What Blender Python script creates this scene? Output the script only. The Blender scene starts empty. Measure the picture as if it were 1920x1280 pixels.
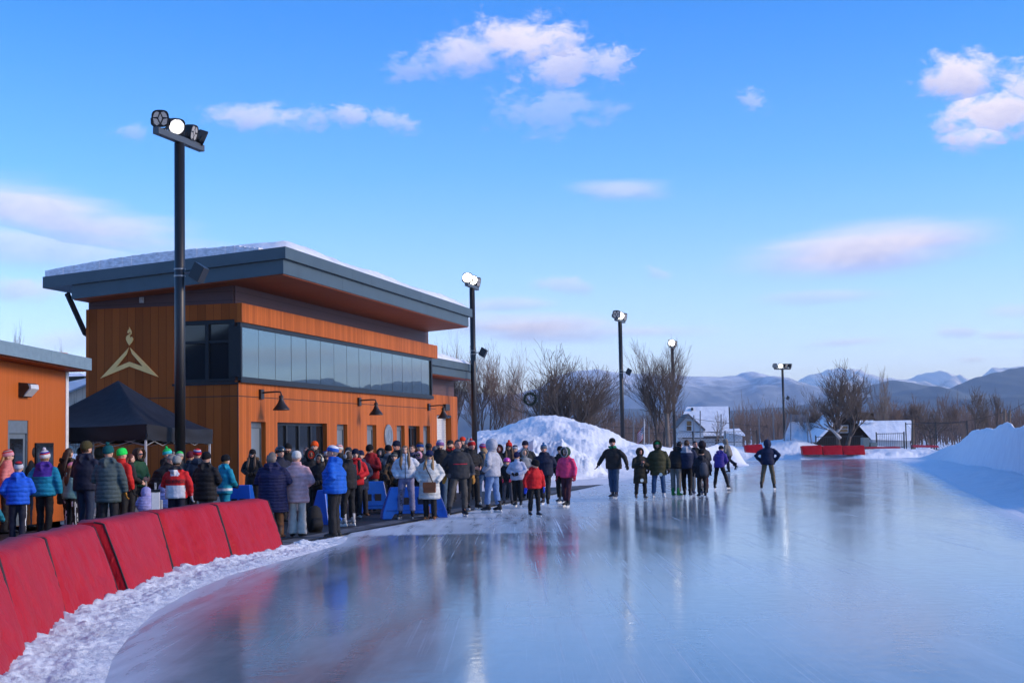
# An outdoor speed skating oval on a winter afternoon: everything is built here from code.
SKY_SAT, SKY_VAL, SKY_STR, SUN_STR, EXPO, CLOUD_GAIN = 1.08, 0.80, 0.1, 1.0, 1.7, 3.7
SKY_TINT = (1.0, 1.0, 1.1)
SKY_LOW, SKY_MID0, SKY_MID1, SKY_MID2, SKY_HI = (1.30, 1.08, 1.10), (0.95, 0.93, 1.08), (0.50, 0.80, 1.05), (0.22, 0.66, 1.0), (0.72, 0.90, 1.0)
ICE_A, ICE_B, ICE_ROUGH, ICE_SPEC = (0.15, 0.195, 0.235), (0.29, 0.35, 0.395), 0.08, 0.5
HAZE_C, HAZE_D = (0.70, 0.86, 1.0), 1.0e-4
import bpy, bmesh, math, random
from mathutils import Vector, Matrix, noise
from mathutils.bvhtree import BVHTree
V = Vector
rad = math.radians
random.seed(7)
SC = bpy.context.scene
COL = SC.collection

# ---------------------------------------------------------------- camera
F = 2667.0
H = 1.82
RHO = 0.0185
TH = math.atan(188.7 / F)
_R0 = V((1, 0, 0)); _U0 = V((0, -math.sin(TH), math.cos(TH))); _FW = V((0, math.cos(TH), math.sin(TH)))
_R = _R0 * math.cos(RHO) - _U0 * math.sin(RHO)
_U = _U0 * math.cos(RHO) + _R0 * math.sin(RHO)
CAM = V((0, 0, H))
cd = bpy.data.cameras.new('camera'); cam = bpy.data.objects.new('camera', cd); COL.objects.link(cam)
cam.matrix_world = Matrix(((_R.x, _U.x, -_FW.x, 0), (_R.y, _U.y, -_FW.y, 0), (_R.z, _U.z, -_FW.z, H), (0, 0, 0, 1)))
cd.sensor_width = 36; cd.lens = 36 * F / 1920; cd.clip_end = 40000; cd.clip_start = 0.1
SC.camera = cam

def ray(px, py):
    v = _FW + _R * ((px - 960) / F) + _U * ((640 - py) / F)
    return v / v.y
def P(px, py, d):                    # the point at depth d seen at pixel (px, py)
    return CAM + ray(px, py) * d
def proj(p):
    v = V(p) - CAM; z = v.dot(_FW)
    return 960 + F * v.dot(_R) / z, 640 - F * v.dot(_U) / z
def G(px, py, z=0.0):                # where the ray meets the level z
    v = ray(px, py)
    return CAM + v * ((z - H) / v.z)
def GX(px, d, z=0.0):                # point at level z and depth d in column px
    x = (px - 960) / F * d
    for _ in range(4):
        x += (px - proj((x, d, z))[0]) * d / F
    return V((x, d, z))

# ---------------------------------------------------------------- objects
def tag(o, label=None, cat=None, group=None, kind=None):
    if label: o['label'] = label
    if cat: o['category'] = cat
    if group: o['group'] = group
    if kind: o['kind'] = kind
    return o
def empty(name, loc=(0, 0, 0), rz=0.0):
    o = bpy.data.objects.new(name, None); COL.objects.link(o)
    o.location = loc; o.rotation_euler = (0, 0, rz); o.empty_display_size = 0.2
    return o
def copy_tree(o, parent=None):
    c = o.copy(); COL.objects.link(c); c.parent = parent
    for ch in list(o.children): copy_tree(ch, c)
    return c

class MB:
    """collects polygons for ONE mesh object"""
    def __init__(s): s.v = []; s.f = []; s.m = []
    def add(s, vs, fs, mi=0):
        b = len(s.v); s.v.extend([tuple(p) for p in vs])
        s.f.extend([tuple(i + b for i in f) for f in fs]); s.m.extend([mi] * len(fs)); return s
    def quad(s, a, b, c, d, mi=0): return s.add([a, b, c, d], [(0, 1, 2, 3)], mi)
    def box(s, x0, x1, y0, y1, z0, z1, mi=0, M=None):
        vs = [V((x, y, z)) for x in (x0, x1) for y in (y0, y1) for z in (z0, z1)]
        if M is not None: vs = [M @ p for p in vs]
        return s.add(vs, [(0, 1, 3, 2), (4, 6, 7, 5), (0, 4, 5, 1), (2, 3, 7, 6), (0, 2, 6, 4), (1, 5, 7, 3)], mi)
    def cbox(s, c, sz, mi=0, M=None):
        return s.box(c[0] - sz[0] / 2, c[0] + sz[0] / 2, c[1] - sz[1] / 2, c[1] + sz[1] / 2, c[2] - sz[2] / 2, c[2] + sz[2] / 2, mi, M)
    def prism(s, poly, off, mi=0):       # polygon (list of points) pushed by vector off
        n = len(poly); off = V(off)
        vs = [V(p) for p in poly] + [V(p) + off for p in poly]
        return s.add(vs, [tuple(range(n))[::-1], tuple(range(n, 2 * n))] + [(i, (i + 1) % n, n + (i + 1) % n, n + i) for i in range(n)], mi)
    def tube(s, pts, radii, n=8, mi=0, cap=True, ref=None):
        pts = [V(p) for p in pts]; rings = []; k = len(pts)
        for i, p in enumerate(pts):
            t = (pts[min(i + 1, k - 1)] - pts[max(i - 1, 0)])
            if t.length < 1e-9: t = V((0, 0, 1))
            t.normalize()
            r = V(ref) if ref else V((1, 0, 0))
            if abs(t.dot(r)) > 0.9: r = V((0, 1, 0)) if abs(t.y) < 0.9 else V((0, 0, 1))
            a = (r - t * r.dot(t)).normalized(); b = t.cross(a)
            ra = radii[i] if isinstance(radii, (list, tuple)) else radii
            ra, rb = ra if isinstance(ra, (list, tuple)) else (ra, ra)
            rings.append([p + a * (ra * math.cos(2 * math.pi * j / n)) + b * (rb * math.sin(2 * math.pi * j / n)) for j in range(n)])
        vs = [q for r in rings for q in r]
        fs = [(i * n + j, i * n + (j + 1) % n, (i + 1) * n + (j + 1) % n, (i + 1) * n + j) for i in range(k - 1) for j in range(n)]
        if cap: fs += [tuple(range(n))[::-1], tuple((k - 1) * n + j for j in range(n))]
        return s.add(vs, fs, mi)
    def ell(s, c, r, nu=12, nv=8, mi=0, M=None, fn=None):
        c = V(c); vs = []; r = r if isinstance(r, (list, tuple)) else (r, r, r)
        for i in range(nv + 1):
            ph = math.pi * i / nv
            for j in range(nu):
                a = 2 * math.pi * j / nu
                q = V((math.sin(ph) * math.cos(a) * r[0], math.sin(ph) * math.sin(a) * r[1], math.cos(ph) * r[2]))
                if fn: q = fn(q)
                if M is not None: q = M @ q
                vs.append(c + q)
        fs = []
        for i in range(nv):
            for j in range(nu):
                a, b = i * nu + j, i * nu + (j + 1) % nu
                if i == 0: fs.append((a, a + nu, b + nu)); continue
                if i == nv - 1: fs.append((a, a + nu, b)); continue
                fs.append((a, a + nu, b + nu, b))
        return s.add(vs, fs, mi)
    def lathe(s, prof, n=16, mi=0, M=None, sc=(1, 1), close=False):   # prof: (r, z); mi may be a list per band
        vs = []
        for r, z in prof:
            for j in range(n):
                a = 2 * math.pi * j / n
                q = V((r * math.cos(a) * sc[0], r * math.sin(a) * sc[1], z))
                vs.append(M @ q if M is not None else q)
        k = len(prof)
        for i in range(k - 1):
            b = len(s.v) if i == 0 else b
            m_ = mi[i] if isinstance(mi, (list, tuple)) else mi
            fs = [(i * n + j, i * n + (j + 1) % n, (i + 1) * n + (j + 1) % n, (i + 1) * n + j) for j in range(n)]
            if i == 0: s.v.extend([tuple(q) for q in vs])
            s.f.extend([tuple(x + b for x in f) for f in fs]); s.m.extend([m_] * n)
        return s
    def build(s, name, mats, parent=None, smooth=False, weld=False):
        me = bpy.data.meshes.new(name); me.from_pydata(s.v, [], s.f)
        mats = mats if isinstance(mats, (list, tuple)) else [mats]
        for m in mats: me.materials.append(m)
        if len(mats) > 1: me.polygons.foreach_set('material_index', s.m)
        if smooth: me.polygons.foreach_set('use_smooth', [True] * len(me.polygons))
        if weld:
            bm = bmesh.new(); bm.from_mesh(me); bmesh.ops.remove_doubles(bm, verts=bm.verts, dist=1e-4)
            bmesh.ops.recalc_face_normals(bm, faces=bm.faces); bm.to_mesh(me); bm.free()
        me.update()
        o = bpy.data.objects.new(name, me); COL.objects.link(o); o.parent = parent
        return o

def bevel(o, w=0.01, seg=2):
    m = o.modifiers.new('bevel', 'BEVEL'); m.width = w; m.segments = seg; m.limit_method = 'ANGLE'; return o

# things to be voxel-fused together in one go at the end
PEND = []
def fuse(o, vox, post=None):
    m = o.modifiers.new('fuse', 'REMESH'); m.mode = 'VOXEL'; m.voxel_size = vox; PEND.append((o, post)); return o
def run_fuse():
    bpy.context.view_layer.update()
    dg = bpy.context.evaluated_depsgraph_get()
    out = [(o, post, bpy.data.meshes.new_from_object(o.evaluated_get(dg))) for o, post in PEND]
    for o, post, me in out:
        nm = o.data.name; mats = list(o.data.materials); old = o.data
        o.modifiers.clear(); o.data = me
        if not len(me.materials):
            for m in mats: me.materials.append(m)
        me.polygons.foreach_set('use_smooth', [True] * len(me.polygons))
        if post: post(o)
        me.update(); bpy.data.meshes.remove(old); me.name = nm
    PEND.clear()

# ---------------------------------------------------------------- materials
def s2l(c):
    return tuple((x / 12.92 if x <= 0.04045 else ((x + 0.055) / 1.055) ** 2.4) for x in c)
def hx(h):
    return s2l(tuple(int(h[i:i + 2], 16) / 255 for i in (0, 2, 4)))
def N(nt, t, **kw):
    n = nt.nodes.new(t)
    for k, v in kw.items():
        if k == 'inp':
            for a, b in v.items(): n.inputs[a].default_value = b
        else: setattr(n, k, v)
    return n
def mk(name):
    m = bpy.data.materials.new(name); m.use_nodes = True
    nt = m.node_tree; b = nt.nodes['Principled BSDF']
    return m, nt, b, nt.links.new
_MC = {}
def mat(name, c, rough=0.7, spec=0.5, var=0.12, scale=8.0, bump=0.0, bscale=60.0, metal=0.0, stretch=(1, 1, 1), dist=0.01, coat=0.0, sheen=0.0):
    key = (name, tuple(round(x, 4) for x in c), rough, spec, var, scale, bump, bscale, metal, stretch)
    if key in _MC: return _MC[key]
    m, nt, b, L = mk(name)
    tc = N(nt, 'ShaderNodeTexCoord'); mp = N(nt, 'ShaderNodeMapping'); mp.inputs['Scale'].default_value = stretch
    L(tc.outputs['Object'], mp.inputs[0])
    nz = N(nt, 'ShaderNodeTexNoise', inp={'Scale': scale, 'Detail': 5.0, 'Roughness': 0.6}); L(mp.outputs[0], nz.inputs['Vector'])
    mr = N(nt, 'ShaderNodeMapRange', inp={1: 0.3, 2: 0.7, 3: 1 - var, 4: 1 + var}); L(nz.outputs['Fac'], mr.inputs[0])
    hs = N(nt, 'ShaderNodeHueSaturation'); hs.inputs['Color'].default_value = (*c, 1); L(mr.outputs[0], hs.inputs['Value'])
    L(hs.outputs[0], b.inputs['Base Color'])
    b.inputs['Roughness'].default_value = rough; b.inputs['Specular IOR Level'].default_value = spec; b.inputs['Metallic'].default_value = metal
    if coat: b.inputs['Coat Weight'].default_value = coat
    if sheen: b.inputs['Sheen Weight'].default_value = sheen
    if bump:
        n2 = N(nt, 'ShaderNodeTexNoise', inp={'Scale': bscale, 'Detail': 4.0}); L(mp.outputs[0], n2.inputs['Vector'])
        bp = N(nt, 'ShaderNodeBump', inp={'Strength': bump, 'Distance': dist}); L(n2.outputs['Fac'], bp.inputs['Height']); L(bp.outputs[0], b.inputs['Normal'])
    _MC[key] = m; return m
def cloth(c, quilt=0.0, rough=0.75):
    """clothing fabric; quilt = spacing of the stitched bands in metres"""
    key = ('cloth', tuple(round(x, 4) for x in c), quilt, rough)
    if key in _MC: return _MC[key]
    m, nt, b, L = mk('quilted_fabric' if quilt else 'fabric')
    tc = N(nt, 'ShaderNodeTexCoord')
    nz = N(nt, 'ShaderNodeTexNoise', inp={'Scale': 9.0, 'Detail': 5.0}); L(tc.outputs['Object'], nz.inputs['Vector'])
    mr = N(nt, 'ShaderNodeMapRange', inp={1: 0.3, 2: 0.7, 3: 0.8, 4: 1.18}); L(nz.outputs['Fac'], mr.inputs[0])
    hs = N(nt, 'ShaderNodeHueSaturation'); hs.inputs['Color'].default_value = (*c, 1); L(mr.outputs[0], hs.inputs['Value'])
    L(hs.outputs[0], b.inputs['Base Color']); b.inputs['Roughness'].default_value = rough; b.inputs['Specular IOR Level'].default_value = 0.3
    n2 = N(nt, 'ShaderNodeTexNoise', inp={'Scale': 14.0, 'Detail': 2.0, 'Distortion': 1.2}); L(tc.outputs['Object'], n2.inputs['Vector'])
    bp = N(nt, 'ShaderNodeBump', inp={'Strength': 0.28, 'Distance': 0.02}); L(n2.outputs['Fac'], bp.inputs['Height'])
    last = bp
    if quilt:
        w = N(nt, 'ShaderNodeTexWave', wave_type='BANDS', bands_direction='Z', wave_profile='SIN', inp={'Scale': 0.314 / quilt, 'Distortion': 2.2, 'Detail': 2.0, 'Detail Scale': 1.6})
        L(tc.outputs['Object'], w.inputs['Vector'])
        pw = N(nt, 'ShaderNodeMath', operation='POWER', inp={1: 0.6}); L(w.outputs['Fac'], pw.inputs[0])
        b2 = N(nt, 'ShaderNodeBump', inp={'Strength': 0.38, 'Distance': 0.03}); L(pw.outputs[0], b2.inputs['Height']); L(bp.outputs[0], b2.inputs['Normal']); last = b2
    L(last.outputs[0], b.inputs['Normal'])
    _MC[key] = m; return m
def emit(name, c, strength):
    m, nt, b, L = mk(name)
    b.inputs['Base Color'].default_value = (0.8, 0.8, 0.8, 1); b.inputs['Emission Color'].default_value = (*c, 1); b.inputs['Emission Strength'].default_value = strength
    return m
# ---------------------------------------------------------------- sky and light
SUN_EL, SUN_AZ = rad(21), rad(101)        # azimuth clockwise from +Y (towards +X)
W = bpy.data.worlds.new('World'); SC.world = W; W.use_nodes = True
nt = W.node_tree; L = nt.links.new; bg = nt.nodes['Background']
sky = N(nt, 'ShaderNodeTexSky', sky_type='NISHITA', sun_disc=False, sun_elevation=SUN_EL, sun_rotation=SUN_AZ, altitude=600.0, air_density=1.0, dust_density=0.1, ozone_density=3.5)
hsv = N(nt, 'ShaderNodeHueSaturation', inp={'Saturation': SKY_SAT, 'Value': SKY_VAL}); tnt = N(nt, 'ShaderNodeVectorMath', operation='MULTIPLY'); L(sky.outputs[0], tnt.inputs[0]); tnt.inputs[1].default_value = SKY_TINT; L(tnt.outputs[0], hsv.inputs['Color'])
tc = N(nt, 'ShaderNodeTexCoord'); sx = N(nt, 'ShaderNodeSeparateXYZ'); L(tc.outputs['Generated'], sx.inputs[0])
az = N(nt, 'ShaderNodeMath', operation='ARCTAN2'); L(sx.outputs[0], az.inputs[0]); L(sx.outputs[1], az.inputs[1])
el = N(nt, 'ShaderNodeMath', operation='ARCSINE'); L(sx.outputs[2], el.inputs[0])
er = N(nt, 'ShaderNodeMapRange', inp={1: 0.0, 2: 0.6}); L(el.outputs[0], er.inputs[0])
rmp = N(nt, 'ShaderNodeValToRGB'); L(er.outputs[0], rmp.inputs[0])
rmp.color_ramp.elements[0].position = 0.03; rmp.color_ramp.elements[0].color = (*SKY_LOW, 1); rmp.color_ramp.elements[1].position = 0.85; rmp.color_ramp.elements[1].color = (*SKY_HI, 1)
for pos_, c_ in ((0.17, SKY_MID0), (0.32, SKY_MID1), (0.50, SKY_MID2)):
    e_ = rmp.color_ramp.elements.new(pos_); e_.color = (*c_, 1)
clr = N(nt, 'ShaderNodeVectorMath', operation='MULTIPLY'); L(hsv.outputs[0], clr.inputs[0]); L(rmp.outputs[0], clr.inputs[1])
cb = N(nt, 'ShaderNodeCombineXYZ'); L(az.outputs[0], cb.inputs[0]); L(el.outputs[0], cb.inputs[1])
# ragged edges: two scales of noise, a little wider than tall
mpn = N(nt, 'ShaderNodeMapping'); mpn.inputs['Scale'].default_value = (1.0, 1.7, 1); L(cb.outputs[0], mpn.inputs[0])
nz = N(nt, 'ShaderNodeTexNoise', inp={'Scale': 34.0, 'Detail': 9.0, 'Roughness': 0.58, 'Distortion': 0.3}); L(mpn.outputs[0], nz.inputs['Vector'])
nzf = N(nt, 'ShaderNodeTexNoise', inp={'Scale': 95.0, 'Detail': 8.0, 'Roughness': 0.62, 'Distortion': 0.5}); L(mpn.outputs[0], nzf.inputs['Vector'])
nzfs = N(nt, 'ShaderNodeMath', operation='SUBTRACT', inp={1: 0.5}); L(nzf.outputs['Fac'], nzfs.inputs[0])
nz0 = N(nt, 'ShaderNodeMath', operation='SUBTRACT', inp={1: 0.5}); L(nz.outputs['Fac'], nz0.inputs[0])
nzs = N(nt, 'ShaderNodeMath', operation='MULTIPLY_ADD', inp={1: 0.55}); L(nzfs.outputs[0], nzs.inputs[0]); L(nz0.outputs[0], nzs.inputs[2])
mps = N(nt, 'ShaderNodeMapping'); mps.inputs['Scale'].default_value = (0.7, 5.0, 1); mps.inputs['Rotation'].default_value = (0, 0, 0.08); L(cb.outputs[0], mps.inputs[0])
nz2 = N(nt, 'ShaderNodeTexNoise', inp={'Scale': 16.0, 'Detail': 6.0, 'Roughness': 0.55}); L(mps.outputs[0], nz2.inputs['Vector'])
nzs2 = N(nt, 'ShaderNodeMath', operation='SUBTRACT', inp={1: 0.5}); L(nz2.outputs['Fac'], nzs2.inputs[0])
def sky_at(px, py):
    v = ray(px, py).normalized(); return math.atan2(v.x, v.y), math.asin(v.z)
cur = sky_c = None
acc = None
# px, py, half width, half height (photo pixels), tilt, opacity, raggedness, smooth?
CLOUDS = [
    (880, 100, 95, 40, 0.10, 0.75, 1.8, 0), (985, 82, 120, 46, -0.05, 0.95, 1.9, 0), (1050, 120, 75, 45, 0.1, 0.75, 2.6, 0), (1140, 118, 50, 32, 0.1, 0.6, 2.6, 0), (790, 122, 70, 24, 0.1, 0.4, 2.6, 0),
    (1812, 145, 85, 42, 0.0, 1.0, 2.0, 0), (1870, 215, 105, 48, 0.1, 1.0, 2.2, 0), (1835, 255, 62, 28, 0.0, 0.95, 2.2, 0), (1925, 175, 40, 60, 0.0, 0.8, 2.2, 0),
    (500, 222, 110, 26, 0.03, 0.62, 2.0, 0), (655, 215, 45, 22, 0, 0.55, 2.2, 0), (735, 228, 48, 20, -0.2, 0.45, 2.4, 0), (250, 248, 32, 15, 0, 0.3, 2.2, 0),
    (90, 405, 330, 50, -0.2, 0.75, 0.9, 1), (-20, 450, 420, 42, -0.12, 0.5, 0.8, 1), (50, 545, 60, 26, -0.1, 0.55, 2.0, 0),
    (1625, 468, 235, 52, 0.07, 0.95, 0.5, 1), (1690, 452, 160, 42, 0.03, 0.95, 0.5, 1), (1170, 358, 95, 20, -0.05, 0.5, 1.3, 1),
    (1000, 612, 210, 30, -0.05, 0.95, 0.8, 1), (940, 572, 110, 16, 0, 0.45, 1.0, 1), (1180, 622, 170, 14, -0.03, 0.5, 1.0, 1),
    (1050, 535, 60, 16, -0.1, 0.4, 2.4, 0), (1560, 555, 130, 14, 0, 0.35, 1.2, 1), (1590, 641, 85, 10, 0.02, 0.5, 1.2, 1), (1795, 622, 45, 12, -0.1, 0.5, 2.0, 0), (1825, 674, 40, 8, 0, 0.5, 1.6, 1), (1890, 628, 40, 8, 0, 0.4, 1.8, 1),
    (1235, 512, 24, 14, -0.3, 0.3, 2.6, 0), (1412, 190, 26, 20, -0.5, 0.35, 3.0, 0), (1030, 205, 110, 40, 0, 0.3, 3.0, 0), (1900, 585, 50, 14, 0, 0.35, 1.5, 1), (1300, 712, 120, 8, 0, 0.3, 1.0, 1), (130, 640, 80, 26, 0.1, 0.4, 1.0, 1), (2560, 640, 150, 26, 0, 0.8, 1.2, 1), (2900, 590, 180, 24, 0, 0.6, 1.2, 1), (2350, 700, 90, 18, 0, 0.6, 1.2, 1)]
for i, (px, py, hw, hh, tilt, op, rag, smooth) in enumerate(CLOUDS):
    a0, e0 = sky_at(px, py)
    mp = N(nt, 'ShaderNodeMapping', vector_type='TEXTURE')
    mp.inputs['Location'].default_value = (a0, e0, 0); mp.inputs['Rotation'].default_value = (0, 0, tilt); mp.inputs['Scale'].default_value = (hw / F, hh / F, 1)
    L(cb.outputs[0], mp.inputs[0])
    ln = N(nt, 'ShaderNodeVectorMath', operation='LENGTH'); L(mp.outputs[0], ln.inputs[0])
    ma = N(nt, 'ShaderNodeMath', operation='MULTIPLY_ADD', inp={1: rag * (1.6 if smooth else 1.25)}); L((nzs2 if smooth else (nzfs if hw < 60 else nzs)).outputs[0], ma.inputs[0]); L(ln.outputs['Value'], ma.inputs[2])
    mr = N(nt, 'ShaderNodeMapRange', interpolation_type='SMOOTHSTEP', inp={1: 1.25, 2: 0.15 if smooth else 0.22, 3: 0.0, 4: op}); L(ma.outputs[0], mr.inputs[0])
    # lit on top and towards the sun, lilac below
    sp = N(nt, 'ShaderNodeSeparateXYZ'); L(mp.outputs[0], sp.inputs[0])
    if acc is None: acc, col = mr.outputs[0], sp.outputs[1]
    else:
        gt = N(nt, 'ShaderNodeMath', operation='GREATER_THAN'); L(mr.outputs[0], gt.inputs[0]); L(acc, gt.inputs[1])
        mxc = N(nt, 'ShaderNodeMix'); L(gt.outputs[0], mxc.inputs[0]); L(col, mxc.inputs[2]); L(sp.outputs[1], mxc.inputs[3])
        mx = N(nt, 'ShaderNodeMath', operation='MAXIMUM'); L(acc, mx.inputs[0]); L(mr.outputs[0], mx.inputs[1])
        acc, col = mx.outputs[0], mxc.outputs[0]
lit = N(nt, 'ShaderNodeMath', operation='MULTIPLY_ADD', inp={1: 1.6}); L(nzs.outputs[0], lit.inputs[0]); L(col, lit.inputs[2])
lr = N(nt, 'ShaderNodeMapRange', inp={1: -0.75, 2: 0.55}); L(lit.outputs[0], lr.inputs[0])
cc = N(nt, 'ShaderNodeMix', data_type='RGBA'); L(lr.outputs[0], cc.inputs[0])
cc.inputs[6].default_value = (*[x * CLOUD_GAIN for x in (0.50, 0.52, 0.80)], 1); cc.inputs[7].default_value = (*[x * CLOUD_GAIN for x in (0.92, 0.84, 0.93)], 1)
fin = N(nt, 'ShaderNodeMix', data_type='RGBA'); L(acc, fin.inputs[0]); L(clr.outputs[0], fin.inputs[6]); L(cc.outputs[2], fin.inputs[7])
L(fin.outputs[2], bg.inputs['Color']); bg.inputs['Strength'].default_value = SKY_STR
ld = bpy.data.lights.new('sun', 'SUN'); ld.energy = SUN_STR; ld.angle = rad(20); ld.color = (1.0, 0.78, 0.56)
lo = bpy.data.objects.new('sun', ld); COL.objects.link(lo)
sd = V((math.sin(SUN_AZ) * math.cos(SUN_EL), math.cos(SUN_AZ) * math.cos(SUN_EL), math.sin(SUN_EL)))
lo.rotation_euler = sd.to_track_quat('Z', 'Y').to_euler(); lo.location = sd * 50
SC.view_settings.view_transform = 'Standard'; SC.view_settings.look = 'None'; SC.view_settings.exposure = EXPO; SC.view_settings.gamma = 1.0
SC.view_settings.use_curve_mapping = False

# ---------------------------------------------------------------- snow and ice materials
def snow_mat(name, fine=1.0, dirt=0.0, c=(0.82, 0.85, 0.9)):
    m, nt, b, L = mk(name)
    tc = N(nt, 'ShaderNodeTexCoord')
    n1 = N(nt, 'ShaderNodeTexNoise', inp={'Scale': 1.3, 'Detail': 6.0, 'Roughness': 0.6}); L(tc.outputs['Object'], n1.inputs['Vector'])
    n2 = N(nt, 'ShaderNodeTexNoise', inp={'Scale': 9.0 * fine, 'Detail': 6.0, 'Roughness': 0.7}); L(tc.outputs['Object'], n2.inputs['Vector'])
    cr = N(nt, 'ShaderNodeValToRGB'); cr.color_ramp.elements[0].position = 0.3; cr.color_ramp.elements[1].position = 0.62
    d = 1 - dirt
    cr.color_ramp.elements[0].color = (c[0] * 0.9 * d, c[1] * 0.9 * d, c[2] * 0.92 * d, 1); cr.color_ramp.elements[1].color = (*c, 1)
    L(n1.outputs['Fac'], cr.inputs[0]); L(cr.outputs[0], b.inputs['Base Color'])
    b.inputs['Roughness'].default_value = 0.65; b.inputs['Specular IOR Level'].default_value = 0.35
    bp = N(nt, 'ShaderNodeBump', inp={'Strength': 0.6, 'Distance': 0.05}); L(n2.outputs['Fac'], bp.inputs['Height'])
    b2 = N(nt, 'ShaderNodeBump', inp={'Strength': 0.5, 'Distance': 0.25}); L(n1.outputs['Fac'], b2.inputs['Height']); L(bp.outputs[0], b2.inputs['Normal'])
    L(b2.outputs[0], b.inputs['Normal']); return m
SNOW = snow_mat('snow'); SNOWCH = snow_mat('chunky_snow', 2.2, 0.12, (.74, .77, .83)); SNOWR = snow_mat('roof_snow', 0.6, 0.1)
def fbm(x, y, s=1.0, o=4):
    return noise.fractal(V((x * s, y * s, 3.1)), 0.9, 2.1, o)

# ground: one sheet out to the foot of the mountains
mb = MB()
xs = [-9000, -2500, -600, -150, -60, -30, -15, 0, 15, 30, 60, 150, 600, 2500, 9000]
ys = [-60, -20, 0, 12, 24, 40, 60, 90, 130, 200, 400, 900, 2500, 6000, 16000]
vs = [(x, y, -0.03) for y in ys for x in xs]; nx = len(xs)
mb.add(vs, [(j * nx + i, j * nx + i + 1, (j + 1) * nx + i + 1, (j + 1) * nx + i) for j in range(len(ys) - 1) for i in range(nx - 1)])
tag(mb.build('ground', SNOW), kind='structure')

# the ice oval
def ice_mat():
    m, nt, b, L = mk('skating_ice')
    tc = N(nt, 'ShaderNodeTexCoord')
    def scr(rot, sc, th0, th1, dist=0.4, detail=5.0):
        mp = N(nt, 'ShaderNodeMapping'); mp.inputs['Rotation'].default_value = (0, 0, rot); mp.inputs['Scale'].default_value = sc
        L(tc.outputs['Object'], mp.inputs[0])
        n = N(nt, 'ShaderNodeTexNoise', inp={'Scale': 1.0, 'Detail': detail, 'Roughness': 0.6, 'Distortion': dist}); L(mp.outputs[0], n.inputs['Vector'])
        r = N(nt, 'ShaderNodeMapRange', interpolation_type='SMOOTHSTEP', inp={1: th0, 2: th1}); L(n.outputs['Fac'], r.inputs[0]); return r.outputs[0]
    def mth(op, a, b_):
        k = N(nt, 'ShaderNodeMath', operation=op)
        for i, q in enumerate((a, b_)):
            if isinstance(q, (int, float)): k.inputs[i].default_value = q
            else: L(q, k.inputs[i])
        return k.outputs[0]
    s1 = scr(-0.2, (13.0, 0.13, 1), 0.55, 0.74); s2 = scr(-0.45, (17.0, 0.12, 1), 0.56, 0.75); s3 = scr(1.25, (11.0, 0.22, 1), 0.63, 0.8); s4 = scr(-0.85, (14.0, 0.2, 1), 0.60, 0.78)
    fine = mth('MAXIMUM', mth('MAXIMUM', s1, s2), mth('MAXIMUM', s3, s4))
    patch = scr(0.3, (0.22, 0.10, 1), 0.42, 0.66, 1.0)
    thin = mth('MULTIPLY', fine, patch)
    cloudy = scr(0.0, (0.5, 0.16, 1), 0.3, 0.72, 1.2)
    mot = scr(0.0, (7, 7, 1), 0.3, 0.7, 0.0)
    at = N(nt, 'ShaderNodeAttribute', attribute_name='frost'); fr0 = at.outputs['Fac']
    fn = scr(-0.25, (3.2, 0.3, 1), 0.22, 0.60, 0.5)
    fr = mth('MINIMUM', mth('MULTIPLY', fr0, mth('ADD', mth('MULTIPLY', fn, 1.1), 0.25)), 1.0)
    w = mth('MINIMUM', mth('ADD', mth('MULTIPLY', thin, 0.6), mth('MULTIPLY', fr, 0.75)), 1.0)
    c1 = N(nt, 'ShaderNodeMix', data_type='RGBA'); L(cloudy, c1.inputs[0]); c1.inputs[6].default_value = (*ICE_A, 1); c1.inputs[7].default_value = (*ICE_B, 1)
    c2 = N(nt, 'ShaderNodeMix', data_type='RGBA'); L(w, c2.inputs[0]); L(c1.outputs[2], c2.inputs[6]); c2.inputs[7].default_value = (0.72, 0.77, 0.84, 1)
    L(c2.outputs[2], b.inputs['Base Color'])
    ro = mth('ADD', mth('ADD', mth('MULTIPLY', cloudy, 0.05), ICE_ROUGH), mth('ADD', mth('MULTIPLY', w, 0.38), mth('MULTIPLY', mot, 0.03)))
    L(ro, b.inputs['Roughness']); b.inputs['IOR'].default_value = 1.31; b.inputs['Specular IOR Level'].default_value = ICE_SPEC
    n3 = N(nt, 'ShaderNodeTexNoise', inp={'Scale': 5.0, 'Detail': 4.0}); L(tc.outputs['Object'], n3.inputs['Vector'])
    hgt = mth('ADD', mth('MULTIPLY', w, 0.5), n3.outputs['Fac'])
    bp = N(nt, 'ShaderNodeBump', inp={'Strength': 0.035, 'Distance': 0.05}); L(hgt, bp.inputs['Height']); L(bp.outputs[0], b.inputs['Normal'])
    return m
LE = [G(*p) for p in ((205, 1400), (185, 1280), (200, 1237), (233, 1193), (283, 1147), (353, 1108), (427, 1078), (500, 1058), (567, 1040), (640, 1018))]
LE += [G(*p) for p in ((653, 1000), (827, 970), (933, 950), (1133, 908), (1200, 894), (1265, 881), (1340, 870), (1385, 863), (1420, 859))]
LE = [V((-1.2, 3.0, 0)), V((-2.3, 6.0, 0)), V((-2.95, 8.6, 0))] + [p for p in LE if p.y > 10.5]
RE = [V((9.5, 3, 0)), V((9.3, 18, 0))] + [G(*p) for p in ((1990, 1010), (1920, 972), (1865, 947), (1795, 915), (1752, 892), (1712, 874), (1690, 863))]
def interp(pl, y):
    for a, b in zip(pl, pl[1:]):
        if a.y <= y <= b.y: return a.x + (b.x - a.x) * (y - a.y) / max(b.y - a.y, 1e-6)
    return pl[0].x if y < pl[0].y else pl[-1].x
LE.sort(key=lambda p: p.y); RE.sort(key=lambda p: p.y)
yend = min(LE[-1].y, RE[-1].y + 12)
rows = [3 + (yend - 3) * (i / 150) ** 1.5 for i in range(151)]
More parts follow.
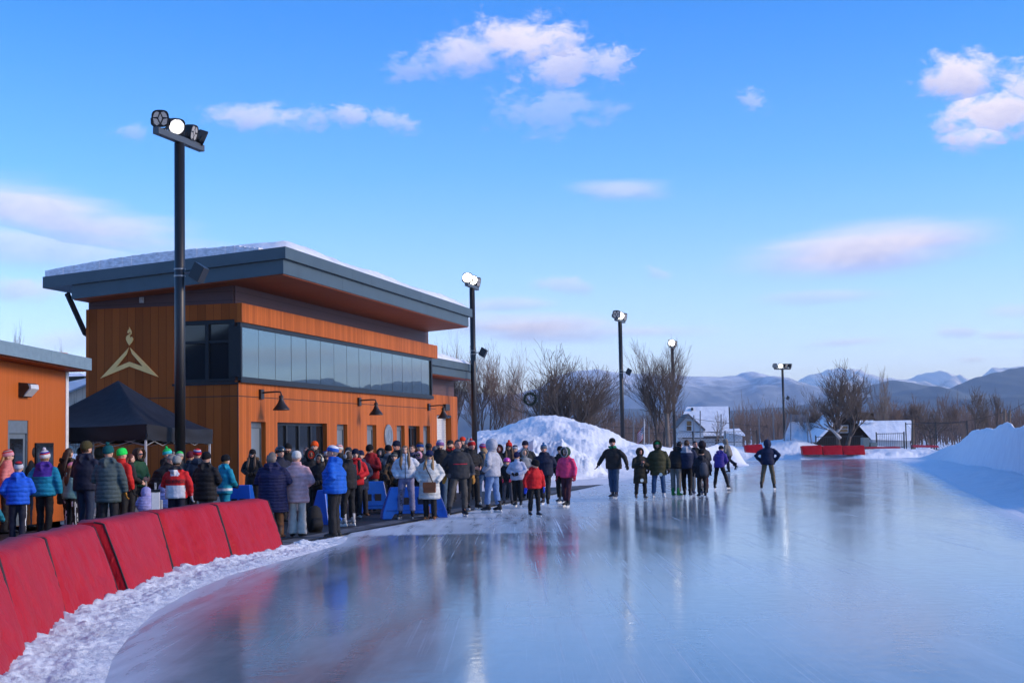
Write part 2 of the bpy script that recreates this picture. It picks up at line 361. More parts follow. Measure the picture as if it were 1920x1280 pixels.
vs = []; fs = []; frost = []
K = 40
for j, y in enumerate(rows):
    a, b = interp(LE, y), interp(RE, y)
    for i in range(K + 1):
        x = a + (b - a) * (i / K) ** 1.6
        vs.append((x, y, 0.004))
        dl, dr = (x - a), (b - x)
        f = max(0, 1 - dl / (5.0 if y > 29 else 0.9)) * (0.95 if y > 29 else 0.75)
        if y > 58: f = max(f, 0.65 * max(0, 1 - dl / 3.0))
        f = max(f, 0.8 * max(0, 1 - dr / 0.8), 0.7 * max(0, (y - yend + 4) / 4))
        frost.append(min(f, 1))
k1 = K + 1
for j in range(len(rows) - 1):
    for i in range(K): fs.append((j * k1 + i, j * k1 + i + 1, (j + 1) * k1 + i + 1, (j + 1) * k1 + i))
mb = MB(); mb.add(vs, fs); ice = mb.build('ice', ice_mat(), smooth=True); tag(ice, kind='structure')
at = ice.data.attributes.new('frost', 'FLOAT', 'POINT'); at.data.foreach_set('value', frost)

# rubber matting between building and ice, with a thin gap of trodden snow
U = V((ray(1590, 817).x, 1, 0)).normalized(); NN = V((U.y, -U.x, 0))
C0 = GX(447, F / 60.0)
def loc(u, n, z=0.0): return C0 + U * u + NN * n + V((0, 0, z))
def un(p): q = V(p) - C0; return q.dot(U), q.dot(NN)
RUB = mat('rubber_matting', (0.016, 0.016, 0.018), 0.6, 0.4, 0.45, 3.0, 0.5, 30)
uA, nA = un(G(653, 1000)); uB, nB = un(G(1133, 908))
def strip(name, u0, u1, n0, n1, z, m, kind='structure', nseg=40, jag=0.0, taper=0.0):
    mb = MB(); vs = []
    for i in range(nseg + 1):
        t = i / nseg; u = u0 + (u1 - u0) * t; nn = n1 + (nB - nA) * (u - uA) / (uB - uA)
        m0 = n0 + (nn - n0) * max(0, (t - (1 - taper)) / taper) * 0.97 if taper else n0
        vs += [loc(u, m0 + jag * (random.random() - .5), z), loc(u, nn + jag * (random.random() - .5), z)]
    mb.add(vs, [(2 * i, 2 * i + 1, 2 * i + 3, 2 * i + 2) for i in range(nseg)])
    return tag(mb.build(name, m), kind=kind)
strip('rubber_path', uA - 7.5, uB, 0.3, nA, 0.003, RUB, taper=0.42)
strip('rubber_path', uA - 4, uB - 1, nA - 0.62, nA - 0.10, 0.009, mat('trodden_snow_line', (0.10, 0.10, 0.11), 0.7, 0.3, 0.8, 2.0))
strip('pavement', uA + 6, uB - 9, -6.0, nA - 5.2, 0.006, mat('trodden_slush', (0.24, 0.215, 0.20), 0.8, 0.3, 0.35, 0.8, 0.4, 8))
# forecourt behind the pads
mb = MB()
mb.add([loc(-16, 6, 0.0), loc(uA - 7, nA + .1, 0.0), loc(uA - 4, .2, 0.0), loc(-1, -7, 0), loc(-16, -9, 0), V((-12, 12, 0)), V((-4.9, 10, 0)), V((-5.2, 18, 0)), V((-4.6, 25, 0))], [(4, 0, 5), (0, 6, 5), (0, 7, 6), (0, 8, 7), (0, 1, 8), (0, 2, 1), (0, 3, 2), (0, 4, 3)])
tag(mb.build('forecourt', mat('wet_asphalt', (0.035, 0.035, 0.038), 0.5, 0.5, 0.5, 1.2, 0.3, 40)), kind='structure')

# ---------------------------------------------------------------- snow banks (height fields)
def bank(name, pts, label_kind='structure', res=(90, 24), m=SNOW, amp=0.25, seed=0.0, lump=1.0, lean=0.35, fr=0.9, SHARP=1.25, taper=True):
    """pts: (foot point near side, crest height, foot point far side) along the bank"""
    mb = MB(); nu, nv = res; vs = []
    for i in range(nu + 1):
        t = i / nu * (len(pts) - 1); k = min(int(t), len(pts) - 2); f = t - k
        a = pts[k][0].lerp(pts[k + 1][0], f); h = pts[k][1] + (pts[k + 1][1] - pts[k][1]) * f; b = pts[k][2].lerp(pts[k + 1][2], f)
        ed = min(1, min(i, nu - i) / (nu * .09)); ed = ed * ed * (3 - 2 * ed); h *= ed if taper else 1
        for j in range(nv + 1):
            v = j / nv; p = a.lerp(b, v)
            w = math.sin(math.pi * min(1, v ** (math.log(0.5) / math.log(lean)) if 0 < v < 1 else v)) ** SHARP
            n1 = fbm(p.x + seed, p.y, 0.28 * fr, 5); n2 = noise.hetero_terrain(V((p.x * 0.55 * fr + seed, p.y * 0.55 * fr, 1.7)), 0.75, 2.3, 6, 0.6) * 0.6
            n3 = noise.noise(V((p.x * 3.1 + seed, p.y * 3.1, 0.3)))
            z = h * w + ed * min(w * 2.5, 1) * (amp * n1 + (1.35 - w) * (amp * 0.8 * lump * n2 + 0.09 * lump * n3) + 0.03 * lump * noise.noise(V((p.x * 7.3 + seed, p.y * 7.3, 8))))
            vs.append((p.x, p.y, max(z, -0.06) if 0 < j < nv else -0.06))
    k = nv + 1
    mb.add(vs, [(i * k + j, (i + 1) * k + j, (i + 1) * k + j + 1, i * k + j + 1) for i in range(nu) for j in range(nv)])
    return tag(mb.build(name, m, smooth=True), kind=label_kind)
def hz(px, py, d): return P(px, py, d).z
# the big heap behind the crowd: crest silhouette from the photo at about 84 m
prof = [(860, 845), (885, 826), (898, 814), (933, 806), (975, 792), (1005, 786), (1037, 783), (1073, 791), (1099, 797), (1135, 810), (1172, 829), (1205, 838), (1240, 850)]
bank('snow_bank', [(GX(x + (8 if x > 1000 else -4), 71 - .4 * math.sin(i)), max(hz(x, y, 82) - .1, .2), GX(x, 98)) for i, (x, y) in enumerate(prof)], res=(240, 70), amp=0.34, lump=1.1, lean=0.5, fr=1.0)
bank('snow_bank', [(GX(x, 68.5 + abs(x - 1020) * .01), h, GX(x, 78)) for x, h in ((880, .3), (915, .8), (945, 1.3), (975, 1.1), (1000, 1.7), (1030, 1.5), (1055, 1.8), (1075, 1.3), (1095, 1.0), (1120, .5), (1150, .25))], res=(220, 46), amp=0.34, lump=1.9, seed=77, lean=0.5, fr=1.5)
bank('snow_bank', [(G(x, y + 46) if y < 830 else G(x, 889 - (x - 1120) * .07), max(hz(x, y, 76), .25), GX(x, 92)) for x, y in ((1078, 889), (1095, 880), (1112, 870), (1130, 857), (1150, 846), (1178, 839), (1200, 842), (1222, 838), (1250, 843), (1290, 838), (1318, 846), (1345, 838), (1380, 842), (1405, 846))], res=(170, 40), amp=0.16, lump=1.1, seed=9, lean=0.5)
bank('snow_bank', [(GX(x, 122), max(hz(x, y, 126), .3), GX(x, 134)) for x, y in ((1300, 838), (1345, 831), (1385, 836), (1410, 838), (1440, 829), (1470, 825), (1490, 823), (1515, 828), (1540, 836), (1580, 839), (1640, 838), (1680, 840), (1710, 842), (1745, 840), (1780, 840))], res=(190, 34), amp=0.16, lump=1.0, seed=21, lean=0.5)
bank('snow_bank', [(GX(x, 115.5 + dd), h, GX(x, 121)) for x, h, dd in ((1395, .25, 2), (1430, .5, 1), (1470, .55, 2), (1500, .4, .5), (1560, .45, 1), (1620, .5, 0), (1680, .6, .5), (1720, .5, 1), (1765, .45, 1), (1800, .4, 1))], res=(150, 22), amp=0.14, lump=1.4, seed=33, lean=0.45, fr=1.8)
# right-hand bank, from beside the camera to the far curve; crest heights from the silhouette
RB = []
for y, crest_px, crest_py in ((30, 2075, 800), (38, 1990, 798), (46, 1935, 795), (54, 1905, 792), (62, 1885, 792), (70, 1862, 797), (79, 1838, 803), (88, 1812, 812), (97, 1794, 822), (106, 1772, 835), (114, 1760, 842)):
    foot = V((interp(RE, min(y, RE[-1].y)) + 3.2, y, 0)); cr = P(crest_px, crest_py, y)
    RB.append((foot, max(cr.z, 0.5), V((2 * cr.x - foot.x + 1.5, y + 1, 0))))
bank('snow_bank', RB, res=(320, 80), amp=0.30, lump=0.75, seed=50, lean=0.5, fr=0.38, SHARP=1.5)
# low ploughed ridge along the right edge of the ice
bank('snow_ridge', [(V((interp(RE, y) + .25, y, 0)), 0.16 + .12 * math.sin(y * .7) ** 2, V((interp(RE, y) + 3.6, y, 0))) for y in range(16, 84, 4)], res=(260, 20), amp=0.08, lump=0.6, seed=61, lean=0.6, fr=2.0)

# chunky snow strip between the red pads and the ice
PADB = [G(*p) for p in ((23, 1290), (62, 1232), (137, 1167), (240, 1122), (257, 1119), (337, 1079), (447, 1055), (543, 1033))]
PADT = []
for (px, py), b in zip(((-90, 1085), (2, 1040), (90, 1010), (182, 988), (198, 982), (298, 963), (410, 948), (506, 938)), PADB):
    d = b.y + 0.45
    PADT.append(P(px, py, d))
left = [V((-3.2, 7.5, 0)), V((-3.55, 9.5, 0))] + [p.copy() for p in PADB] + [G(560, 1022), G(640, 1008)]
mb = MB(); vs = []; nu, nv = 560, 44
y0, y1 = 7.5, left[-1].y
for i in range(nu + 1):
    y = y0 + (y1 - y0) * i / nu; a = interp(left, y) - .25; b = interp(LE, y) + .05
    if y > left[-3].y: a += .2
    for j in range(nv + 1):
        t = j / nv; x = a + (b - a) * t
        q = V((x * 6, y * 6, 0)); n1 = noise.noise(q); n2 = noise.noise(q * 2.7); n3 = noise.ridged_multi_fractal(q * 0.5, 0.9, 2.2, 4, 1, 2) - 1
        e = min(1, (1 - t) * 3.2) ** .8; hump = max(0, 1 - abs(t - 0.2) * 3.2) * (0.03 + 0.09 * max(0, noise.noise(V((y * 1.7, 4, 0))) + .25))
        fade = 1 if y < left[-2].y else 0.35
        z = 0.006 + e * fade * (0.035 + 0.032 * n1 + 0.026 * n2 + 0.022 * n3 + hump)
        vs.append((x, y, max(z, 0.001 if t < .97 else -.01)))
k = nv + 1
mb.add(vs, [(i * k + j, i * k + j + 1, (i + 1) * k + j + 1, (i + 1) * k + j) for i in range(nu) for j in range(nv)])
tag(mb.build('snow_strip', SNOWCH, smooth=True), kind='structure')

# ---------------------------------------------------------------- mountains
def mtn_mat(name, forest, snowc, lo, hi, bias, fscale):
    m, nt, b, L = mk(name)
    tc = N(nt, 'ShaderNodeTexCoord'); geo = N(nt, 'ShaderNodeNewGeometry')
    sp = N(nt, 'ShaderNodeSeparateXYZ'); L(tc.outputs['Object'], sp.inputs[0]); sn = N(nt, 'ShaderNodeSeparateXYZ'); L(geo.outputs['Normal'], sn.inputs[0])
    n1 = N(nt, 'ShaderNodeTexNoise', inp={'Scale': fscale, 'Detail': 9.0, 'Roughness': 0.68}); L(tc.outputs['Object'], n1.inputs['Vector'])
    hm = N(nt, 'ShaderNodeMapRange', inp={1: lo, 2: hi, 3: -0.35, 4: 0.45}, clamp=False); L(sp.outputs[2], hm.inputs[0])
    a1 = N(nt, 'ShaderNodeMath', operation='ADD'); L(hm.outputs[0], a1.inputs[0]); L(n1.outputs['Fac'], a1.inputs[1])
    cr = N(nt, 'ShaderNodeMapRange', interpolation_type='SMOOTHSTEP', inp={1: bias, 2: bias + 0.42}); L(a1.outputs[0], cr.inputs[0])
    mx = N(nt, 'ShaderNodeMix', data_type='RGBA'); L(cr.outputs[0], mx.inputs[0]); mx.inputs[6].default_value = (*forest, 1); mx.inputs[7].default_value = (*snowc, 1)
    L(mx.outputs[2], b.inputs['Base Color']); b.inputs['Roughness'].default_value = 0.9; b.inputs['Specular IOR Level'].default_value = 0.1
    return m
def ridge(name, prof, d, depth, m, rough=0.12, seed=0.0, nu=240, nv=30):
    xs = [p[0] for p in prof]; mb = MB(); vs = []
    for i in range(nu + 1):
        px = xs[0] + (xs[-1] - xs[0]) * i / nu
        for a, b in zip(prof, prof[1:]):
            if a[0] <= px <= b[0]:
                t = (px - a[0]) / (b[0] - a[0]); t2 = t * t * (3 - 2 * t); py = a[1] + (b[1] - a[1]) * (0.5 * t + 0.5 * t2); break
        c = P(px, py, d)
        for j in range(nv + 1):
            v = j / nv                           # 0 front foot ... 0.8 crest ... 1 behind
            y = d - depth * (1 - v / 0.8) if v < 0.8 else d + depth * 0.35 * (v - 0.8) / 0.2
            w = (v / 0.8) ** 1.25 if v < 0.8 else 1 - 0.6 * (v - 0.8) / 0.2
            s = 5.5 / depth
            nn = noise.ridged_multi_fractal(V((c.x * s + seed, y * s * 0.8, seed)), 0.95, 2.1, 6, 1.0, 2.0) - 1.1
            n2 = noise.fractal(V((c.x * s * 5 + seed, y * s * 4, 0)), 1.0, 2.0, 4)
            k_ = (1 - abs(v - 0.45) / 0.55) if v < 0.8 else 0.3
            z = c.z * w + c.z * rough * (nn * max(k_, 0) * 1.6 + n2 * (0.10 if 0.72 < v < 0.88 else 0.35) * min(1, v * 4))
            vs.append((c.x, y, z - (6 if j == 0 else 0)))
    k = nv + 1
    mb.add(vs, [(i * k + j, (i + 1) * k + j, (i + 1) * k + j + 1, i * k + j + 1) for i in range(nu) for j in range(nv)])
    return tag(mb.build(name, m, smooth=True), kind='structure')
M_A = mtn_mat('hazed_forest', (0.25, 0.31, 0.41), (0.74, 0.77, 0.85), 60, 300, 0.36, 0.012)  # distance haze is put into the pale blue forest colour
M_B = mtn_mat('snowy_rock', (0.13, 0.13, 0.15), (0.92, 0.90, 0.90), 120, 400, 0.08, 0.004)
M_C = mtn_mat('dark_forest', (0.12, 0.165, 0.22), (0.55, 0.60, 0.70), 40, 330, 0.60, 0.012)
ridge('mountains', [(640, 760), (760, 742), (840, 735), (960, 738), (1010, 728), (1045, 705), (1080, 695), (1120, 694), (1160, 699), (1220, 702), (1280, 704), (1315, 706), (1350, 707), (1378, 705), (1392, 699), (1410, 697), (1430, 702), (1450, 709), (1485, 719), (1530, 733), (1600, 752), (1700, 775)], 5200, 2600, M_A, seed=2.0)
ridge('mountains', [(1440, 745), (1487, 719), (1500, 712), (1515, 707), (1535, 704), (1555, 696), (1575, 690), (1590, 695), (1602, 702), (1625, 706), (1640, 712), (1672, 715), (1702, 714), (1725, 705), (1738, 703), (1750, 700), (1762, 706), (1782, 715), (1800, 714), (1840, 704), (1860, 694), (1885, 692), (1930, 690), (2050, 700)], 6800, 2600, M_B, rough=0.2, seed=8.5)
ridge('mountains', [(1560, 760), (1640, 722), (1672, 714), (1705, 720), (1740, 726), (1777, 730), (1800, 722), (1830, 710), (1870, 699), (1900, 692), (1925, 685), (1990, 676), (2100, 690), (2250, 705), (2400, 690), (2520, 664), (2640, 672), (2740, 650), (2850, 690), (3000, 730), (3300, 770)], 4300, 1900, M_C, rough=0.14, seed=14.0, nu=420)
ridge('hills', [(500, 778), (800, 775), (1000, 770), (1150, 768), (1300, 772), (1450, 766), (1560, 752), (1650, 744), (1727, 742), (1780, 748), (1830, 752), (1900, 744), (1960, 740), (2200, 750)], 2300, 1100, M_C, rough=0.16, seed=23.0)
# unseen wooded slope, added behind the camera to shade everything that faces it
mb = MB(); vs = []
for i in range(61):
    for j in range(9):
        x = -170 + 205 * i / 60; v = j / 8; e = min(1, (60 - i) / 8)
        vs.append((x, -34 - 40 * v, max(-.2, (12 * math.sin(math.pi * .5 * min(1, v * 1.6)) + 5 * noise.noise(V((x * .12, v * 3, 4))) + 3 * noise.noise(V((x * .5, v * 9, 2)))) * e) if j else -.2))
mb.add(vs, [(i * 9 + j, i * 9 + j + 1, (i + 1) * 9 + j + 1, (i + 1) * 9 + j) for i in range(60) for j in range(8)])
tag(mb.build('hills', mat('unseen_shading_slope', (.035, .036, .034), .95, .1, .5, .4), smooth=True), kind='structure')
# air
mb = MB(); mb.box(-7000, 7000, -100, 11500, -8, 480)
hm, nth, bh, Lh = mk('haze_air'); nth.nodes.remove(bh)
pv = N(nth, 'ShaderNodeVolumePrincipled'); pv.inputs['Color'].default_value = (*HAZE_C, 1); pv.inputs['Density'].default_value = HAZE_D; pv.inputs['Anisotropy'].default_value = 0.0; pv.inputs['Density Attribute'].default_value = ''; pv.inputs['Temperature Attribute'].default_value = ''
hm.cycles.homogeneous_volume = True
Lh(pv.outputs[0], nth.nodes['Material Output'].inputs['Volume'])
if HAZE_D > 0: tag(mb.build('haze', hm), kind='stuff')
# ---------------------------------------------------------------- wood cladding and metal
def wood_mat(name, plank=0.16, ca=(0.26, 0.064, 0.011), cb_=(0.57, 0.150, 0.029), var=0.5, horiz=False, gap=1.0):
    m, nt, b, L = mk(name)
    tc = N(nt, 'ShaderNodeTexCoord'); sp = N(nt, 'ShaderNodeSeparateXYZ'); L(tc.outputs['Object'], sp.inputs[0])
    ad = N(nt, 'ShaderNodeMath', operation='ADD')
    if horiz: L(sp.outputs[2], ad.inputs[0]); ad.inputs[1].default_value = 0.0
    else: L(sp.outputs[0], ad.inputs[0]); L(sp.outputs[1], ad.inputs[1])
    dv = N(nt, 'ShaderNodeMath', operation='DIVIDE', inp={1: plank}); L(ad.outputs[0], dv.inputs[0])
    fl = N(nt, 'ShaderNodeMath', operation='FLOOR'); L(dv.outputs[0], fl.inputs[0])
    fr = N(nt, 'ShaderNodeMath', operation='FRACT'); L(dv.outputs[0], fr.inputs[0])
    wn = N(nt, 'ShaderNodeTexWhiteNoise', noise_dimensions='1D'); L(fl.outputs[0], wn.inputs['W'])
    mp = N(nt, 'ShaderNodeMapping'); mp.inputs['Scale'].default_value = (6, 6, 0.5) if not horiz else (0.5, 0.5, 6); L(tc.outputs['Object'], mp.inputs[0])
    nz = N(nt, 'ShaderNodeTexNoise', inp={'Scale': 5.0, 'Detail': 5.0, 'Distortion': 0.6}); L(mp.outputs[0], nz.inputs['Vector'])
    a = N(nt, 'ShaderNodeMath', operation='MULTIPLY_ADD', inp={1: var}); L(wn.outputs['Value'], a.inputs[0])
    b2 = N(nt, 'ShaderNodeMath', operation='MULTIPLY', inp={1: 1 - var}); L(nz.outputs['Fac'], b2.inputs[0]); L(b2.outputs[0], a.inputs[2])
    mx = N(nt, 'ShaderNodeMix', data_type='RGBA'); L(a.outputs[0], mx.inputs[0]); mx.inputs[6].default_value = (*ca, 1); mx.inputs[7].default_value = (*cb_, 1)
    g = N(nt, 'ShaderNodeMath', operation='LESS_THAN', inp={1: 0.045 * gap}); L(fr.outputs[0], g.inputs[0])
    m2 = N(nt, 'ShaderNodeMix', data_type='RGBA'); L(g.outputs[0], m2.inputs[0]); L(mx.outputs[2], m2.inputs[6]); m2.inputs[7].default_value = (ca[0] * .5, ca[1] * .5, ca[2] * .5, 1)
    L(m2.outputs[2], b.inputs['Base Color']); b.inputs['Roughness'].default_value = 0.5; b.inputs['Specular IOR Level'].default_value = 0.09
    return m
WOOD = wood_mat('cedar_cladding'); WOODG = wood_mat('shade_toned_wide_cedar', 0.27, (0.20, 0.045, 0.008), (0.38, 0.092, 0.017), .6)  # gable boards: darker copy of the cedar, that side's shade put into the colour
SOFFIT = wood_mat('soffit_boards', 0.14, (0.20, 0.05, 0.02), (0.30, 0.08, 0.03), horiz=False)
SIDING = wood_mat('plum_siding', 0.28, (0.085, 0.052, 0.055), (0.125, 0.078, 0.08), 0.35, horiz=True, gap=0.9)
SLATE = mat('slate_blue_metal', (0.060, 0.092, 0.112), 0.45, 0.25, 0.08, 1.5)
DARK = mat('black_aluminium', (0.012, 0.014, 0.018), 0.4, 0.25, 0.1, 4)
CONC = mat('concrete', (0.42, 0.38, 0.33), 0.85, 0.3, 0.2, 3, 0.3, 30)
BLKM = mat('black_painted_steel', (0.010, 0.010, 0.012), 0.42, 0.5, 0.15, 3)
BRNZ = mat('dark_bronze_metal', (0.028, 0.022, 0.020), 0.4, 0.5, 0.2, 6, metal=0.3)
GOLD = mat('brushed_gold', (0.86, 0.52, 0.17), 0.45, 0.4, 0.06, 5)
ICY = mat('icy_roof_snow', (0.62, 0.65, 0.71), 0.5, 0.4, 0.30, 5.5, 0.4, 9, stretch=(1, 1, 3))
def glass_mat(name, c=(0.02, 0.03, 0.04), rough=0.03, spec=1.0, metal=0.0):
    m, nt, b, L = mk(name)
    tc = N(nt, 'ShaderNodeTexCoord'); nz = N(nt, 'ShaderNodeTexNoise', inp={'Scale': 0.6, 'Detail': 2.0}); L(tc.outputs['Object'], nz.inputs['Vector'])
    bp = N(nt, 'ShaderNodeBump', inp={'Strength': 0.02, 'Distance': 0.05}); L(nz.outputs['Fac'], bp.inputs['Height']); L(bp.outputs[0], b.inputs['Normal'])
    b.inputs['Base Color'].default_value = (*c, 1); b.inputs['Roughness'].default_value = rough; b.inputs['Specular IOR Level'].default_value = spec; b.inputs['IOR'].default_value = 1.6; b.inputs['Metallic'].default_value = metal
    return m
GLASS = glass_mat('dark_window_glass', (0.012, 0.015, 0.02), 0.04, 0.35); GLASSB = glass_mat('blue_tinted_glass', (0.19, 0.27, 0.30), 0.02, 1.0, 0.85)
PANEL = mat('frosted_grey_panel', (0.16, 0.20, 0.24), 0.3, 0.5, 0.05, 2)

# ---------------------------------------------------------------- the timing building: local x along the front, y into the building
BANG = math.atan2(U.y, U.x)
bld = tag(empty('building', C0, BANG), 'two storey cedar clad building with long blue window band and snowy overhanging roof', 'building')
def fplane(px, py, y=0.0):            # photo pixel -> (local x, z) on the front plane shifted y inward
    v = ray(px, py); o = C0 - NN * y; t = (o - CAM).dot(NN) / v.dot(NN); p = CAM + v * t
    return (p - C0).dot(U), p.z
def gplane(px, py, x=0.0):            # photo pixel -> (local y, z) on the gable plane
    v = ray(px, py); o = C0 + U * x; t = (o - CAM).dot(U) / v.dot(U); p = CAM + v * t
    return -(p - C0).dot(NN), p.z
def wall_grid(mb, a0, a1, z0, z1, holes, to3, depth, mi=0, mr=0):
    """flat wall with rectangular openings (a0,a1,z0,z1) and their reveals; to3(a, depth, z)"""
    As = sorted({a0, a1, *[h[0] for h in holes], *[h[1] for h in holes]}); Zs = sorted({z0, z1, *[h[2] for h in holes], *[h[3] for h in holes]})
    for i in range(len(As) - 1):
        for j in range(len(Zs) - 1):
            ca, cz = (As[i] + As[i + 1]) / 2, (Zs[j] + Zs[j + 1]) / 2
            if any(h[0] < ca < h[1] and h[2] < cz < h[3] for h in holes): continue
            mb.quad(to3(As[i], 0, Zs[j]), to3(As[i + 1], 0, Zs[j]), to3(As[i + 1], 0, Zs[j + 1]), to3(As[i], 0, Zs[j + 1]), mi)
    for h in holes:
        for (a, z), (a2, z2) in (((h[0], h[2]), (h[0], h[3])), ((h[0], h[3]), (h[1], h[3])), ((h[1], h[3]), (h[1], h[2])), ((h[1], h[2]), (h[0], h[2]))):
            mb.quad(to3(a, 0, z), to3(a2, 0, z2), to3(a2, depth, z2), to3(a, depth, z), mr)
FR = lambda a, d, z: (a, d, z)
GB = lambda a, d, z: (d, a, z)
xe = fplane(806, 700)[0]; xe2 = fplane(858, 800, 1.2)[0]
zb0 = fplane(447, 713)[1]; zb1 = fplane(447, 604)[1]; zt = fplane(447, 568.5)[1]
yl = gplane(161, 700)[0]
holes = []; HW = []
for (x0, x1, t) in ((470.7, 498.2, 790), (631.7, 651.3, 795), (688, 705.5, 796), (743.8, 758.6, 797.3), (793.6, 806.5, 798)):
    a, zz = fplane(x0, t); b_, _ = fplane(x1, t); holes.append((a, b_, 0.32, zz)); HW.append(('narrow', holes[-1]))
for (x0, x1, t) in ((520, 613, 791.4), (765.8, 786.7, 797.8)):
    a, zz = fplane(x0, t); b_, _ = fplane(x1, t); holes.append((a, b_, 0.08, zz)); HW.append(('door', holes[-1]))
sa, sz = fplane(819, 777, 1.2); sb, _ = fplane(846, 779, 1.2); shut = (sa, sb, 0.06, sz); SY = 1.2; xm = fplane(817, 765)[0]
mb = MB()
wall_grid(mb, 0, xm, 0.30, zb0, holes, FR, 0.42); mb.quad((xm, 0, .3), (xm, 1.2, .3), (xm, 1.2, zb0), (xm, 0, zb0)); mb.quad((0, .01, zb0), (xm, .01, zb0), (xm, 1.3, zb0), (0, 1.3, zb0))
zl2 = fplane(830, 741, 1.2)[1]
wall_grid(mb, xm, xe2, 0.30, zl2, [shut], lambda a, d, z: (a, d + 1.2, z), 0.42); mb.quad((xe2, 1.2, .3), (xe2, 7, .3), (xe2, 7, zl2), (xe2, 1.2, zl2))
lw = mb.build('lower_wall', WOOD, bld)
# gable wall with its corner window
gw0 = gplane(349, 602); gw1 = gplane(443, 716); gh = (0.10, gplane(326, 700)[0], gw1[1], gw0[1])
mb = MB(); wall_grid(mb, 0, yl, 0.30, zt, [gh], GB, 0.35); mb.quad((0, yl, .3), (xe2, yl, .3), (xe2, yl, zt), (0, yl, zt))
mb.build('gable_wall', WOODG, bld)
mb = MB(); mb.box(-0.05, xm + .04, -0.05, yl, -0.1, 0.298); mb.box(xm + .04, xe2 + .04, 1.15, yl, -.1, .298); mb.build('plinth', CONC, bld)
# board joint running round the building
zj = fplane(447, 743)[1]
mb = MB(); mb.box(0.0, xm, -0.004, 0.002, zj, zj + .03); mb.box(-0.004, 0.002, 0, yl, zj, zj + .03)
mb.box(-.012, .035, -.012, .012, .3, zb0 - .02); mb.build('wall_joint', mat('dark_joint', (0.05, 0.018, 0.01), 0.8), bld)
# upper band, box of the ribbon window, plum wall under the roof
mb = MB(); mb.box(-0.03, xe + 0.75, -0.16, 0.0, zb1, zt); mb.build('fascia_band', WOOD, bld)
mb = MB(); mb.box(0.16, xe + .3, 0.14, yl, zt + .002, 7.15); mb.box(0.1, .16, 0.2, yl - .1, zt + .002, 7.1); mb.build('upper_wall', SIDING, bld)
win = MB(); win.box(0, xe, -0.10, 0.3, zb0 + .002, zb0 + .12); win.box(0, xe, -0.10, 0.3, zb1 - .14, zb1 - .002); win.box(-.02, .09, -.12, .3, zb0 + .12, zb1 - .14); win.box(xe - .16, xe, -.12, .3, zb0 + .12, zb1 - .14)
win.box(-0.012, xe + .16, -.13, -.1, zb0 - .06, zb0 + .10)
wf = win.build('window_band', DARK, bld)
n_p = 15; w_p = (xe - .16 - .09) / n_p
for i in range(n_p):
    x0 = .09 + i * w_p; p_ = MB(); dz = random.uniform(-.0015, .0015); dy = random.uniform(-.003, .003)
    p_.add([(x0 + .016, -.06 + dy, zb0 + .12), (x0 + w_p - .016, -.06 - dy, zb0 + .12), (x0 + w_p - .016, -.06 - dy + dz, zb1 - .14), (x0 + .016, -.06 + dy + dz, zb1 - .14)], [(0, 1, 2, 3)])
    p_.build('pane', GLASSB, wf)
mb = MB(); mb.box(.09, xe - .16, -.045, .02, zb0 + .12, zb1 - .14); mb.build('mullion', DARK, wf)
# gable window
gwm = MB(); y0, y1, z0, z1 = gh
for (a, b_, c, d_) in ((y0 - .1, y1, z0, z0 + .12), (y0 - .1, y1, z1 - .12, z1), (y0 - .1, y0 + .16, z0 + .12, z1 - .12), (y1 - .1, y1, z0 + .12, z1 - .12), (1.0, 1.12, z0 + .12, z1 - .12)):
    gwm.box(0.03, .14, a, b_, c, d_)
gwm.box(0.05, .12, 1.12, y1 - .1, z1 - .72, z1 - .64); gwm.box(0.05, .12, y0 + .16, 1.0, z1 - .72, z1 - .64)
gwf = gwm.build('window', DARK, bld)
mb = MB(); mb.quad((.13, y0, z0 + .1), (.13, y1, z0 + .1), (.13, y1, z1 - .1), (.13, y0, z1 - .1)); mb.build('pane', GLASS, gwf)
mb = MB(); mb.box(-.03, .03, y0 - .1, y1 + .05, z0 - .07, z0 - .004); mb.build('sill', DARK, gwf)
# windows and doors of the lower wall
for kind, (a, b_, z0, z1) in HW:
    f = MB(); t = .05
    f.box(a + .002, a + t, .16, .24, z0 + .002, z1 - .002); f.box(b_ - t, b_ - .002, .16, .24, z0 + .002, z1 - .002); f.box(a + t, b_ - t, .16, .24, z1 - (.1 if kind == 'door' else .2), z1 - .002); f.box(a + t, b_ - t, .16, .24, z0 + .002, z0 + .1)
    if kind == 'narrow':
        fo = f.build('window', mat('grey_frame', (0.10, 0.125, 0.15), .4), bld)
        mb = MB(); mb.quad((a + t, .2, z0 + .1), (b_ - t, .2, z0 + .1), (b_ - t, .2, z1 - .2), (a + t, .2, z1 - .2)); mb.build('pane', PANEL, fo)
    else:
        nd = 4 if b_ - a > 3 else 2; w_ = (b_ - a - 2 * t) / nd
        for i in range(1, nd): f.box(a + t + i * w_ - .07, a + t + i * w_ + .07, .15, .24, z0 + .1, z1 - .1)
        fo = f.build('door', DARK, bld)
        for i in range(nd):
            mb = MB(); mb.quad((a + t + i * w_, .21, z0 + .1), (a + t + i * w_ + w_, .21, z0 + .1), (a + t + i * w_ + w_, .21, z1 - .1), (a + t + i * w_, .21, z1 - .1)); mb.build('pane', GLASS, fo)
        for i in range(1, nd):
            mb = MB(); mb.tube([(a + t + i * w_ - .12, .10, 1.0), (a + t + i * w_ - .12, .10, 1.35)], .018)
            mb.build('handle', mat('steel', (.4, .42, .45), .3, metal=.8), fo)
mb = MB(); a, b_, z0, z1 = shut; ns = 26
for i in range(ns):
    zz = z0 + (z1 - z0) * i / ns; mb.box(a + .004, b_ - .004, 1.5, 1.54, zz + .004, zz + (z1 - z0) / ns - .012)
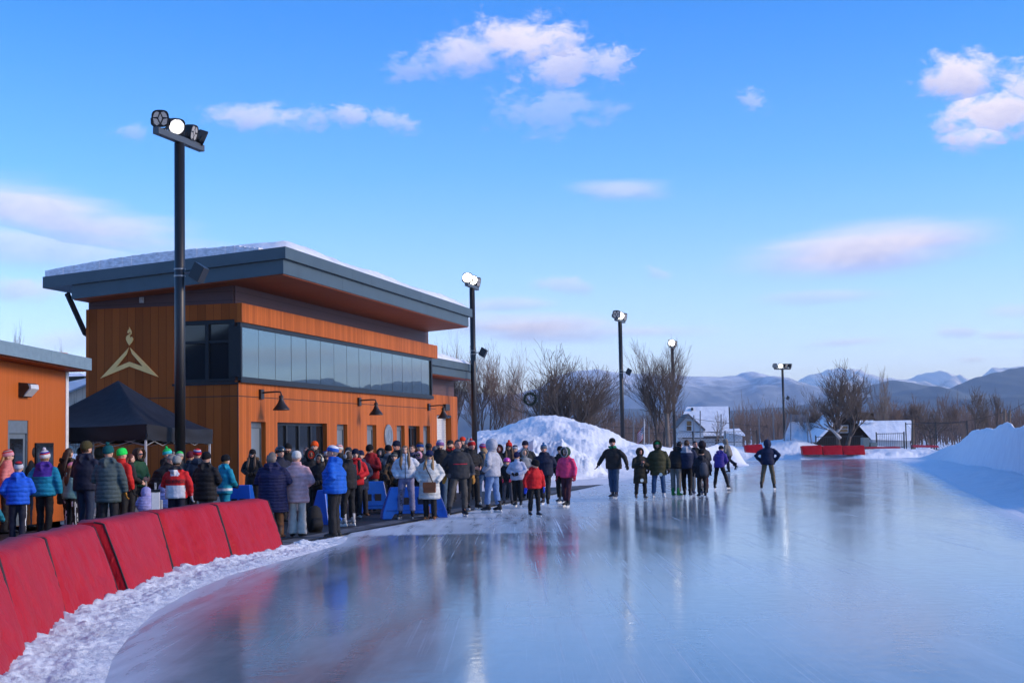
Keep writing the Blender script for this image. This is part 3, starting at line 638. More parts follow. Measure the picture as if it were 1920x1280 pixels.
mb.box(a + .004, b_ - .004, 1.54, 1.56, z0, z1); mb.build('roller_shutter', mat('white_shutter', (0.62, 0.62, 0.60), .5), bld)
mb = MB(); mb.box(b_ - .5, b_ - .004, 1.2, 1.5, z1 - .12, z1 - .004); mb.build('shutter_box', DARK, bld)
# main roof: sloping slab, stepped fascia, soffit, ice and snow
ox, oy = -0.98, -2.02
xr = fplane(885.6, 583, -2.02)[0]
yb = gplane(80, 525, -0.98)[0]
zr0 = gplane(537, 462.5, ox)[1]; zrb = gplane(82, 519, ox)[1]
zr0 = fplane(537, 462.5, oy)[1]; sl = (zrb - zr0) / (yb - oy)
zR = lambda y: zr0 + sl * (y - oy)
def slab(mb, x0, x1, y0, y1, top, thick, mi=0):
    vs = [(x, y, zR(y) + t) for x in (x0, x1) for y in (y0, y1) for t in (top - thick, top)]
    return mb.add(vs, [(0, 1, 3, 2), (4, 6, 7, 5), (0, 4, 5, 1), (2, 3, 7, 6), (0, 2, 6, 4), (1, 5, 7, 3)], mi)
mb = MB(); slab(mb, ox, xr, oy, yb, 0, .36); slab(mb, ox + .12, xr - .25, oy + .12, yb - .95, -.364, .44)
for i in range(1, 11):
    x = ox + (xr - ox) * i / 11; slab(mb, x - .008, x + .008, oy - .002, oy + .05, -.01, .34); slab(mb, x - .7, x - .685, oy + .118, oy + .15, -.37, .42)
rf = mb.build('roof', SLATE, bld)
mb = MB(); slab(mb, ox + .16, xr - .3, oy + .16, yb - 1.0, -.806, .03); mb.build('soffit', SOFFIT, rf)
mb = MB(); mb.tube([(ox + .2, yb - .75, zR(yb) - .55), (.12, yl + .10, zR(yb) - 1.75), (.5, yl + .10, zR(yb) - 1.85)], .09, n=8); mb.build('downpipe', DARK, rf)
def snow_slab(name, x0, x1, y0, y1, hfun, m, base, parent, nx=60, ny=26):
    mb = MB(); vs = []
    for i in range(nx + 1):
        for j in range(ny + 1):
            u, v = i / nx, j / ny; x, y = x0 + (x1 - x0) * u, y0 + (y1 - y0) * v
            e = min(u * nx, (1 - u) * nx, v * ny, (1 - v) * ny); e = min(1, (e / 1.2)) ** .5
            z = base(y) + .002 + e * (hfun(u, v) + .05 * noise.noise(V((x * 1.5, y * 1.5, 2))) + .03 * noise.noise(V((x * 6, y * 6, 5))))
            vs.append((x, y, z))
    k = ny + 1
    mb.add(vs, [(i * k + j, (i + 1) * k + j, (i + 1) * k + j + 1, i * k + j + 1) for i in range(nx) for j in range(ny)])
    return mb.build(name, m, parent, smooth=True)
snow_slab('roof_snow', ox + .35, xr - .2, oy + .04, yb - .1, lambda u, v: .30 + .06 * math.sin(math.pi * min(1, v * 1.1 + .15)) + .05 * math.sin(u * 17), SNOWR, zR, rf)
mb = MB(); n_i = 46
for i in range(n_i):                       # rim of blue ice along the gable edge
    ya = oy + .9 + (yb - .05 - oy - .9) * i / n_i; yb_ = oy + .9 + (yb - .05 - oy - .9) * (i + 1) / n_i; t = i / n_i
    h = (.20 + .13 * math.sin(math.pi * min(1, (1 - t) * 1.05)) + random.uniform(-.010, .010)) * (1 if i > 3 else .4 + .15 * i); xo = ox + .05 + random.uniform(0, .02)
    vs = [(x, y, zR(y) + z) for x in (xo, ox + .7) for y in (ya, yb_) for z in (-.004, h)]
    mb.add(vs, [(0, 1, 3, 2), (4, 6, 7, 5), (0, 4, 5, 1), (2, 3, 7, 6), (0, 2, 6, 4), (1, 5, 7, 3)])
mb.build('ice_rim', ICY, rf)
# lower roof of the far end
zl = fplane(895, 685, .12)[1]; xl0 = xe + .02; xl1 = fplane(895, 690, .12)[0]
mb = MB(); mb.box(xl0, xl1, .12, 6, zl - .36, zl); mb.box(xl0, xl1 - .4, .24, 5.9, zl - .75, zl - .364)
for i in range(1, 4): mb.box(xl0 + (xl1 - xl0) * i / 4, xl0 + (xl1 - xl0) * i / 4 + .016, 0.117, .2, zl - .355, zl - .01)
lr_ = mb.build('lower_roof', SLATE, bld)
mb = MB(); mb.box(xl0, xl1 - .5, .3, 5.8, zl - .79, zl - .754); mb.build('soffit', SOFFIT, lr_)
mb = MB(); mb.box(xe + .1, xe2 - .4, 1.26, 5, zl2 + .002, zl - .8); mb.build('upper_wall', SIDING, bld)
snow_slab('roof_snow', xl0 + .3, xl1 - .3, .25, 5.6, lambda u, v: .42 - .25 * u, SNOWR, lambda y: zl, lr_, 40, 24)
# gold emblem on the gable: flame over an arrow-like A
def E(px, py): y, z = gplane(px / 4.571, 600 + py / 4.571); return y, z
mb = MB()
def gpoly(pts, t=.035): mb.prism([(-.012, *E(*p)) for p in pts], (-t, 0, 0))
gpoly([(1108, 238), (1090, 295), (1000, 405), (1113, 357), (1113, 397), (865, 500)][::-1])
gpoly([(1120, 237), (1362, 487), (1113.5, 397), (1113.5, 357), (1230, 398), (1137, 290)][::-1])
gpoly([(1113, 217), (1098, 194), (1085, 168), (1086, 147), (1096, 133), (1109, 124), (1117, 112), (1121, 124), (1117, 140), (1121, 149), (1128, 152), (1131, 143), (1139, 148), (1145, 160), (1144, 172), (1134, 192)])
gpoly([(1098, 112), (1098, 98), (1105, 86), (1112, 78), (1113, 60), (1119, 75), (1128, 88), (1133, 100), (1132, 114), (1124, 128), (1124, 112), (1118, 100), (1108, 112)])
o = mb.build('gold_emblem', GOLD, bld, weld=True)
# little grey fitting above
y, z = gplane(263.5, 562); mb = MB(); mb.box(.05, .098, y - .07, y + .07, z - .09, z + .09); mb.box(.0, .05, y - .02, y + .05, z - .03, z + .05); mb.build('sensor_box', mat('pale_grey_plastic', (.35, .36, .38), .5), bld)
# goose-neck lamps
def lamp(px, py, bx, by, nm='cone shaped bronze wall lamp'):
    x, z = fplane(px, py); r = tag(empty('wall_lamp', C0 + U * x + V((0, 0, z)), BANG), nm, 'wall lamp', 'bronze gooseneck lamps on the cedar wall')
    mb = MB(); mb.box(-.13, .13, -.09, .0, -.16, .16); bevel(mb.build('bracket', BRNZ, r), .01)
    mb = MB(); mb.tube([(0, -.09, .05), (.02, -.55, .07), (.05, -.68, .06), (.06, -.70, .0), (.06, -.70, -.08)], .028, n=8); mb.build('arm', BRNZ, r, True)
    M = Matrix.Translation((.06, -.70, 0))
    mb = MB(); mb.lathe([(.0, -.03), (.06, -.05), (.085, -.1), (.06, -.15), (.08, -.2), (.10, -.26), (.14, -.33), (.24, -.46), (.27, -.50), (.275, -.53), (.26, -.53), (.13, -.33), (.0, -.30)], 20, 0, M); mb.build('lamp_shade', BRNZ, r, True)
    return r
lamp(488, 739, 0, 0, 'bronze goose-neck lamp above the first narrow window by the building corner')
lamp(672, 753, 0, 0, 'bronze goose-neck lamp on the middle of the cedar wall between two narrow windows')
lamp(802.5, 763, 0, 0, 'bronze goose-neck lamp at the far end of the cedar wall beside the shutter')
x, z = fplane(834.5, 763.5, 1.2); mb = MB(); mb.box(x - .42, x + .36, 1.04, 1.196, z - .16, z + .16)
o = bevel(mb.build('wall_light', BRNZ), .015); o.location = C0; o.rotation_euler = (0, 0, BANG); tag(o, 'flat bronze box light on the cedar wall above the shutter opening', 'wall light')
# round seal
x, z = fplane(727, 818); rr = abs(fplane(734.5, 818)[0] - fplane(719, 818)[0]) / 2
rz = abs(fplane(727, 794.5)[1] - fplane(727, 840)[1]) / 2; rr = rz
sg = MB(); MX = Matrix.Rotation(rad(90), 4, 'X')
sg.lathe([(0, .06), (rr * .97, .06), (rr, .05), (rr, 0), (0, 0)], 40, 0, MX); sg.lathe([(rr * .92, .062), (rr * .92, .075), (rr * .86, .075), (rr * .86, .062)], 40, 1, MX); sg.lathe([(rr * .66, .062), (rr * .66, .07), (rr * .63, .07), (rr * .63, .062)], 36, 1, MX)
for k in range(28):
    a = 2 * math.pi * k / 28; sg.cbox((rr * .76 * math.cos(a), -.066, rr * .76 * math.sin(a)), (.05, .012, .07), 1)
for q in ([(-.4, -.3), (0, .35), (.4, -.3), (.3, -.3), (0, .18), (-.3, -.3)], [(-.18, -.35), (0, 0), (.18, -.35)], [(-.1, .3), (0, .5), (.1, .3), (0, .22)]):
    sg.prism([(p[0] * rr, -.062, p[1] * rr) for p in q], (0, -.012, 0), 1)
sgo = sg.build('wall_seal', [mat('pewter', (.20, .24, .28), .45, .5, .1, 6, metal=.4), mat('light_pewter', (.33, .38, .42), .45, .5, .1, 6, metal=.4)])
sgo.location = C0 + U * x + V((0, 0, z)) + NN * .004; sgo.rotation_euler = (0, 0, BANG); tag(sgo, 'round grey metal seal on the cedar wall between two narrow windows', 'seal')

# ---------------------------------------------------------------- small building at the left edge
L1 = GX(126, 35.6); Ld = V((.1275, 1, 0)).normalized(); Ln = V((Ld.y, -Ld.x, 0)); LANG = math.atan2(Ld.y, Ld.x)
sb_ = tag(empty('small_building', L1, LANG), 'small orange clad building with blue grey roof edge and grey door', 'building')
def lp(px, py, y=0.0):
    v = ray(px, py); o = L1 - Ln * y; t = (o - CAM).dot(Ln) / v.dot(Ln); p = CAM + v * t
    return (p - L1).dot(Ld), p.z
zA = lp(120, 687)[1]; zB = lp(1, 673)[1]
CEDL = wood_mat('smooth_orange_cladding', 0.11, (0.38, 0.095, 0.018), (0.50, 0.13, 0.03), .35, gap=.6)
d0 = lp(15, 787); d1 = lp(53, 787); p0_ = lp(64.5, 830); p1_ = lp(97, 830)
mb = MB(); wall_grid(mb, -9, 0, .1, zA + .35, [(d0[0], d1[0], .1001, d0[1])], FR, .12); mb.quad((0, 0, .1), (0, 6, .1), (0, 6, zA + .35), (0, 0, zA + .35)); mb.build('wall', CEDL, sb_)
WT = mat('white_trim', (.62, .62, .62), .5)
mb = MB(); mb.box(-.13, .02, -.02, .12, 0, zA - .02); mb.build('corner_post', WT, sb_)
mb = MB(); mb.box(-9, .02, -.06, -.003, zA - .0, zA + .22); mb.build('eave_trim', mat('pale_grey_trim', (.45, .47, .5), .5), sb_)
# roof slab rising towards the camera
za, zb_ = lp(172, 672, -.6)[1], lp(0, 637, -.6)[1]; xa, xb = lp(172, 672, -.6)[0], lp(0, 637, -.6)[0]; sl2 = (za - zb_) / (xa - xb)
zr = lambda x: za + sl2 * (x - xa)
def slab2(mb, x0, x1, y0, y1, top, th):
    vs = [(x, y, zr(x) + t) for x in (x0, x1) for y in (y0, y1) for t in (top - th, top)]
    mb.add(vs, [(0, 1, 3, 2), (4, 6, 7, 5), (0, 4, 5, 1), (2, 3, 7, 6), (0, 2, 6, 4), (1, 5, 7, 3)])
mb = MB(); slab2(mb, -10, xa, -.6, 6.5, 0, .30)
for x in (-.35, -2.2): slab2(mb, x, x + .014, -.603, -.55, -.01, .28)
rfs = mb.build('roof', mat('pale_slate_metal', (.16, .24, .29), .4), sb_)
mb = MB(); slab2(mb, -10, xa - .05, -.5, 6.4, -.302, .03); mb.build('soffit', SOFFIT, rfs)
mb = MB(); vs = []
for i in range(61):
    for j in range(13):
        x = -10 + (xa - .08 + 10) * i / 60; y = -.52 + 6.8 * j / 12; e = min(1, min(i, 60 - i, j, 12 - j) / 2.0) ** .6
        vs.append((x, y, zr(x) + .002 + e * (.20 + .05 * noise.noise(V((x * 1.3, y, 7))))))
mb.add(vs, [(i * 13 + j, (i + 1) * 13 + j, (i + 1) * 13 + j + 1, i * 13 + j + 1) for i in range(60) for j in range(12)]); mb.build('roof_snow', SNOWR, rfs, True)
mb = MB(); a, b_, z1 = d0[0], d1[0], d0[1]; mb.box(a, a + .1, .02, .12, .1, z1 - .002); mb.box(b_ - .03, b_, .02, .12, .1, z1 - .002); mb.box(a + .1, b_ - .03, .02, .12, z1 - .3, z1 - .002); mb.box(a + .1, b_ - .03, .06, .12, .1, z1 - .3)
do = mb.build('door', mat('grey_door_paint', (.12, .155, .19), .45), sb_)
q0 = lp(23, 822); q1 = lp(47, 822); mb = MB(); mb.box(q0[0], q1[0], .05, .058, .9, q0[1]); mb.build('pane', GLASS, do)
mb = MB(); mb.box(q0[0] - .13, q0[0] - .06, .0, .06, 1.6, 1.85); mb.build('handle', DARK, do)
mb = MB(); mb.box(p0_[0], p1_[0], -.05, -.004, .9, p0_[1]); pb = mb.build('notice_board', DARK, sb_)
mb = MB(); mb.box(p0_[0] + .05, p1_[0] - .05, -.056, -.052, .95, p0_[1] - .07); mb.build('board_glass', GLASS, pb)
lx, lz = lp(43, 731); wl = tag(empty('wall_pack_light', L1 + Ld * lx + V((0, 0, lz)), LANG), 'dark wall mounted floodlight with glass front on the small orange building', 'wall light')
mb = MB(); mb.prism([(-.23, 0, -.16), (-.23, 0, .17), (-.23, -.22, .15), (-.23, -.26, .04), (-.23, -.10, -.17)], (.46, 0, 0)); mb.build('housing', BRNZ, wl)
mb = MB(); mb.prism([(-.2, -.225, .13), (-.2, -.285, .12), (-.2, -.30, .02), (-.2, -.13, -.15), (-.2, -.10, -.15), (-.2, -.26, .03)], (.40, 0, 0)); mb.build('lens', mat('frosted_lens', (.55, .58, .62), .25), wl)
# ---------------------------------------------------------------- people
SKINS = {'fair': (0.62, 0.36, 0.26), 'tan': (0.46, 0.25, 0.17), 'brown': (0.16, 0.075, 0.045), 'red': (0.60, 0.28, 0.20)}
EYE = mat('eye', (0.02, 0.018, 0.016), 0.2, 0.5, 0.0); LIP = mat('lips', (0.42, 0.15, 0.12), 0.5, 0.4, 0.05)
SHADE = mat('sunglass_lens', (0.006, 0.006, 0.008), 0.08, 0.6, 0.0)
BLADE = mat('skate_blade', (0.62, 0.64, 0.66), 0.3, 0.5, 0.05, metal=0.5); WBLADE = mat('white_blade_holder', (0.72, 0.72, 0.70), 0.4, 0.5, 0.05)
def skin(k):
    return mat('skin_' + k, SKINS[k], 0.5, 0.4, 0.06, 20)
ARMS = {  # elbow, wrist for the +x arm at 1.75 m
    'down': ((.265, -.03, 1.13), (.275, .03, .90)), 'out': ((.33, -.02, 1.17), (.41, .05, .97)), 'pocket': ((.285, -.07, 1.15), (.195, .105, .99)),
    'front': ((.27, .03, 1.14), (.09, .22, 1.06)), 'phone': ((.25, .09, 1.13), (.07, .29, 1.24)), 'behind': ((.28, -.10, 1.15), (.07, -.19, 1.02)),
    'hip': ((.36, -.06, 1.16), (.235, .03, 1.0)), 'reach': ((.27, .12, 1.22), (.20, .36, 1.15)), 'low': ((.26, .08, 1.14), (.16, .26, .98)), 'up': ((.27, .14, 1.28), (.10, .22, 1.48)), 'back': ((.27, -.14, 1.16), (.27, -.20, .93))}
FEET = {'stand': ((-.10, 0, 0), (.10, 0, 0)), 'weight': ((-.13, .08, 0), (.09, -.03, 0)), 'wide': ((-.15, .02, 0), (.17, -.02, 0)), 'close': ((-.075, .02, 0), (.075, -.02, 0)), 'stride': ((-.10, .24, 0), (.10, -.20, .02)), 'step': ((-.09, .12, 0), (.10, -.10, 0)), 'kick': ((-.07, .03, 0), (.12, -.36, .24)), 'lunge': ((-.24, .05, 0), (.40, -.10, .03)), 'toeup': ((-.26, .20, .03), (.11, 0, 0)), 'glide': ((-.24, -.05, .0), (.20, .12, 0))}

def head_fn(q):                        # unit-ish ellipsoid point -> head shape (face looks along +y)
    x, y, z = q.x, q.y, q.z
    t = z / .118
    if t < 0: x *= 1 + .22 * t; y *= (1 + .12 * t if y > 0 else 1 + .35 * t)
    if y > 0:
        y += .026 * math.exp(-((x / .014) ** 2) - ((z + .018) / .024) ** 2)
        y -= .012 * (math.exp(-(((x - .032) / .018) ** 2) - ((z - .010) / .014) ** 2) + math.exp(-(((x + .032) / .018) ** 2) - ((z - .010) / .014) ** 2))
        y += .012 * math.exp(-((x / .022) ** 2) - ((z + .092) / .022) ** 2) + .006 * math.exp(-((x / .022) ** 2) - ((z + .055) / .012) ** 2)
    return V((x, y, z))
def hand(mb, w, d, side, s=1.0, mi=0, curl=.5, thick=1.0, mitten=False):
    """palm, four fingers, thumb; w = wrist, d = pointing direction, side = direction of the thumb"""
    d = V(d).normalized(); sd = (V(side) - d * V(side).dot(d)).normalized(); nm = d.cross(sd)
    mb.tube([w - d * .02 * s, w + d * .03 * s, w + d * .085 * s], [(.026 * s * thick, .022 * s * thick), (.040 * s * thick, .020 * s * thick), (.040 * s * thick, .016 * s * thick)], 8, mi, ref=sd)
    if mitten:
        mb.tube([w + d * .07 * s, w + d * .13 * s + nm * .01 * s, w + d * .175 * s + nm * .03 * s, w + d * .19 * s + nm * .04 * s], [(.044 * s * thick, .022 * s * thick), (.042 * s * thick, .022 * s * thick), (.03 * s * thick, .018 * s), (.008, .006)], 8, mi, ref=sd)
    else:
        for i, ln in enumerate((.072, .082, .076, .058)):
            b0 = w + d * .082 * s + sd * ((1.5 - i) * .0205 * s * thick); c = nm * curl
            p1 = b0 + (d + c * .35).normalized() * ln * .5 * s; p2 = p1 + (d + c * 1.3).normalized() * ln * .35 * s; p3 = p2 + (d * .6 + c * 2).normalized() * ln * .28 * s
            mb.tube([b0, p1, p2, p3], [.0105 * s * thick, .0098 * s * thick, .009 * s * thick, .006 * s * thick], 6, mi)
    t0 = w + d * .028 * s + sd * .032 * s
    mb.tube([t0, t0 + (sd * .8 + d).normalized() * .035 * s, t0 + (sd * .55 + d * 1.1 + nm * curl * .5).normalized() * .07 * s], [.014 * s * thick, .012 * s * thick, .008 * s * thick], 6, mi)

def wrinkle(amp, sc=5.0, seed=0.0, paint=None):
    def post(o):
        me = o.data
        nrm = [v.normal.copy() for v in me.vertices]
        for v, n in zip(me.vertices, nrm):
            q = V((v.co.x * sc + seed, v.co.y * sc, v.co.z * sc * 1.4 + seed))
            v.co += n * (amp * (noise.noise(q) + .6 * noise.noise(q * 2.3)))
        if paint:
            for p in me.polygons: p.material_index = paint(p.center)
    return post
PEOPLE = {}
def person(label, px, top, s, yaw, jk=(0.02, 0.02, 0.025), tr=(0.015, 0.015, 0.018), jl='hip', q=0.0, hat=None, hair=None, arms='down', feet='stand', ft=('shoe', (.02, .02, .02)), gl=None, hood=None, w=1.0, look=0.0, nod=0.0, lean=0.0, side=0.0, h=None, sk='fair', flare=0.0, mitt=False, jpaint=None, tpaint=None, scarf=None, shades=False, collar=True, cuff=None, hoodc=None, name=None, liner=None, beard=None):
    d = F / s
    skate = ft[0] == 'skate'; lift = .075 if skate else (.02 if ft[0] == 'shoe' else .025)
    base = GX(px, d); r = tag(empty('person', base, rad(yaw)), label, 'person')
    hatadd = {'pom': .065, 'beanie': .025, 'cap': .02, 'helmet': .04}.get(hat[0] if hat else '', .0) + (.02 if hood == 'up' else 0)
    tz = P(px, top, d).z
    k = (h if h else (tz - hatadd - lift)) / 1.75
    kid = k < .82
    hs = k * (1.0 if not kid else 1.16 - .0 * k)             # children have larger heads
    hs = max(hs, .86) * 1.05; w = w * 1.18
    rr_ = random.Random(int(px * 7 + top)); side = side + rr_.uniform(-2, 2); look = look + rr_.uniform(-14, 14); lean = lean + rr_.uniform(0, 4)
    if hood is None and rr_.random() < .55: hood = 'down'
    if feet == 'stand': feet = rr_.choice(['stand', 'close', 'step', 'weight', 'wide', 'weight'])
    Lz = V((0, 0, lift))
    ln_, sd_ = rad(lean), rad(side)
    RL = Matrix.Rotation(-ln_, 3, 'X') @ Matrix.Rotation(sd_, 3, 'Y')
    def T(p):                                              # upper body: leans about the hips
        p = V(p); pv = V((0, 0, .95))
        if p.z > .95 or True: p = pv + RL @ (p - pv)
        return p * k + Lz
    def B(p): return V(p) * k + Lz
    hm = 1.75 - .118 * hs / k
    hc = T((0, .015, hm)); RH = RL @ Matrix.Rotation(rad(look), 3, 'Z') @ Matrix.Rotation(-rad(nod), 3, 'X')
    RH4 = RH.to_4x4(); HM = Matrix.Translation(hc) @ RH4 @ Matrix.Scale(hs, 4)
    SK = skin(sk)
    # --- joints
    ar = arms if isinstance(arms, tuple) else (arms, arms)
    fe = FEET[feet] if isinstance(feet, str) else feet
    J = []
    for sx, a in ((-1, ar[0]), (1, ar[1])):
        e, wr = ARMS[a]; e = V((e[0] * sx * (w * .5 + .5), e[1], e[2])); wr = V((wr[0] * sx * (w * .5 + .5), wr[1] + (.03 if w > 1.1 else 0), wr[2]))
        J.append((T((sx * .175 * (w * .4 + .6), 0, 1.40)), T(e), T(wr)))
    Lg = []
    for i, sx in enumerate((-1, 1)):
        f = V(fe[i]); hip = V((sx * .092, 0, .92)); hip = V((0, 0, .95)) + Matrix.Rotation(-ln_ * .3, 3, 'X') @ (hip - V((0, 0, .95)))
        an = V((f.x, f.y, .085 + f.z)); mid = hip.lerp(an, .5); short = .835 - (hip - an).length
        kn = mid + V((sx * .01, .025 + max(0, short) * 1.3, .02))
        Lg.append((B(hip), B(kn), B(an), f))
    # --- body: one surface, voxel fused
    mb = MB()
    mb.tube([T((0, 0, .86)), T((0, 0, 1.0)), T((0, 0, 1.2)), T((0, -.005, 1.38)), T((0, -.01, 1.45))], [(.14 * k * w, .10 * k * w), (.145 * k * w, .10 * k * w), (.15 * k * w, .105 * k * w), (.15 * k, .09 * k), (.06 * k, .06 * k)], 14)
    mb.tube([T((0, -.015, 1.40)), T((0, -.005, 1.50)), hc - RH @ V((0, .01, .05)) * hs], [.062 * k, .056 * k, .055 * hs], 10)
    mb.ell((0, 0, 0), (.076, .096, .118), 22, 18, 0, HM, head_fn)
    for sx in (-1, 1): mb.ell(HM @ V((sx * .076, -.008, -.006)), (.013 * hs, .022 * hs, .033 * hs), 8, 6, 0, RH4)
    for (sh, el_, wr), a in zip(J, ar):
        mb.tube([sh, el_, wr], [.05 * k, .04 * k, .028 * k], 8)
        if gl is None and a != 'pocket':
            dd = (wr - el_).normalized(); sx = 1 if wr.x > 0 else -1
            hand(mb, wr, dd, V((-sx * .5, .6, .2)) if a == 'down' else V((0, .2, 1)), k * 1.02, 0, .6)
    for hip, kn, an, f in Lg: mb.tube([hip, kn, an], [.07 * k, .05 * k, .030 * k], 8)
    HI = HM.inverted()
    def face_paint(c):
        q_ = HI @ c
        if q_.y > .03 and abs(q_.z) < .13:
            if abs(abs(q_.x) - .032) < .013 and abs(q_.z - .011) < .008: return 1
            if abs(q_.x) < .024 and abs(q_.z + .055) < .008: return 2
            if hair and abs(abs(q_.x) - .033) < .02 and abs(q_.z - .034) < .006: return 3
            if beard and q_.z < -.03 and not (abs(q_.x) < .024 and abs(q_.z + .055) < .008) and abs(q_.x) + (q_.z + .03) * .2 > -.1: return 3
        return 0
    hc_ = hair[0] if hair else (.05, .03, .02)
    if beard: hc_ = beard
    b_ = mb.build('body', [SK, EYE, LIP, mat('hair', hc_, .6, .3, .3, 30)], r)
    def body_post(o):
        for p in o.data.polygons: p.material_index = face_paint(p.center)
    fuse(b_, .0105 * max(k, .7), body_post)
    # --- trousers
    mb = MB(); pw = (.165 if not skate else .16) * (w * .7 + .3)
    mb.tube([B((0, -.005, 1.05)), B((0, -.005, .95)), B((0, 0, .84))], [(pw * k * .92, .115 * k * w), (pw * k, .125 * k * w), (pw * k * .9, .11 * k * w)], 16)
    for hip, kn, an, f in Lg:
        mb.tube([hip + V((0, 0, .02)), hip.lerp(kn, .5), kn, kn.lerp(an, .55), an - V((0, 0, (.03 if not skate else -.06) * k))], [(.100 * k, .112 * k * (w * .5 + .5)), (.094 * k, .100 * k), (.080 * k, .086 * k), (.074 * k + flare * .02, .082 * k + flare * .02), (.070 * k + flare * .04, .080 * k + flare * .05)], 10)
    tb = mb.build('trousers', [cloth(tr)] + ([cloth(tpaint[0])] if tpaint else []), r); fuse(tb, .02 * k, wrinkle(.011, 7.0, px * .37, (lambda c: 1 if tpaint[1](c / k) else 0) if tpaint else None))
    # --- jacket
    pf = .021 if q else .012
    zl = {'crop': .95, 'hip': .84, 'thigh': .70, 'knee': .52, 'long': .40}[jl]
    mb = MB(); zz = [zl, zl + .03, .95, 1.08, 1.25, 1.36, 1.43, 1.48]
    hemw = {'crop': .172, 'hip': .18, 'thigh': .195, 'knee': .205, 'long': .225}[jl]
    RX = [hemw * w + pf * .6, hemw * w + pf, .182 * w + pf, .172 * w + pf, .185 * w + pf, .185 * (w * .4 + .6) + pf, .135 * (w * .4 + .6) + pf * .7, .085 + pf]
    RY = [.135 * w + pf * .6, .14 * w + pf, .14 * w + pf, .135 * w + pf, .14 * w + pf, .125 + pf, .105 + pf * .7, .085 + pf]
    if zl > .95: zz[2] = 1.0
    pts = [T((0, -.005, z)) if z >= .9 else (T((0, -.005, .95)) * 0 + B((0, -.005, z)) + (T((0, 0, z)) - B((0, 0, z))) * .0) for z in zz]
    if collar: pts.append(T((0, -.008, 1.555))); RX.append(.082 + pf * .7); RY.append(.086 + pf * .7)
    mb.tube(pts, [(a * k, b * k) for a, b in zip(RX, RY)], 20)
    for (sh, el_, wr), a in zip(J, ar):
        mb.tube([sh + (V((0, 0, 0)) - V((sh.x, 0, 0))) * .35, sh + V((0, 0, -.02 * k)), sh.lerp(el_, .5), el_, el_.lerp(wr, .55), wr + (wr - el_).normalized() * .01], [.078 * k, (.072 + pf * .5) * k, (.066 + pf) * k, (.062 + pf) * k, (.058 + pf * .9) * k, (.045 + pf * .6) * k], 12)
    if hood == 'down':
        mb.tube([T((-.11, .03, 1.49)), T((-.10, -.08, 1.47)), T((0, -.14, 1.43)), T((.10, -.08, 1.47)), T((.11, .03, 1.49))], [.040 * k, .066 * k, (.062 * k, .092 * k), .066 * k, .040 * k], 10)
    J3 = [cloth(jk, q)]
    if jpaint: J3 += [cloth(c, q) for c in jpaint[0]]
    jb = mb.build('jacket', J3, r); fuse(jb, .019 * k, wrinkle(.013 if not q else .010, 5.5, px * .73, (lambda c: jpaint[1](c / k)) if jpaint else None))
    if hood == 'up':
        hcol = hoodc or jk; mb = MB()
        prof = [(0, -.150), (.06, -.142), (.105, -.105), (.128, -.04), (.130, .03), (.118, .085), (.100, .105), (.088, .100), (.098, .06), (.108, .0), (.09, -.09), (0, -.125)]
        MM = HM @ Matrix.Translation((0, -.015, .002)) @ Matrix.Rotation(rad(-90), 4, 'X') @ Matrix.Diagonal((1.0, 1.18, 1, 1))
        mb.lathe([(a, b) for a, b in prof], 18, 0, MM)
        hb = mb.build('hood', cloth(hcol, 0), r, smooth=True)
        mb2 = MB(); mb2.tube([T((0, -.02, 1.44)), T((0, -.005, 1.52)), hc - RH @ V((0, .01, .07)) * hs], [(.12 * k, .115 * k), (.10 * k, .105 * k), (.095 * hs, .10 * hs)], 14)
        mb2.build('hood_collar', cloth(hcol, 0), r, True)
        if liner:
            mb = MB(); mb.lathe([(.098, .09), (.108, .118), (.128, .112), (.136, .085), (.122, .07)], 20, 0, MM)
            f_ = mb.build('fur_trim', mat('fur', liner, .9, .1, .5, 40, 1.0, 60, dist=.03), r)
            for v in f_.data.vertices: v.co += V((noise.noise(v.co * 40), noise.noise(v.co * 37 + V((3, 0, 0))), noise.noise(v.co * 43))) * .012
    elif hood == 'fur':
        mb = MB(); mb.tube([T((-.13, .04, 1.50)), T((-.13, -.08, 1.49)), T((0, -.17, 1.47)), T((.13, -.08, 1.49)), T((.13, .04, 1.50))], [.03 * k, .055 * k, .07 * k, .055 * k, .03 * k], 10)
        f_ = mb.build('fur_trim', mat('fur', liner or (.12, .08, .05), .9, .1, .5, 40, 1.0, 60, dist=.03), r, True)
        for v in f_.data.vertices: v.co += V((noise.noise(v.co * 40), noise.noise(v.co * 37 + V((3, 0, 0))), noise.noise(v.co * 43))) * .02
    # --- hair
    if hair:
        hcol, hl = hair[0], hair[1]; HMAT = mat('hair', hcol, .55, .35, .35, 28, .6, 50, stretch=(1, 1, .2)); mb = MB()
        def hf(q_): q_ = head_fn(q_); return V((q_.x * 1.10, q_.y * 1.08 - .004, q_.z * 1.07))
        m2 = MB(); m2.ell((0, 0, 0), (.078, .098, .118), 18, 14, 0, HM, hf)
        keep = []
        for f in m2.f:
            c = sum((HI @ V(m2.v[i]) for i in f), V()) / len(f)
            if c.y < (.035 if c.z < .07 else .2) and c.z > (-.06 if c.y < 0 else .015) or c.z > .085: keep.append(f)
        mb.add(m2.v, keep)
        def W_(p): return HM @ V(p)
        def dn(x, y, z): return T((x, y, z))
        if hl == 'bun': mb.ell(W_((0, -.12, .03)), .045 * hs, 10, 8)
        if hl in ('long', 'back'):
            mb.tube([W_((0, -.075, .03)), W_((0, -.105, -.08)), dn(0, -.15, 1.44), dn(0, -.175, 1.28), dn(0, -.17, 1.16)], [(.07 * hs, .04 * hs), (.085 * hs, .04 * hs), (.095 * k, .035 * k), (.075 * k, .025 * k), (.03 * k, .01 * k)], 12)
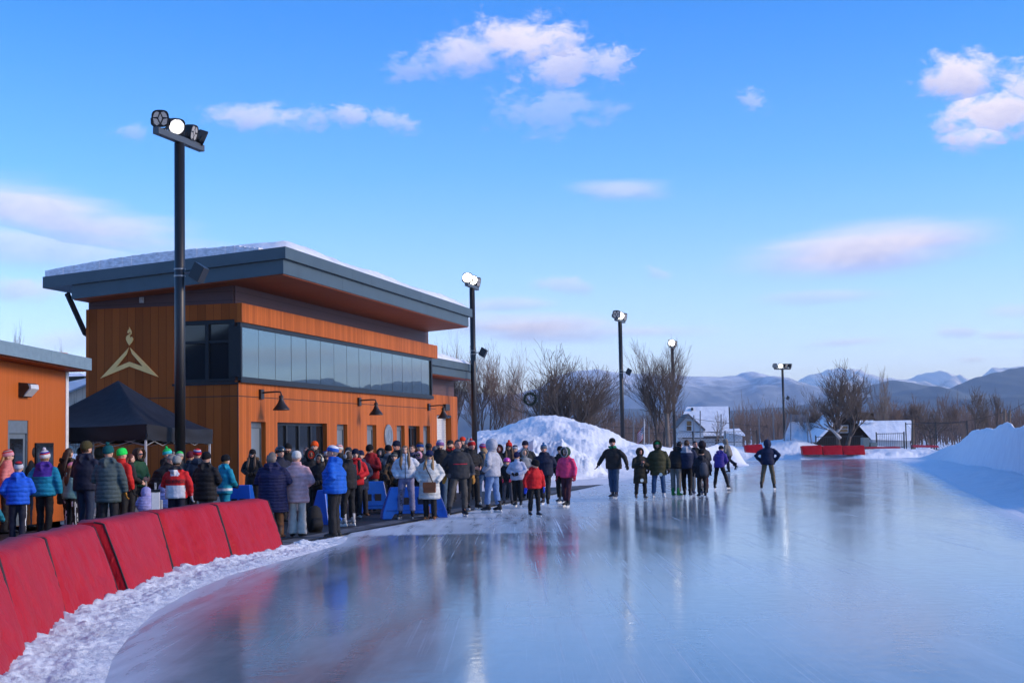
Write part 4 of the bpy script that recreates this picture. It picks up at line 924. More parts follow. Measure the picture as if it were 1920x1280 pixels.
        if hl in ('long', 'front'):
            for sx in (-1, 1):
                mb.tube([W_((sx * .055, .035, .06)), W_((sx * .080, .02, -.03)), W_((sx * .082, .03, -.11)), dn(sx * .095, .115, 1.40), dn(sx * .105, .155, 1.28), dn(sx * .085, .165, 1.16)], [(.022 * hs, .025 * hs), (.024 * hs, .04 * hs), (.030 * hs, .036 * hs), (.042 * k, .024 * k), (.036 * k, .018 * k), (.012 * k, .006 * k)], 10)
        if hl == 'bob':
            mb.tube([W_((0, -.06, .05)), W_((0, -.075, -.03)), W_((0, -.07, -.12))], [(.085 * hs, .05 * hs), (.10 * hs, .06 * hs), (.085 * hs, .04 * hs)], 12)
        ho = mb.build('hair', HMAT, r, True)
        for v in ho.data.vertices: v.co += V((noise.noise(v.co * 25), noise.noise(v.co * 23 + V((9, 0, 0))), noise.noise(v.co * 19))) * .009
    # --- hats
    if hat:
        kind, c0 = hat[0], hat[1]; cols = [c0] + list(hat[2:]); HW = [mat('knit', c, .9, .2, .15, 30, .8, 90, stretch=(1, 1, .4)) for c in cols]
        n_ = len(cols); MM = HM @ Matrix.Rotation(rad(13), 4, 'X') @ Matrix.Diagonal((.96, 1.15, 1.06, 1))
        if kind in ('beanie', 'pom'):
            mb = MB(); i1, i2, i3 = min(1, n_ - 1), min(2, n_ - 1), min(3, n_ - 1)
            mb.lathe([(.092, .006), (.100, .010), (.104, .050), (.099, .058), (.097, .075), (.090, .098), (.074, .122), (.045, .139), (0, .145)], 20, [i1, i1, i1, i1, i3 if n_ > 3 else 0, i2 if n_ > 2 else 0, 0, 0], MM)
            if kind == 'pom':
                b0 = len(mb.v); mb.ell(MM @ V((0, 0, .165)), .036 * hs, 12, 9, n_ - 1)
                for i in range(b0, len(mb.v)): c = V(mb.v[i]); mb.v[i] = tuple(c + V((noise.noise(c * 60), noise.noise(c * 57 + V((4, 0, 0))), noise.noise(c * 61))) * .014)
            ho = mb.build('knit_hat', HW, r, True)
        elif kind == 'cap':
            mb = MB(); mb.lathe([(.098, .030), (.100, .05), (.094, .09), (.07, .122), (.03, .136), (0, .138)], 20, [0, 0, n_ - 1 if n_ > 1 else 0, n_ - 1 if n_ > 1 else 0, n_ - 1 if n_ > 1 else 0], MM)
            fr_ = [HM @ V((x, y, z)) for x, y, z in ((-.075, .06, .040), (-.07, .13, .032), (-.045, .172, .024), (0, .185, .020), (.045, .172, .024), (.07, .13, .032), (.075, .06, .040))]
            mb.prism(fr_, RH @ V((0, 0, .006)) * hs); ho = mb.build('cap', [cloth(c) for c in cols], r, True)
        elif kind == 'helmet':
            mb = MB(); mb.lathe([(.098, .010), (.112, .014), (.116, .05), (.110, .09), (.085, .125), (.045, .145), (0, .150)], 20, [n_ - 1, 0, 0, 0, 0, 0], MM)
            for a in range(3): mb.tube([MM @ V((-.05 + .05 * a, y, z)) for y, z in ((.085, .09), (.03, .142), (-.04, .140), (-.09, .09))], .006, 5, n_ - 1)
            ho = mb.build('helmet', [mat('helmet_shell', c, .25, .5, .1, 5, coat=.5) for c in cols], r, True)
        elif kind == 'muffs':
            mb = MB(); mb.tube([HM @ V((.092 * math.cos(a), 0, .03 + .105 * math.sin(a))) for a in [math.pi * i / 10 for i in range(11)]], .011 * hs, 6)
            for sx in (-1, 1): mb.ell(HM @ V((sx * .098, 0, .0)), (.030 * hs, .05 * hs, .055 * hs), 12, 8, 0, RH4)
            ho = mb.build('earmuffs', mat('fleece', c0, .95, .2, .1, 40, 1.0, 90), r, True)
        elif kind == 'balaclava':
            mb = MB(); prof = [(0, -.112), (.06, -.098), (.086, -.06), (.094, 0), (.088, .05), (.070, .088), (.058, .086), (.07, .04), (0, -.06)]
            mb.lathe(prof, 18, 0, HM @ Matrix.Translation((0, 0, -.004)) @ Matrix.Rotation(rad(-90), 4, 'X') @ Matrix.Diagonal((1, 1.24, 1, 1)))
            mb.tube([HM @ V((0, -.01, -.06)), T((0, -.005, 1.5))], [.08 * hs, .085 * k], 12); ho = mb.build('balaclava', HW, r, True)
    if shades:
        mb = MB(); mb.prism([HM @ V(p) for p in ((-.068, .078, .022), (-.05, .098, .026), (0, .106, .024), (.05, .098, .026), (.068, .078, .022), (.058, .088, -.008), (.03, .104, -.012), (.006, .110, .008), (-.006, .110, .008), (-.03, .104, -.012), (-.058, .088, -.008))], RH @ V((0, .008, 0)) * hs)
        mb.build('sunglasses', SHADE, r)
    if scarf:
        mb = MB(); mb.tube([T((.10 * math.cos(a), .02 + .10 * math.sin(a), 1.505 + .012 * math.sin(3 * a))) for a in [2 * math.pi * i / 14 for i in range(15)]], .034 * k, 8, cap=False)
        mb.build('scarf', cloth(scarf), r, True)
    # --- gloves
    if gl is not None:
        for (sh, el_, wr), a in zip(J, ar):
            if a == 'pocket': continue
            mb = MB(); dd = (wr - el_).normalized(); sx = 1 if wr.x > 0 else -1
            mb.tube([wr - dd * .05 * k, wr + dd * .01 * k], [.046 * k, .038 * k], 8)
            hand(mb, wr, dd, V((-sx * .5, .6, .2)) if a in ('down', 'out', 'back') else V((0, .2, 1)), k * 1.08, 0, .6, 1.22, mitt); mb.build('glove', cloth(gl), r, True)
    # --- feet
    for hip, kn, an, f in Lg:
        mb = MB(); sx = 1 if f.x > 0 else -1; fz = lift + f.z * k; g = V((an.x, an.y, fz)); R2 = Matrix.Rotation(-sx * rad(10), 3, 'Z') @ Matrix.Rotation(rad(14) if f.z > .1 and f.y < 0 else 0, 3, 'X')
        if feet == 'kick' and f.z > .1: R2 = Matrix.Rotation(rad(-55), 3, 'X')
        if feet == 'toeup' and f.z > .01: R2 = Matrix.Rotation(rad(22), 3, 'Z') @ Matrix.Rotation(rad(24), 3, 'X')
        def Q(x, y, z): return g + R2 @ V((x * k, y * k, z * k))
        kk = k
        mb.tube([Q(0, -.095, .04), Q(0, -.08, .045), Q(0, .0, .05), Q(0, .09, .038), Q(0, .155, .028), Q(0, .178, .024)], [(.02 * kk, .02 * kk), (.040 * kk, .042 * kk), (.044 * kk, .048 * kk), (.050 * kk, .038 * kk), (.040 * kk, .027 * kk), (.012 * kk, .01 * kk)], 10, 0, ref=(1, 0, 0))
        hgt = {'skate': .24, 'boot': .26, 'ugg': .33, 'shoe': .10}[ft[0]]
        wd = {'skate': 1.0, 'boot': 1.05, 'ugg': 1.35, 'shoe': .85}[ft[0]]
        mb.tube([Q(0, -.03, .04), Q(0, -.025, .12), Q(0, -.02, hgt)], [(.048 * kk * wd, .058 * kk * wd), (.050 * kk * wd, .058 * kk * wd), (.056 * kk * wd, .062 * kk * wd)], 10)
        nm = {'skate': 'skate', 'boot': 'boot', 'ugg': 'boot', 'shoe': 'shoe'}[ft[0]]
        bo = mb.build(nm, [cloth(ft[1], 0, .5)], r, True)
        if skate:
            m2 = MB(); hv = R2.to_4x4(); hv.translation = g
            m2.prism([Q(-.006, y, z) for y, z in ((-.11, -.062), (.15, -.062), (.175, -.045), (.165, -.035), (-.11, -.035))], R2 @ V((.012 * k, 0, 0))); 
            m2.prism([Q(-.012, y, z) for y, z in ((-.10, -.034), (-.03, -.034), (-.02, .012), (-.09, .012))], R2 @ V((.024 * k, 0, 0))); m2.prism([Q(-.012, y, z) for y, z in ((.06, -.034), (.15, -.034), (.13, .010), (.05, .010))], R2 @ V((.024 * k, 0, 0)))
            m2.prism([Q(-.013, y, z) for y, z in ((-.10, -.036), (.155, -.036), (.155, -.018), (-.10, -.018))], R2 @ V((.026 * k, 0, 0)))
            m2.build('blade', ft[2] if len(ft) > 2 else WBLADE, bo)
    info = dict(root=r, k=k, T=T, B=B, HM=HM, J=J, Lg=Lg, jacket=jb, trousers=tb, RH=RH, hs=hs)
    PEOPLE[name or label] = info
    return info
LETTERS = []
def lettering(info, part, text, center, size, face, mtl, vertical=False, label=None, wide=1.0):
    """writing laid on a garment; done after fusing so that it follows the cloth. face: +1 front, -1 back, 'r' side"""
    LETTERS.append((info, part, text, center, size, face, mtl, vertical, wide))
def run_letters():
    for info, part, text, center, size, face, mtl, vertical, wide in LETTERS:
        cu = bpy.data.curves.new('lettering', 'FONT'); cu.body = text; cu.size = size; cu.align_x = 'CENTER'; cu.align_y = 'CENTER'; cu.extrude = 0.0; cu.offset = size * .02; cu.resolution_u = 3
        o = bpy.data.objects.new('lettering', cu); COL.objects.link(o); bpy.context.view_layer.update()
        me = bpy.data.meshes.new_from_object(o.evaluated_get(bpy.context.evaluated_depsgraph_get())); bpy.data.objects.remove(o)
        g = info[part]; tri = BVHTree.FromPolygons([v.co for v in g.data.vertices], [p.vertices for p in g.data.polygons])
        bm = bmesh.new(); bm.from_mesh(me); bmesh.ops.subdivide_edges(bm, edges=[e for e in bm.edges if e.calc_length() > .03], cuts=1); bmesh.ops.triangulate(bm, faces=bm.faces)
        for v in bm.verts:
            a, b = v.co.x * wide, v.co.y
            if vertical: a, b = b, -a
            if face in (1, -1):
                st = V((center[0] - a * face, face * 1.0, center[1] + b)); dr = V((0, -face, 0))
            else:
                sg_ = 1 if face == 'r' else -1; st = V((sg_ * 1.0, center[0] + a * sg_, center[1] + b)); dr = V((-sg_, 0, 0))
            hit = tri.ray_cast(st, dr, 1.4)
            v.co = (hit[0] - dr * .006) if hit[0] is not None else st + dr * .85
        bm.to_mesh(me); bm.free(); me.materials.clear(); me.materials.append(mtl)
        x = bpy.data.objects.new('lettering', me); COL.objects.link(x); x.parent = info['root']
BK = (.009, .009, .011); BK2 = (.016, .016, .020); NV = (.010, .014, .040); JEAN = (.045, .085, .18); JEANL = (.16, .25, .42); GREY = (.16, .165, .17); DG = (.035, .037, .040); OLV = (.036, .036, .017)
RED = (.50, .012, .018); WHT = (.68, .70, .74); BLU = (.010, .10, .60); CRM = (.62, .58, .50); BRN = (.10, .045, .02); PNK = (.62, .36, .36); BL = BK
MUST = (.42, .19, .03)
hB = (.05, .028, .015); hBl = (.34, .20, .09); hDk = (.014, .010, .009); hRd = (.13, .035, .018); hGr = (.16, .13, .11)
Pn = person
# --- left, behind the red pads, most with their backs to the camera
Pn('person in a coral pink jacket and red grey striped knit hat at the left edge', 10, 843, 84, -75, jk=(.62, .20, .19), hat=('beanie', (.50, .02, .03), (.62, .30, .36), (.3, .29, .3)), hair=(hBl, 'back'), q=.08)
i_ = Pn('person in a bright blue hooded puffer with white stripe down dark track pants', 33, 865, 95, 8, jk=BLU, q=.085, hood='down', hat=('beanie', (.45, .02, .03), (.5, .5, .55), (.04, .02, .04), (.5, .5, .55)), tr=(.012, .014, .03), tpaint=(WHT, lambda c: c.x > .07 and abs(c.y - .0) < .02 and c.z < .9), arms=('pocket', 'front'), w=1.08)
Pn('child in a teal sleeved jacket with dark gloves cut off by the left frame edge', -22, 915, 112, -30, jk=(.01, .17, .24), q=.08, gl=BK, arms='low', hat=('beanie', BK), tr=BK2)
Pn('person in a black hooded jacket and jeans turned to the right behind the blue puffer', 50, 836, 79, -55, jk=BK, hood='up', tr=(.03, .04, .06), arms='pocket')
Pn('person in a turquoise puffer with purple yoke and a white red blue bobble hat', 83, 841, 89, -8, jk=(.004, .20, .34), q=.088, jl='hip', hood=None, hat=('pom', (.60, .60, .62), (.62, .62, .62), (.015, .05, .30), (.48, .03, .03), (.6, .55, .6)), hair=(hBl, 'short'), arms=('pocket', 'down'), gl=BK, tr=BK, w=1.08, jpaint=([(.055, .02, .24)], lambda c: 1 if c.z > 1.27 and abs(c.x) < .2 else 0))
Pn('person in a dark coat with long brown hair beside the turquoise puffer', 126, 840, 80, -25, jk=(.016, .012, .012), jl='knee', hair=((.04, .022, .015), 'back'), hood='fur', liner=(.06, .045, .035), arms='front')
Pn('child in a pale mint fleece jacket and pink orange cap with striped track pants', 133, 866, 84, -30, jk=(.16, .33, .34), hat=('beanie', (.60, .22, .32), (.58, .30, .14)), hair=((.05, .025, .015), 'back'), arms=('down', 'down'), gl=(.2, .12, .16), tr=BK, tpaint=(WHT, lambda c: abs(c.x) > .12 and abs(c.y % .05) < .018 and c.z < .8))
Pn('person in a navy fleece and olive knit beanie with jeans and back turned', 160, 827, 88, -22, jk=(.010, .013, .032), hat=('beanie', (.065, .055, .022)), hair=(hB, 'short'), tr=(.022, .035, .07), arms='front', w=1.12, look=-18)
Pn('person in a long grey green quilted coat, teal bobble hat and mustard glove', 203, 831, 93, -6, jk=(.060, .088, .092), q=.085, jl='thigh', hood='down', hat=('pom', (.006, .085, .09)), arms=('front', 'down'), gl=MUST, tr=BK2, w=1.02)
Pn('person in a red jacket and neon green beanie half behind the grey green coat', 226, 840, 84, -30, jk=(.58, .018, .014), hat=('beanie', (.02, .72, .10)), arms=('front', 'down'), gl=BK)
Pn('person in a green plaid jacket and sunglasses with brown fur lined hood', 257, 840, 75, -115, jk=(.012, .065, .028), hood='up', hoodc=(.05, .035, .025), liner=(.10, .07, .05), shades=True, scarf=BK, arms='front', sk='red')
Pn('person with reddish brown hair in a dark coat left of the green plaid jacket', 243, 851, 79, -60, jk=(.02, .015, .015), hair=(hRd, 'back'), arms='front')
Pn('person in a dark olive coat in the shade under the tent', 187, 838, 73, -60, jk=(.02, .024, .016), hood='up', arms='front')
Pn('person in a black coat and dark hair under the left of the tent', 150, 838, 72, -40, jk=BK, hair=(hDk, 'short'), arms='front')
Pn('person in a black puffer bending forward, wearing a grey bobble hat', 296, 846, 82, -60, jk=BK, q=.09, hat=('pom', (.26, .24, .22), (.3, .28, .26), (.2, .18, .17)), lean=26, h=1.72, w=1.25, arms='reach', look=-10)
Pn('person in a neon green and aqua jester hat behind the bending puffer', 312, 838, 73, -100, jk=BK2, hat=('pom', (.02, .62, .12), (.05, .55, .6), (.02, .5, .12)), arms='front')
Pn('person in a bright green and grey hat behind the red and white hoodie', 338, 846, 76, 200, jk=DG, hat=('beanie', (.04, .55, .12), (.35, .35, .35)), arms='front')
rw = Pn('person in a red and white hoodie lettered across the back, with grey beanie', 331, 854, 91, -5, jk=(.56, .012, .014), hat=('beanie', (.30, .29, .27)), hair=(hB, 'short'), hood='down', arms=('front', 'down'), gl=(.55, .55, .58), tr=(.012, .014, .03), w=1.1,
       jpaint=([(.66, .66, .70), (.02, .02, .024)], lambda c: 2 if c.z > 1.49 else (1 if (c.z < 1.15 and abs(c.x) < .225) or (c.y < -.09 and c.z > 1.355 and abs(c.x) < .17 - (1.46 - c.z) * .9) else 0)))
lettering(rw, 'jacket', 'RED WINGS', (0, 1.235 * rw['k']), .105, -1, mat('dark_letter', (.035, .010, .014), .6), wide=.74)
Pn('child in a lavender patterned padded coat crouching beside the white post', 274, 905, 88, 10, jk=(.33, .33, .62), q=.06, jl='hip', lean=30, h=1.02, hood='up', arms='low', w=1.25, tr=BK2)
Pn('person in a lavender coat half hidden right of the white post', 309, 906, 86, 20, jk=(.36, .36, .60), q=.06, hood='up', lean=20, h=1.05, w=1.1, arms='low')
Pn('person in a red white and blue hat behind the black hooded puffer', 372, 841, 76, 20, jk=(.012, .025, .05), hat=('beanie', (.55, .02, .02), (.50, .02, .03), (.5, .5, .55), (.02, .05, .3)), arms='front', side=0)
Pn('person in a dark blue jacket and maroon hat facing away under the tent edge', 356, 846, 75, -20, jk=(.012, .03, .06), hat=('beanie', (.10, .015, .03)), arms='front')
Pn('person in a black hooded puffer and black beanie beside the red white hoodie', 386, 847, 87, -20, jk=BK, q=.10, jl='thigh', hood='down', hat=('beanie', BK), arms=('front', 'front'), tr=(.10, .12, .15), w=1.12)
tq = Pn('person in a turquoise race suit with white belt and black beanie', 421, 852, 84, -45, jk=(.004, .22, .33), tr=(.004, .20, .30), hat=('beanie', BK), hair=(hBl, 'short'), arms=('front', 'front'), gl=BK, jl='hip', jpaint=([(.62, .62, .64)], lambda c: 1 if abs(c.z - .965) < .03 or (c.z > .97 and c.x < -.02 and c.y < -.05 and abs(c.x + .06) < .045) else 0))
lettering(tq, 'jacket', 'SKATE', (-.06, 1.2 * tq['k']), .07, -1, mat('black_letter', (.012, .012, .012), .6), vertical=True)
bw = Pn('person in a long black coat, sunglasses and black beanie standing by the corner', 474, 842, 64, 172, jk=BK, jl='thigh', hat=('beanie', BK), hair=((.12, .07, .04), 'front'), shades=True, hood='fur', liner=(.13, .08, .045), arms='front', gl=BK, tr=BK2)
Pn('person in a long navy quilted coat with short grey brown hair, back turned', 512, 847, 94, -8, jk=(.010, .013, .060), q=.062, jl='knee', hood='down', hair=(hGr, 'bob'), arms=('front', 'front'), tr=(.13, .055, .02), ft=('boot', (.06, .03, .02)), w=1.3)
Pn('person in a black sports helmet and navy jacket behind the navy coat', 526, 836, 78, 215, jk=(.012, .015, .035), hat=('helmet', (.012, .016, .022), (.1, .12, .14)), arms='front', look=20)
Pn('bearded person in a black beanie and dark jacket in front of the glass doors', 539, 831, 71, 175, jk=(.014, .014, .013), hat=('beanie', BK), beard=(.02, .014, .012), hood='fur', liner=(.05, .045, .04), arms='front', sk='tan')
Pn('person in a pale pink quilted coat, white knit beret and cream flared trousers', 557, 845, 93, -10, jk=(.74, .41, .39), q=.085, jl='thigh', hat=('beanie', (.62, .60, .55)), arms=('front', 'front'), tr=(.58, .53, .46), flare=1.0, ft=('shoe', BK), w=1.1)
Pn('person with swept back greying hair facing the camera behind the pink coat', 577, 838, 68, 178, jk=DG, hair=((.10, .07, .06), 'short'), arms='front', sk='red')
Pn('person in a bright orange knit hat before the glass doors', 593, 827, 65, 165, jk=BK2, hat=('beanie', (.75, .085, .012)), arms='front')
Pn('person in a black hood and red balaclava facing the camera', 584, 841, 75, 190, jk=BK, hood='up', hat=('balaclava', (.42, .03, .02)), arms='front', gl=(.30, .02, .02), sk='brown')
Pn('person all in black wearing cream fleece earmuffs', 600, 852, 79, 168, jk=BK, hat=('muffs', (.62, .57, .46)), hair=(hDk, 'short'), jl='hip', arms='front', gl=BK, sk='brown', w=.95, tr=BK)
Pn('person in sunglasses and a white headband behind the blue puffer man', 614, 846, 70, 180, jk=BK2, hat=('beanie', (.5, .48, .46), (.45, .3, .28)), hair=(hB, 'front'), shades=True, arms='front')
bm_ = Pn('person in a royal blue puffer and blue white mesh cap in profile', 628, 835, 94, 82, jk=(.006, .10, .50), q=.075, hood='down', hat=('cap', (.012, .09, .42), (.66, .66, .70)), hair=(hGr, 'short'), arms='pocket', tr=(.012, .012, .014), w=1.3, sk='red', feet='close')
Pn('person in a red and white striped hat behind the blue puffer man', 638, 833, 68, 160, jk=BK2, hat=('beanie', (.55, .10, .09), (.6, .58, .56), (.6, .5, .48)), arms='front')
Pn('person with grey earmuffs and brown hair in black, on black and white skates', 655, 846, 83, 60, jk=BK, hat=('muffs', (.32, .33, .36)), hair=((.09, .05, .03), 'short'), arms='front', gl=BK2, ft=('skate', (.35, .35, .36)), tr=BK)
Pn('person in a black coat and charcoal hat behind the red jacket', 656, 838, 65, 170, jk=BK, hat=('beanie', DG), arms='front')
Pn('person in a black hooded parka left of the grey backpack', 715, 840, 66, 160, jk=BK2, hood='up', arms='front')
Pn('person in a dark navy parka and grey beanie behind the long cream coat', 818, 836, 66, 185, jk=NV, hat=('beanie', (.12, .12, .13)), arms='front')
Pn('person in a bright red jacket and navy beanie with long dark hair', 667, 841, 75, 188, jk=(.58, .014, .020), hat=('beanie', (.010, .014, .035)), hair=(hDk, 'long'), scarf=(.5, .015, .02), arms=('front', 'front'), gl=BK2, tr=BK, ft=('shoe', (.25, .25, .24)))
Pn('person in a navy coat and navy beanie with brown boots behind the red jacket', 676, 844, 73, 200, jk=(.012, .018, .045), hat=('beanie', (.012, .018, .05)), jl='thigh', arms='front', ft=('boot', (.16, .075, .03)), tr=BK2)
Pn('person in a dark red jacket and black beanie looking down beside the small blue barrier', 697, 833, 68, 165, jk=(.30, .010, .014), hat=('beanie', BK), hood='down', nod=28, arms=('phone', 'low'), gl=(.25, .02, .03), tr=GREY, sk='tan')
Pn('person in a black beanie and grey backpack facing the building', 730, 834, 66, 20, jk=(.10, .11, .13), hat=('beanie', BK), arms='front')
Pn('person in black with a navy beanie looking to the left above the camouflage child', 748, 826, 69, 140, jk=BK, hat=('beanie', (.010, .014, .035)), arms='front', w=1.25, sk='red')
Pn('child in a brown camouflage jacket and dark beanie leaning on the blue barrier', 739, 847, 71, 190, jk=(.10, .055, .025), hat=('beanie', (.03, .03, .03), (.12, .12, .11)), hood='fur', liner=(.03, .03, .03), arms=('low', 'low'), gl=(.05, .03, .02), jpaint=([(.018, .016, .014)], lambda c: 1 if noise.noise(c * 9) > .02 else 0))
wj = Pn('person in a white jacket with very long light brown hair and lilac sweatpants', 763, 835, 77, 176, jk=(.60, .63, .68), q=.11, jl='crop', hair=((.20, .12, .06), 'long'), arms='pocket', tr=(.22, .22, .36), ft=('skate', BK2, BLADE), jpaint=([BK2], lambda c: 1 if abs(c.x) < .012 and c.y > 0 else 0))
lettering(wj, 'trousers', 'CORTLAND', (.125, .55 * wj['k']), .085, 1, mat('black_letter', (.012, .012, .012), .6), vertical=True, wide=.85)
Pn('person with short brown hair behind the girl in white', 775, 834, 62, 150, jk=(.05, .05, .10), hair=((.08, .04, .02), 'short'), arms='front')
Pn('person in a blue and brown knit hat in front of the double door', 789, 829, 65, 185, jk=BK2, hat=('beanie', (.10, .05, .02), (.02, .06, .22)), arms='front')
Pn('child in a pink balaclava and sunglasses', 788, 845, 68, 178, jk=NV, hat=('balaclava', (.58, .30, .40)), shades=True, arms='low')
Pn('person in a black cap seen from behind by the last narrow window', 805, 831, 61, 15, jk=DG, hat=('cap', BK), hair=(hB, 'short'), arms='front')
cw = Pn('person in a long cream quilted coat, navy beanie and tan suede boots', 806, 844, 78, 174, jk=(.55, .56, .54), q=.10, jl='knee', hat=('beanie', (.012, .02, .07)), hair=(hBl, 'front'), shades=True, arms=('pocket', 'pocket'), tr=BK, ft=('ugg', (.24, .085, .025)), w=1.12)
Pn('person in a purple grey knit cap and black jacket with one mustard glove', 827, 825, 70, 178, jk=BK, hat=('beanie', (.42, .38, .48), (.20, .10, .26)), beard=(.10, .05, .03), arms=('pocket', 'down'), gl=MUST, tr=(.05, .09, .15), w=1.08)
Pn('person in a black cap and red collar beside the shutter', 847, 825, 60, 170, jk=BK2, hat=('cap', BK), scarf=(.5, .02, .02), arms='front', beard=(.02, .02, .02))
tm = Pn('tall bareheaded person in a charcoal jacket with red piping and mustard mittens', 862, 824, 76, 196, jk=(.022, .025, .032), jl='hip', hair=((.04, .035, .03), 'short'), arms=('down', 'back'), gl=MUST, mitt=True, tr=(.065, .06, .055), feet=((-.12, .0, 0), (.30, .18, .04)), ft=('skate', BK2, WBLADE), w=1.15, sk='red', scarf=(.08, .08, .085), look=20, jpaint=([(.42, .015, .04), (.10, .10, .11)], lambda c: 1 if abs(c.z - 1.255) < .012 and c.y > .02 and abs(c.x) < .17 else (2 if c.z < 1.03 and abs(c.x) > .22 and c.z > .95 else 0)))
Pn('person in an orange hat far back by the pole', 870, 819, 52, 180, jk=DG, hat=('beanie', (.65, .05, .02)), arms='front')
Pn('person in a grey bobble beanie by the light pole', 880, 822, 58, 160, jk=BK2, hat=('pom', (.28, .28, .29)), arms='front')
Pn('person in a red patterned bobble hat and black puffer turned to the right', 886, 823, 69, -140, jk=BK, q=.09, hat=('pom', (.50, .03, .03), (.42, .02, .02), (.5, .4, .35), (.5, .05, .05)), arms='front', tr=BK, ft=('skate', BK, WBLADE), feet='step', sk='red')
Pn('person in a rainbow striped hat and dark grey jacket with jeans', 908, 831, 63, 30, jk=(.04, .042, .055), hood='down', hat=('beanie', (.14, .05, .32), (.55, .03, .06), (.6, .25, .08), (.06, .1, .5)), hair=(hBl, 'back'), arms='pocket', tr=(.05, .10, .19), ft=('skate', (.3, .3, .3)))
gh_ = Pn('person in a pale grey hoodie with hood up and light blue jeans', 925, 823, 72, 62, jk=(.40, .41, .46), hood='up', tr=(.14, .23, .42), arms='pocket', ft=('skate', BK2, WBLADE), feet='step', w=1.05)
lettering(gh_, 'jacket', 'ADK', (-.02, 1.24 * gh_['k']), .09, 'l', mat('green_letter', (.01, .10, .07), .6), vertical=True)
Pn('person in a black hood behind the pale grey hoodie', 939, 833, 59, 170, jk=BK, hood='up', hat=('balaclava', (.30, .03, .03)), arms='front')
Pn('person in a red bobble hat and sunglasses in front of the snow heap', 957, 826, 59, 178, jk=(.05, .035, .03), hat=('pom', (.55, .03, .02)), hair=((.09, .045, .02), 'front'), shades=True, arms='front')
Pn('child in a pink helmet and dark grey snowsuit', 953, 857, 66, 172, jk=(.022, .022, .026), hat=('helmet', (.62, .04, .34), (.3, .02, .2)), scarf=(.3, .28, .28), tr=(.075, .08, .10), arms='low', gl=(.35, .03, .1), ft=('skate', BK2, WBLADE))
Pn('person in a navy and white striped hat behind the lilac white jacket', 968, 834, 57, 160, jk=NV, hat=('beanie', (.02, .03, .08), (.4, .42, .46), (.015, .02, .05)), arms='front')
lw_ = Pn('person in a lilac white jacket and navy cap looking down, dark fur on the hood', 971, 847, 67, 165, jk=(.48, .49, .60), hat=('beanie', (.012, .014, .06)), hood='fur', liner=(.02, .02, .024), nod=30, arms='front', gl=BK, tr=BK, ft=('skate', DG, WBLADE), w=1.08)
Pn('person in a grey hood behind the lilac white jacket', 984, 841, 59, 190, jk=(.22, .225, .235), hood='up', arms='front')
Pn('tall person in a black purple beanie and dark jacket before the snow heap', 988, 826, 58, 178, jk=(.018, .020, .022), hat=('beanie', (.014, .012, .03)), arms='pocket', sk='red')
Pn('child in a red jacket and blue mittens with head bowed on the ice', 1002, 860, 78, 205, jk=(.52, .010, .014), hat=('beanie', BK), lean=10, nod=25, look=25, arms='down', gl=(.02, .06, .50), mitt=True, tr=BK, ft=('skate', (.02, .03, .05), WBLADE), feet='step', w=1.15)
nj = Pn('person in a navy jacket and blue goggle hat skating in front of the snow heap', 1023, 830, 66, 172, jk=(.008, .013, .038), hood='down', hat=('pom', (.02, .10, .22), (.14, .15, .17), (.02, .12, .3)), arms='behind', tr=(.014, .015, .022), ft=('skate', BK2, WBLADE), feet='stride', sk='red', w=1.12)
Pn('person in black and a dark cap standing behind the pink hoodie', 1053, 836, 64, 150, jk=BK, hat=('beanie', BK), arms='down', gl=BK, ft=('skate', (.02, .04, .08), WBLADE), tr=BK)
Pn('child in a hot pink hoodie over a dark green hood', 1064, 838, 68, 150, jk=(.74, .05, .15), hood='up', hoodc=(.012, .05, .03), jl='hip', arms='down', gl=(.45, .02, .05), tr=(.05, .012, .025), ft=('skate', BK2, WBLADE), liner=(.30, .30, .32))
Pn('person in a dark brown leather jacket, jeans and black beanie gliding left', 1152, 821, 60, 150, jk=(.030, .024, .022), hat=('beanie', BK), scarf=(.01, .22, .10), arms=('out', 'out'), gl=BK, tr=(.035, .075, .15), ft=('skate', (.07, .07, .08), WBLADE), look=25, w=1.15, feet='close', sk='red')
ph = Pn('person in a long olive hooded coat holding a camera', 1202, 839, 62, 190, jk=(.022, .020, .013), jl='knee', q=.16, hood='up', hat=('balaclava', BK), arms='phone', tr=BK, ft=('skate', (.12, .12, .12), WBLADE), feet='wide', sk='red')
og = Pn('person in an olive green puffer with hood over a bright green hat', 1236, 824, 62, 176, jk=(.040, .040, .016), q=.13, jl='thigh', hood='up', hat=('beanie', (.02, .28, .09)), liner=(.05, .05, .03), arms='down', gl=BK, tr=(.03, .075, .17), ft=('skate', (.66, .66, .66), WBLADE), feet='wide', w=1.08, sk='red')
for i_2, (zz_, xx_) in ((ph, (.72, .02)), (og, (.80, -.06))):
    g_ = i_2['k']; mb = MB(); mb.tube([(xx_, .235 if i_2 is og else .225, zz_ * g_), (xx_, .245 if i_2 is og else .235, zz_ * g_)], .052, 16); mb.build('badge', mat('pale_badge', (.5, .6, .62), .5, .5, .3, 40), i_2['root'])
Pn('person in a black jacket and grey trousers bending over, on green skates', 1268, 832, 60, -35, jk=BK, tr=(.17, .17, .165), lean=22, h=1.74, arms='low', hair=(hDk, 'short'), ft=('skate', (.015, .20, .05), BLADE))
Pn('person in a navy jacket over a grey hood with brown hair, back turned', 1289, 824, 60, -10, jk=(.010, .018, .055), hair=((.06, .03, .018), 'short'), hood='down', arms='down', gl=BK, tr=(.012, .011, .012), ft=('skate', BK2, BLADE), w=1.12, jpaint=([(.35, .36, .42)], lambda c: 1 if c.y < -.06 and c.z > 1.42 else 0))
Pn('person in grey trousers facing the low sun behind the navy jacket', 1306, 827, 58, 200, jk=BK2, hair=(hDk, 'short'), tr=(.16, .16, .165), arms='low', ft=('skate', (.1, .1, .14), BLADE), sk='red')
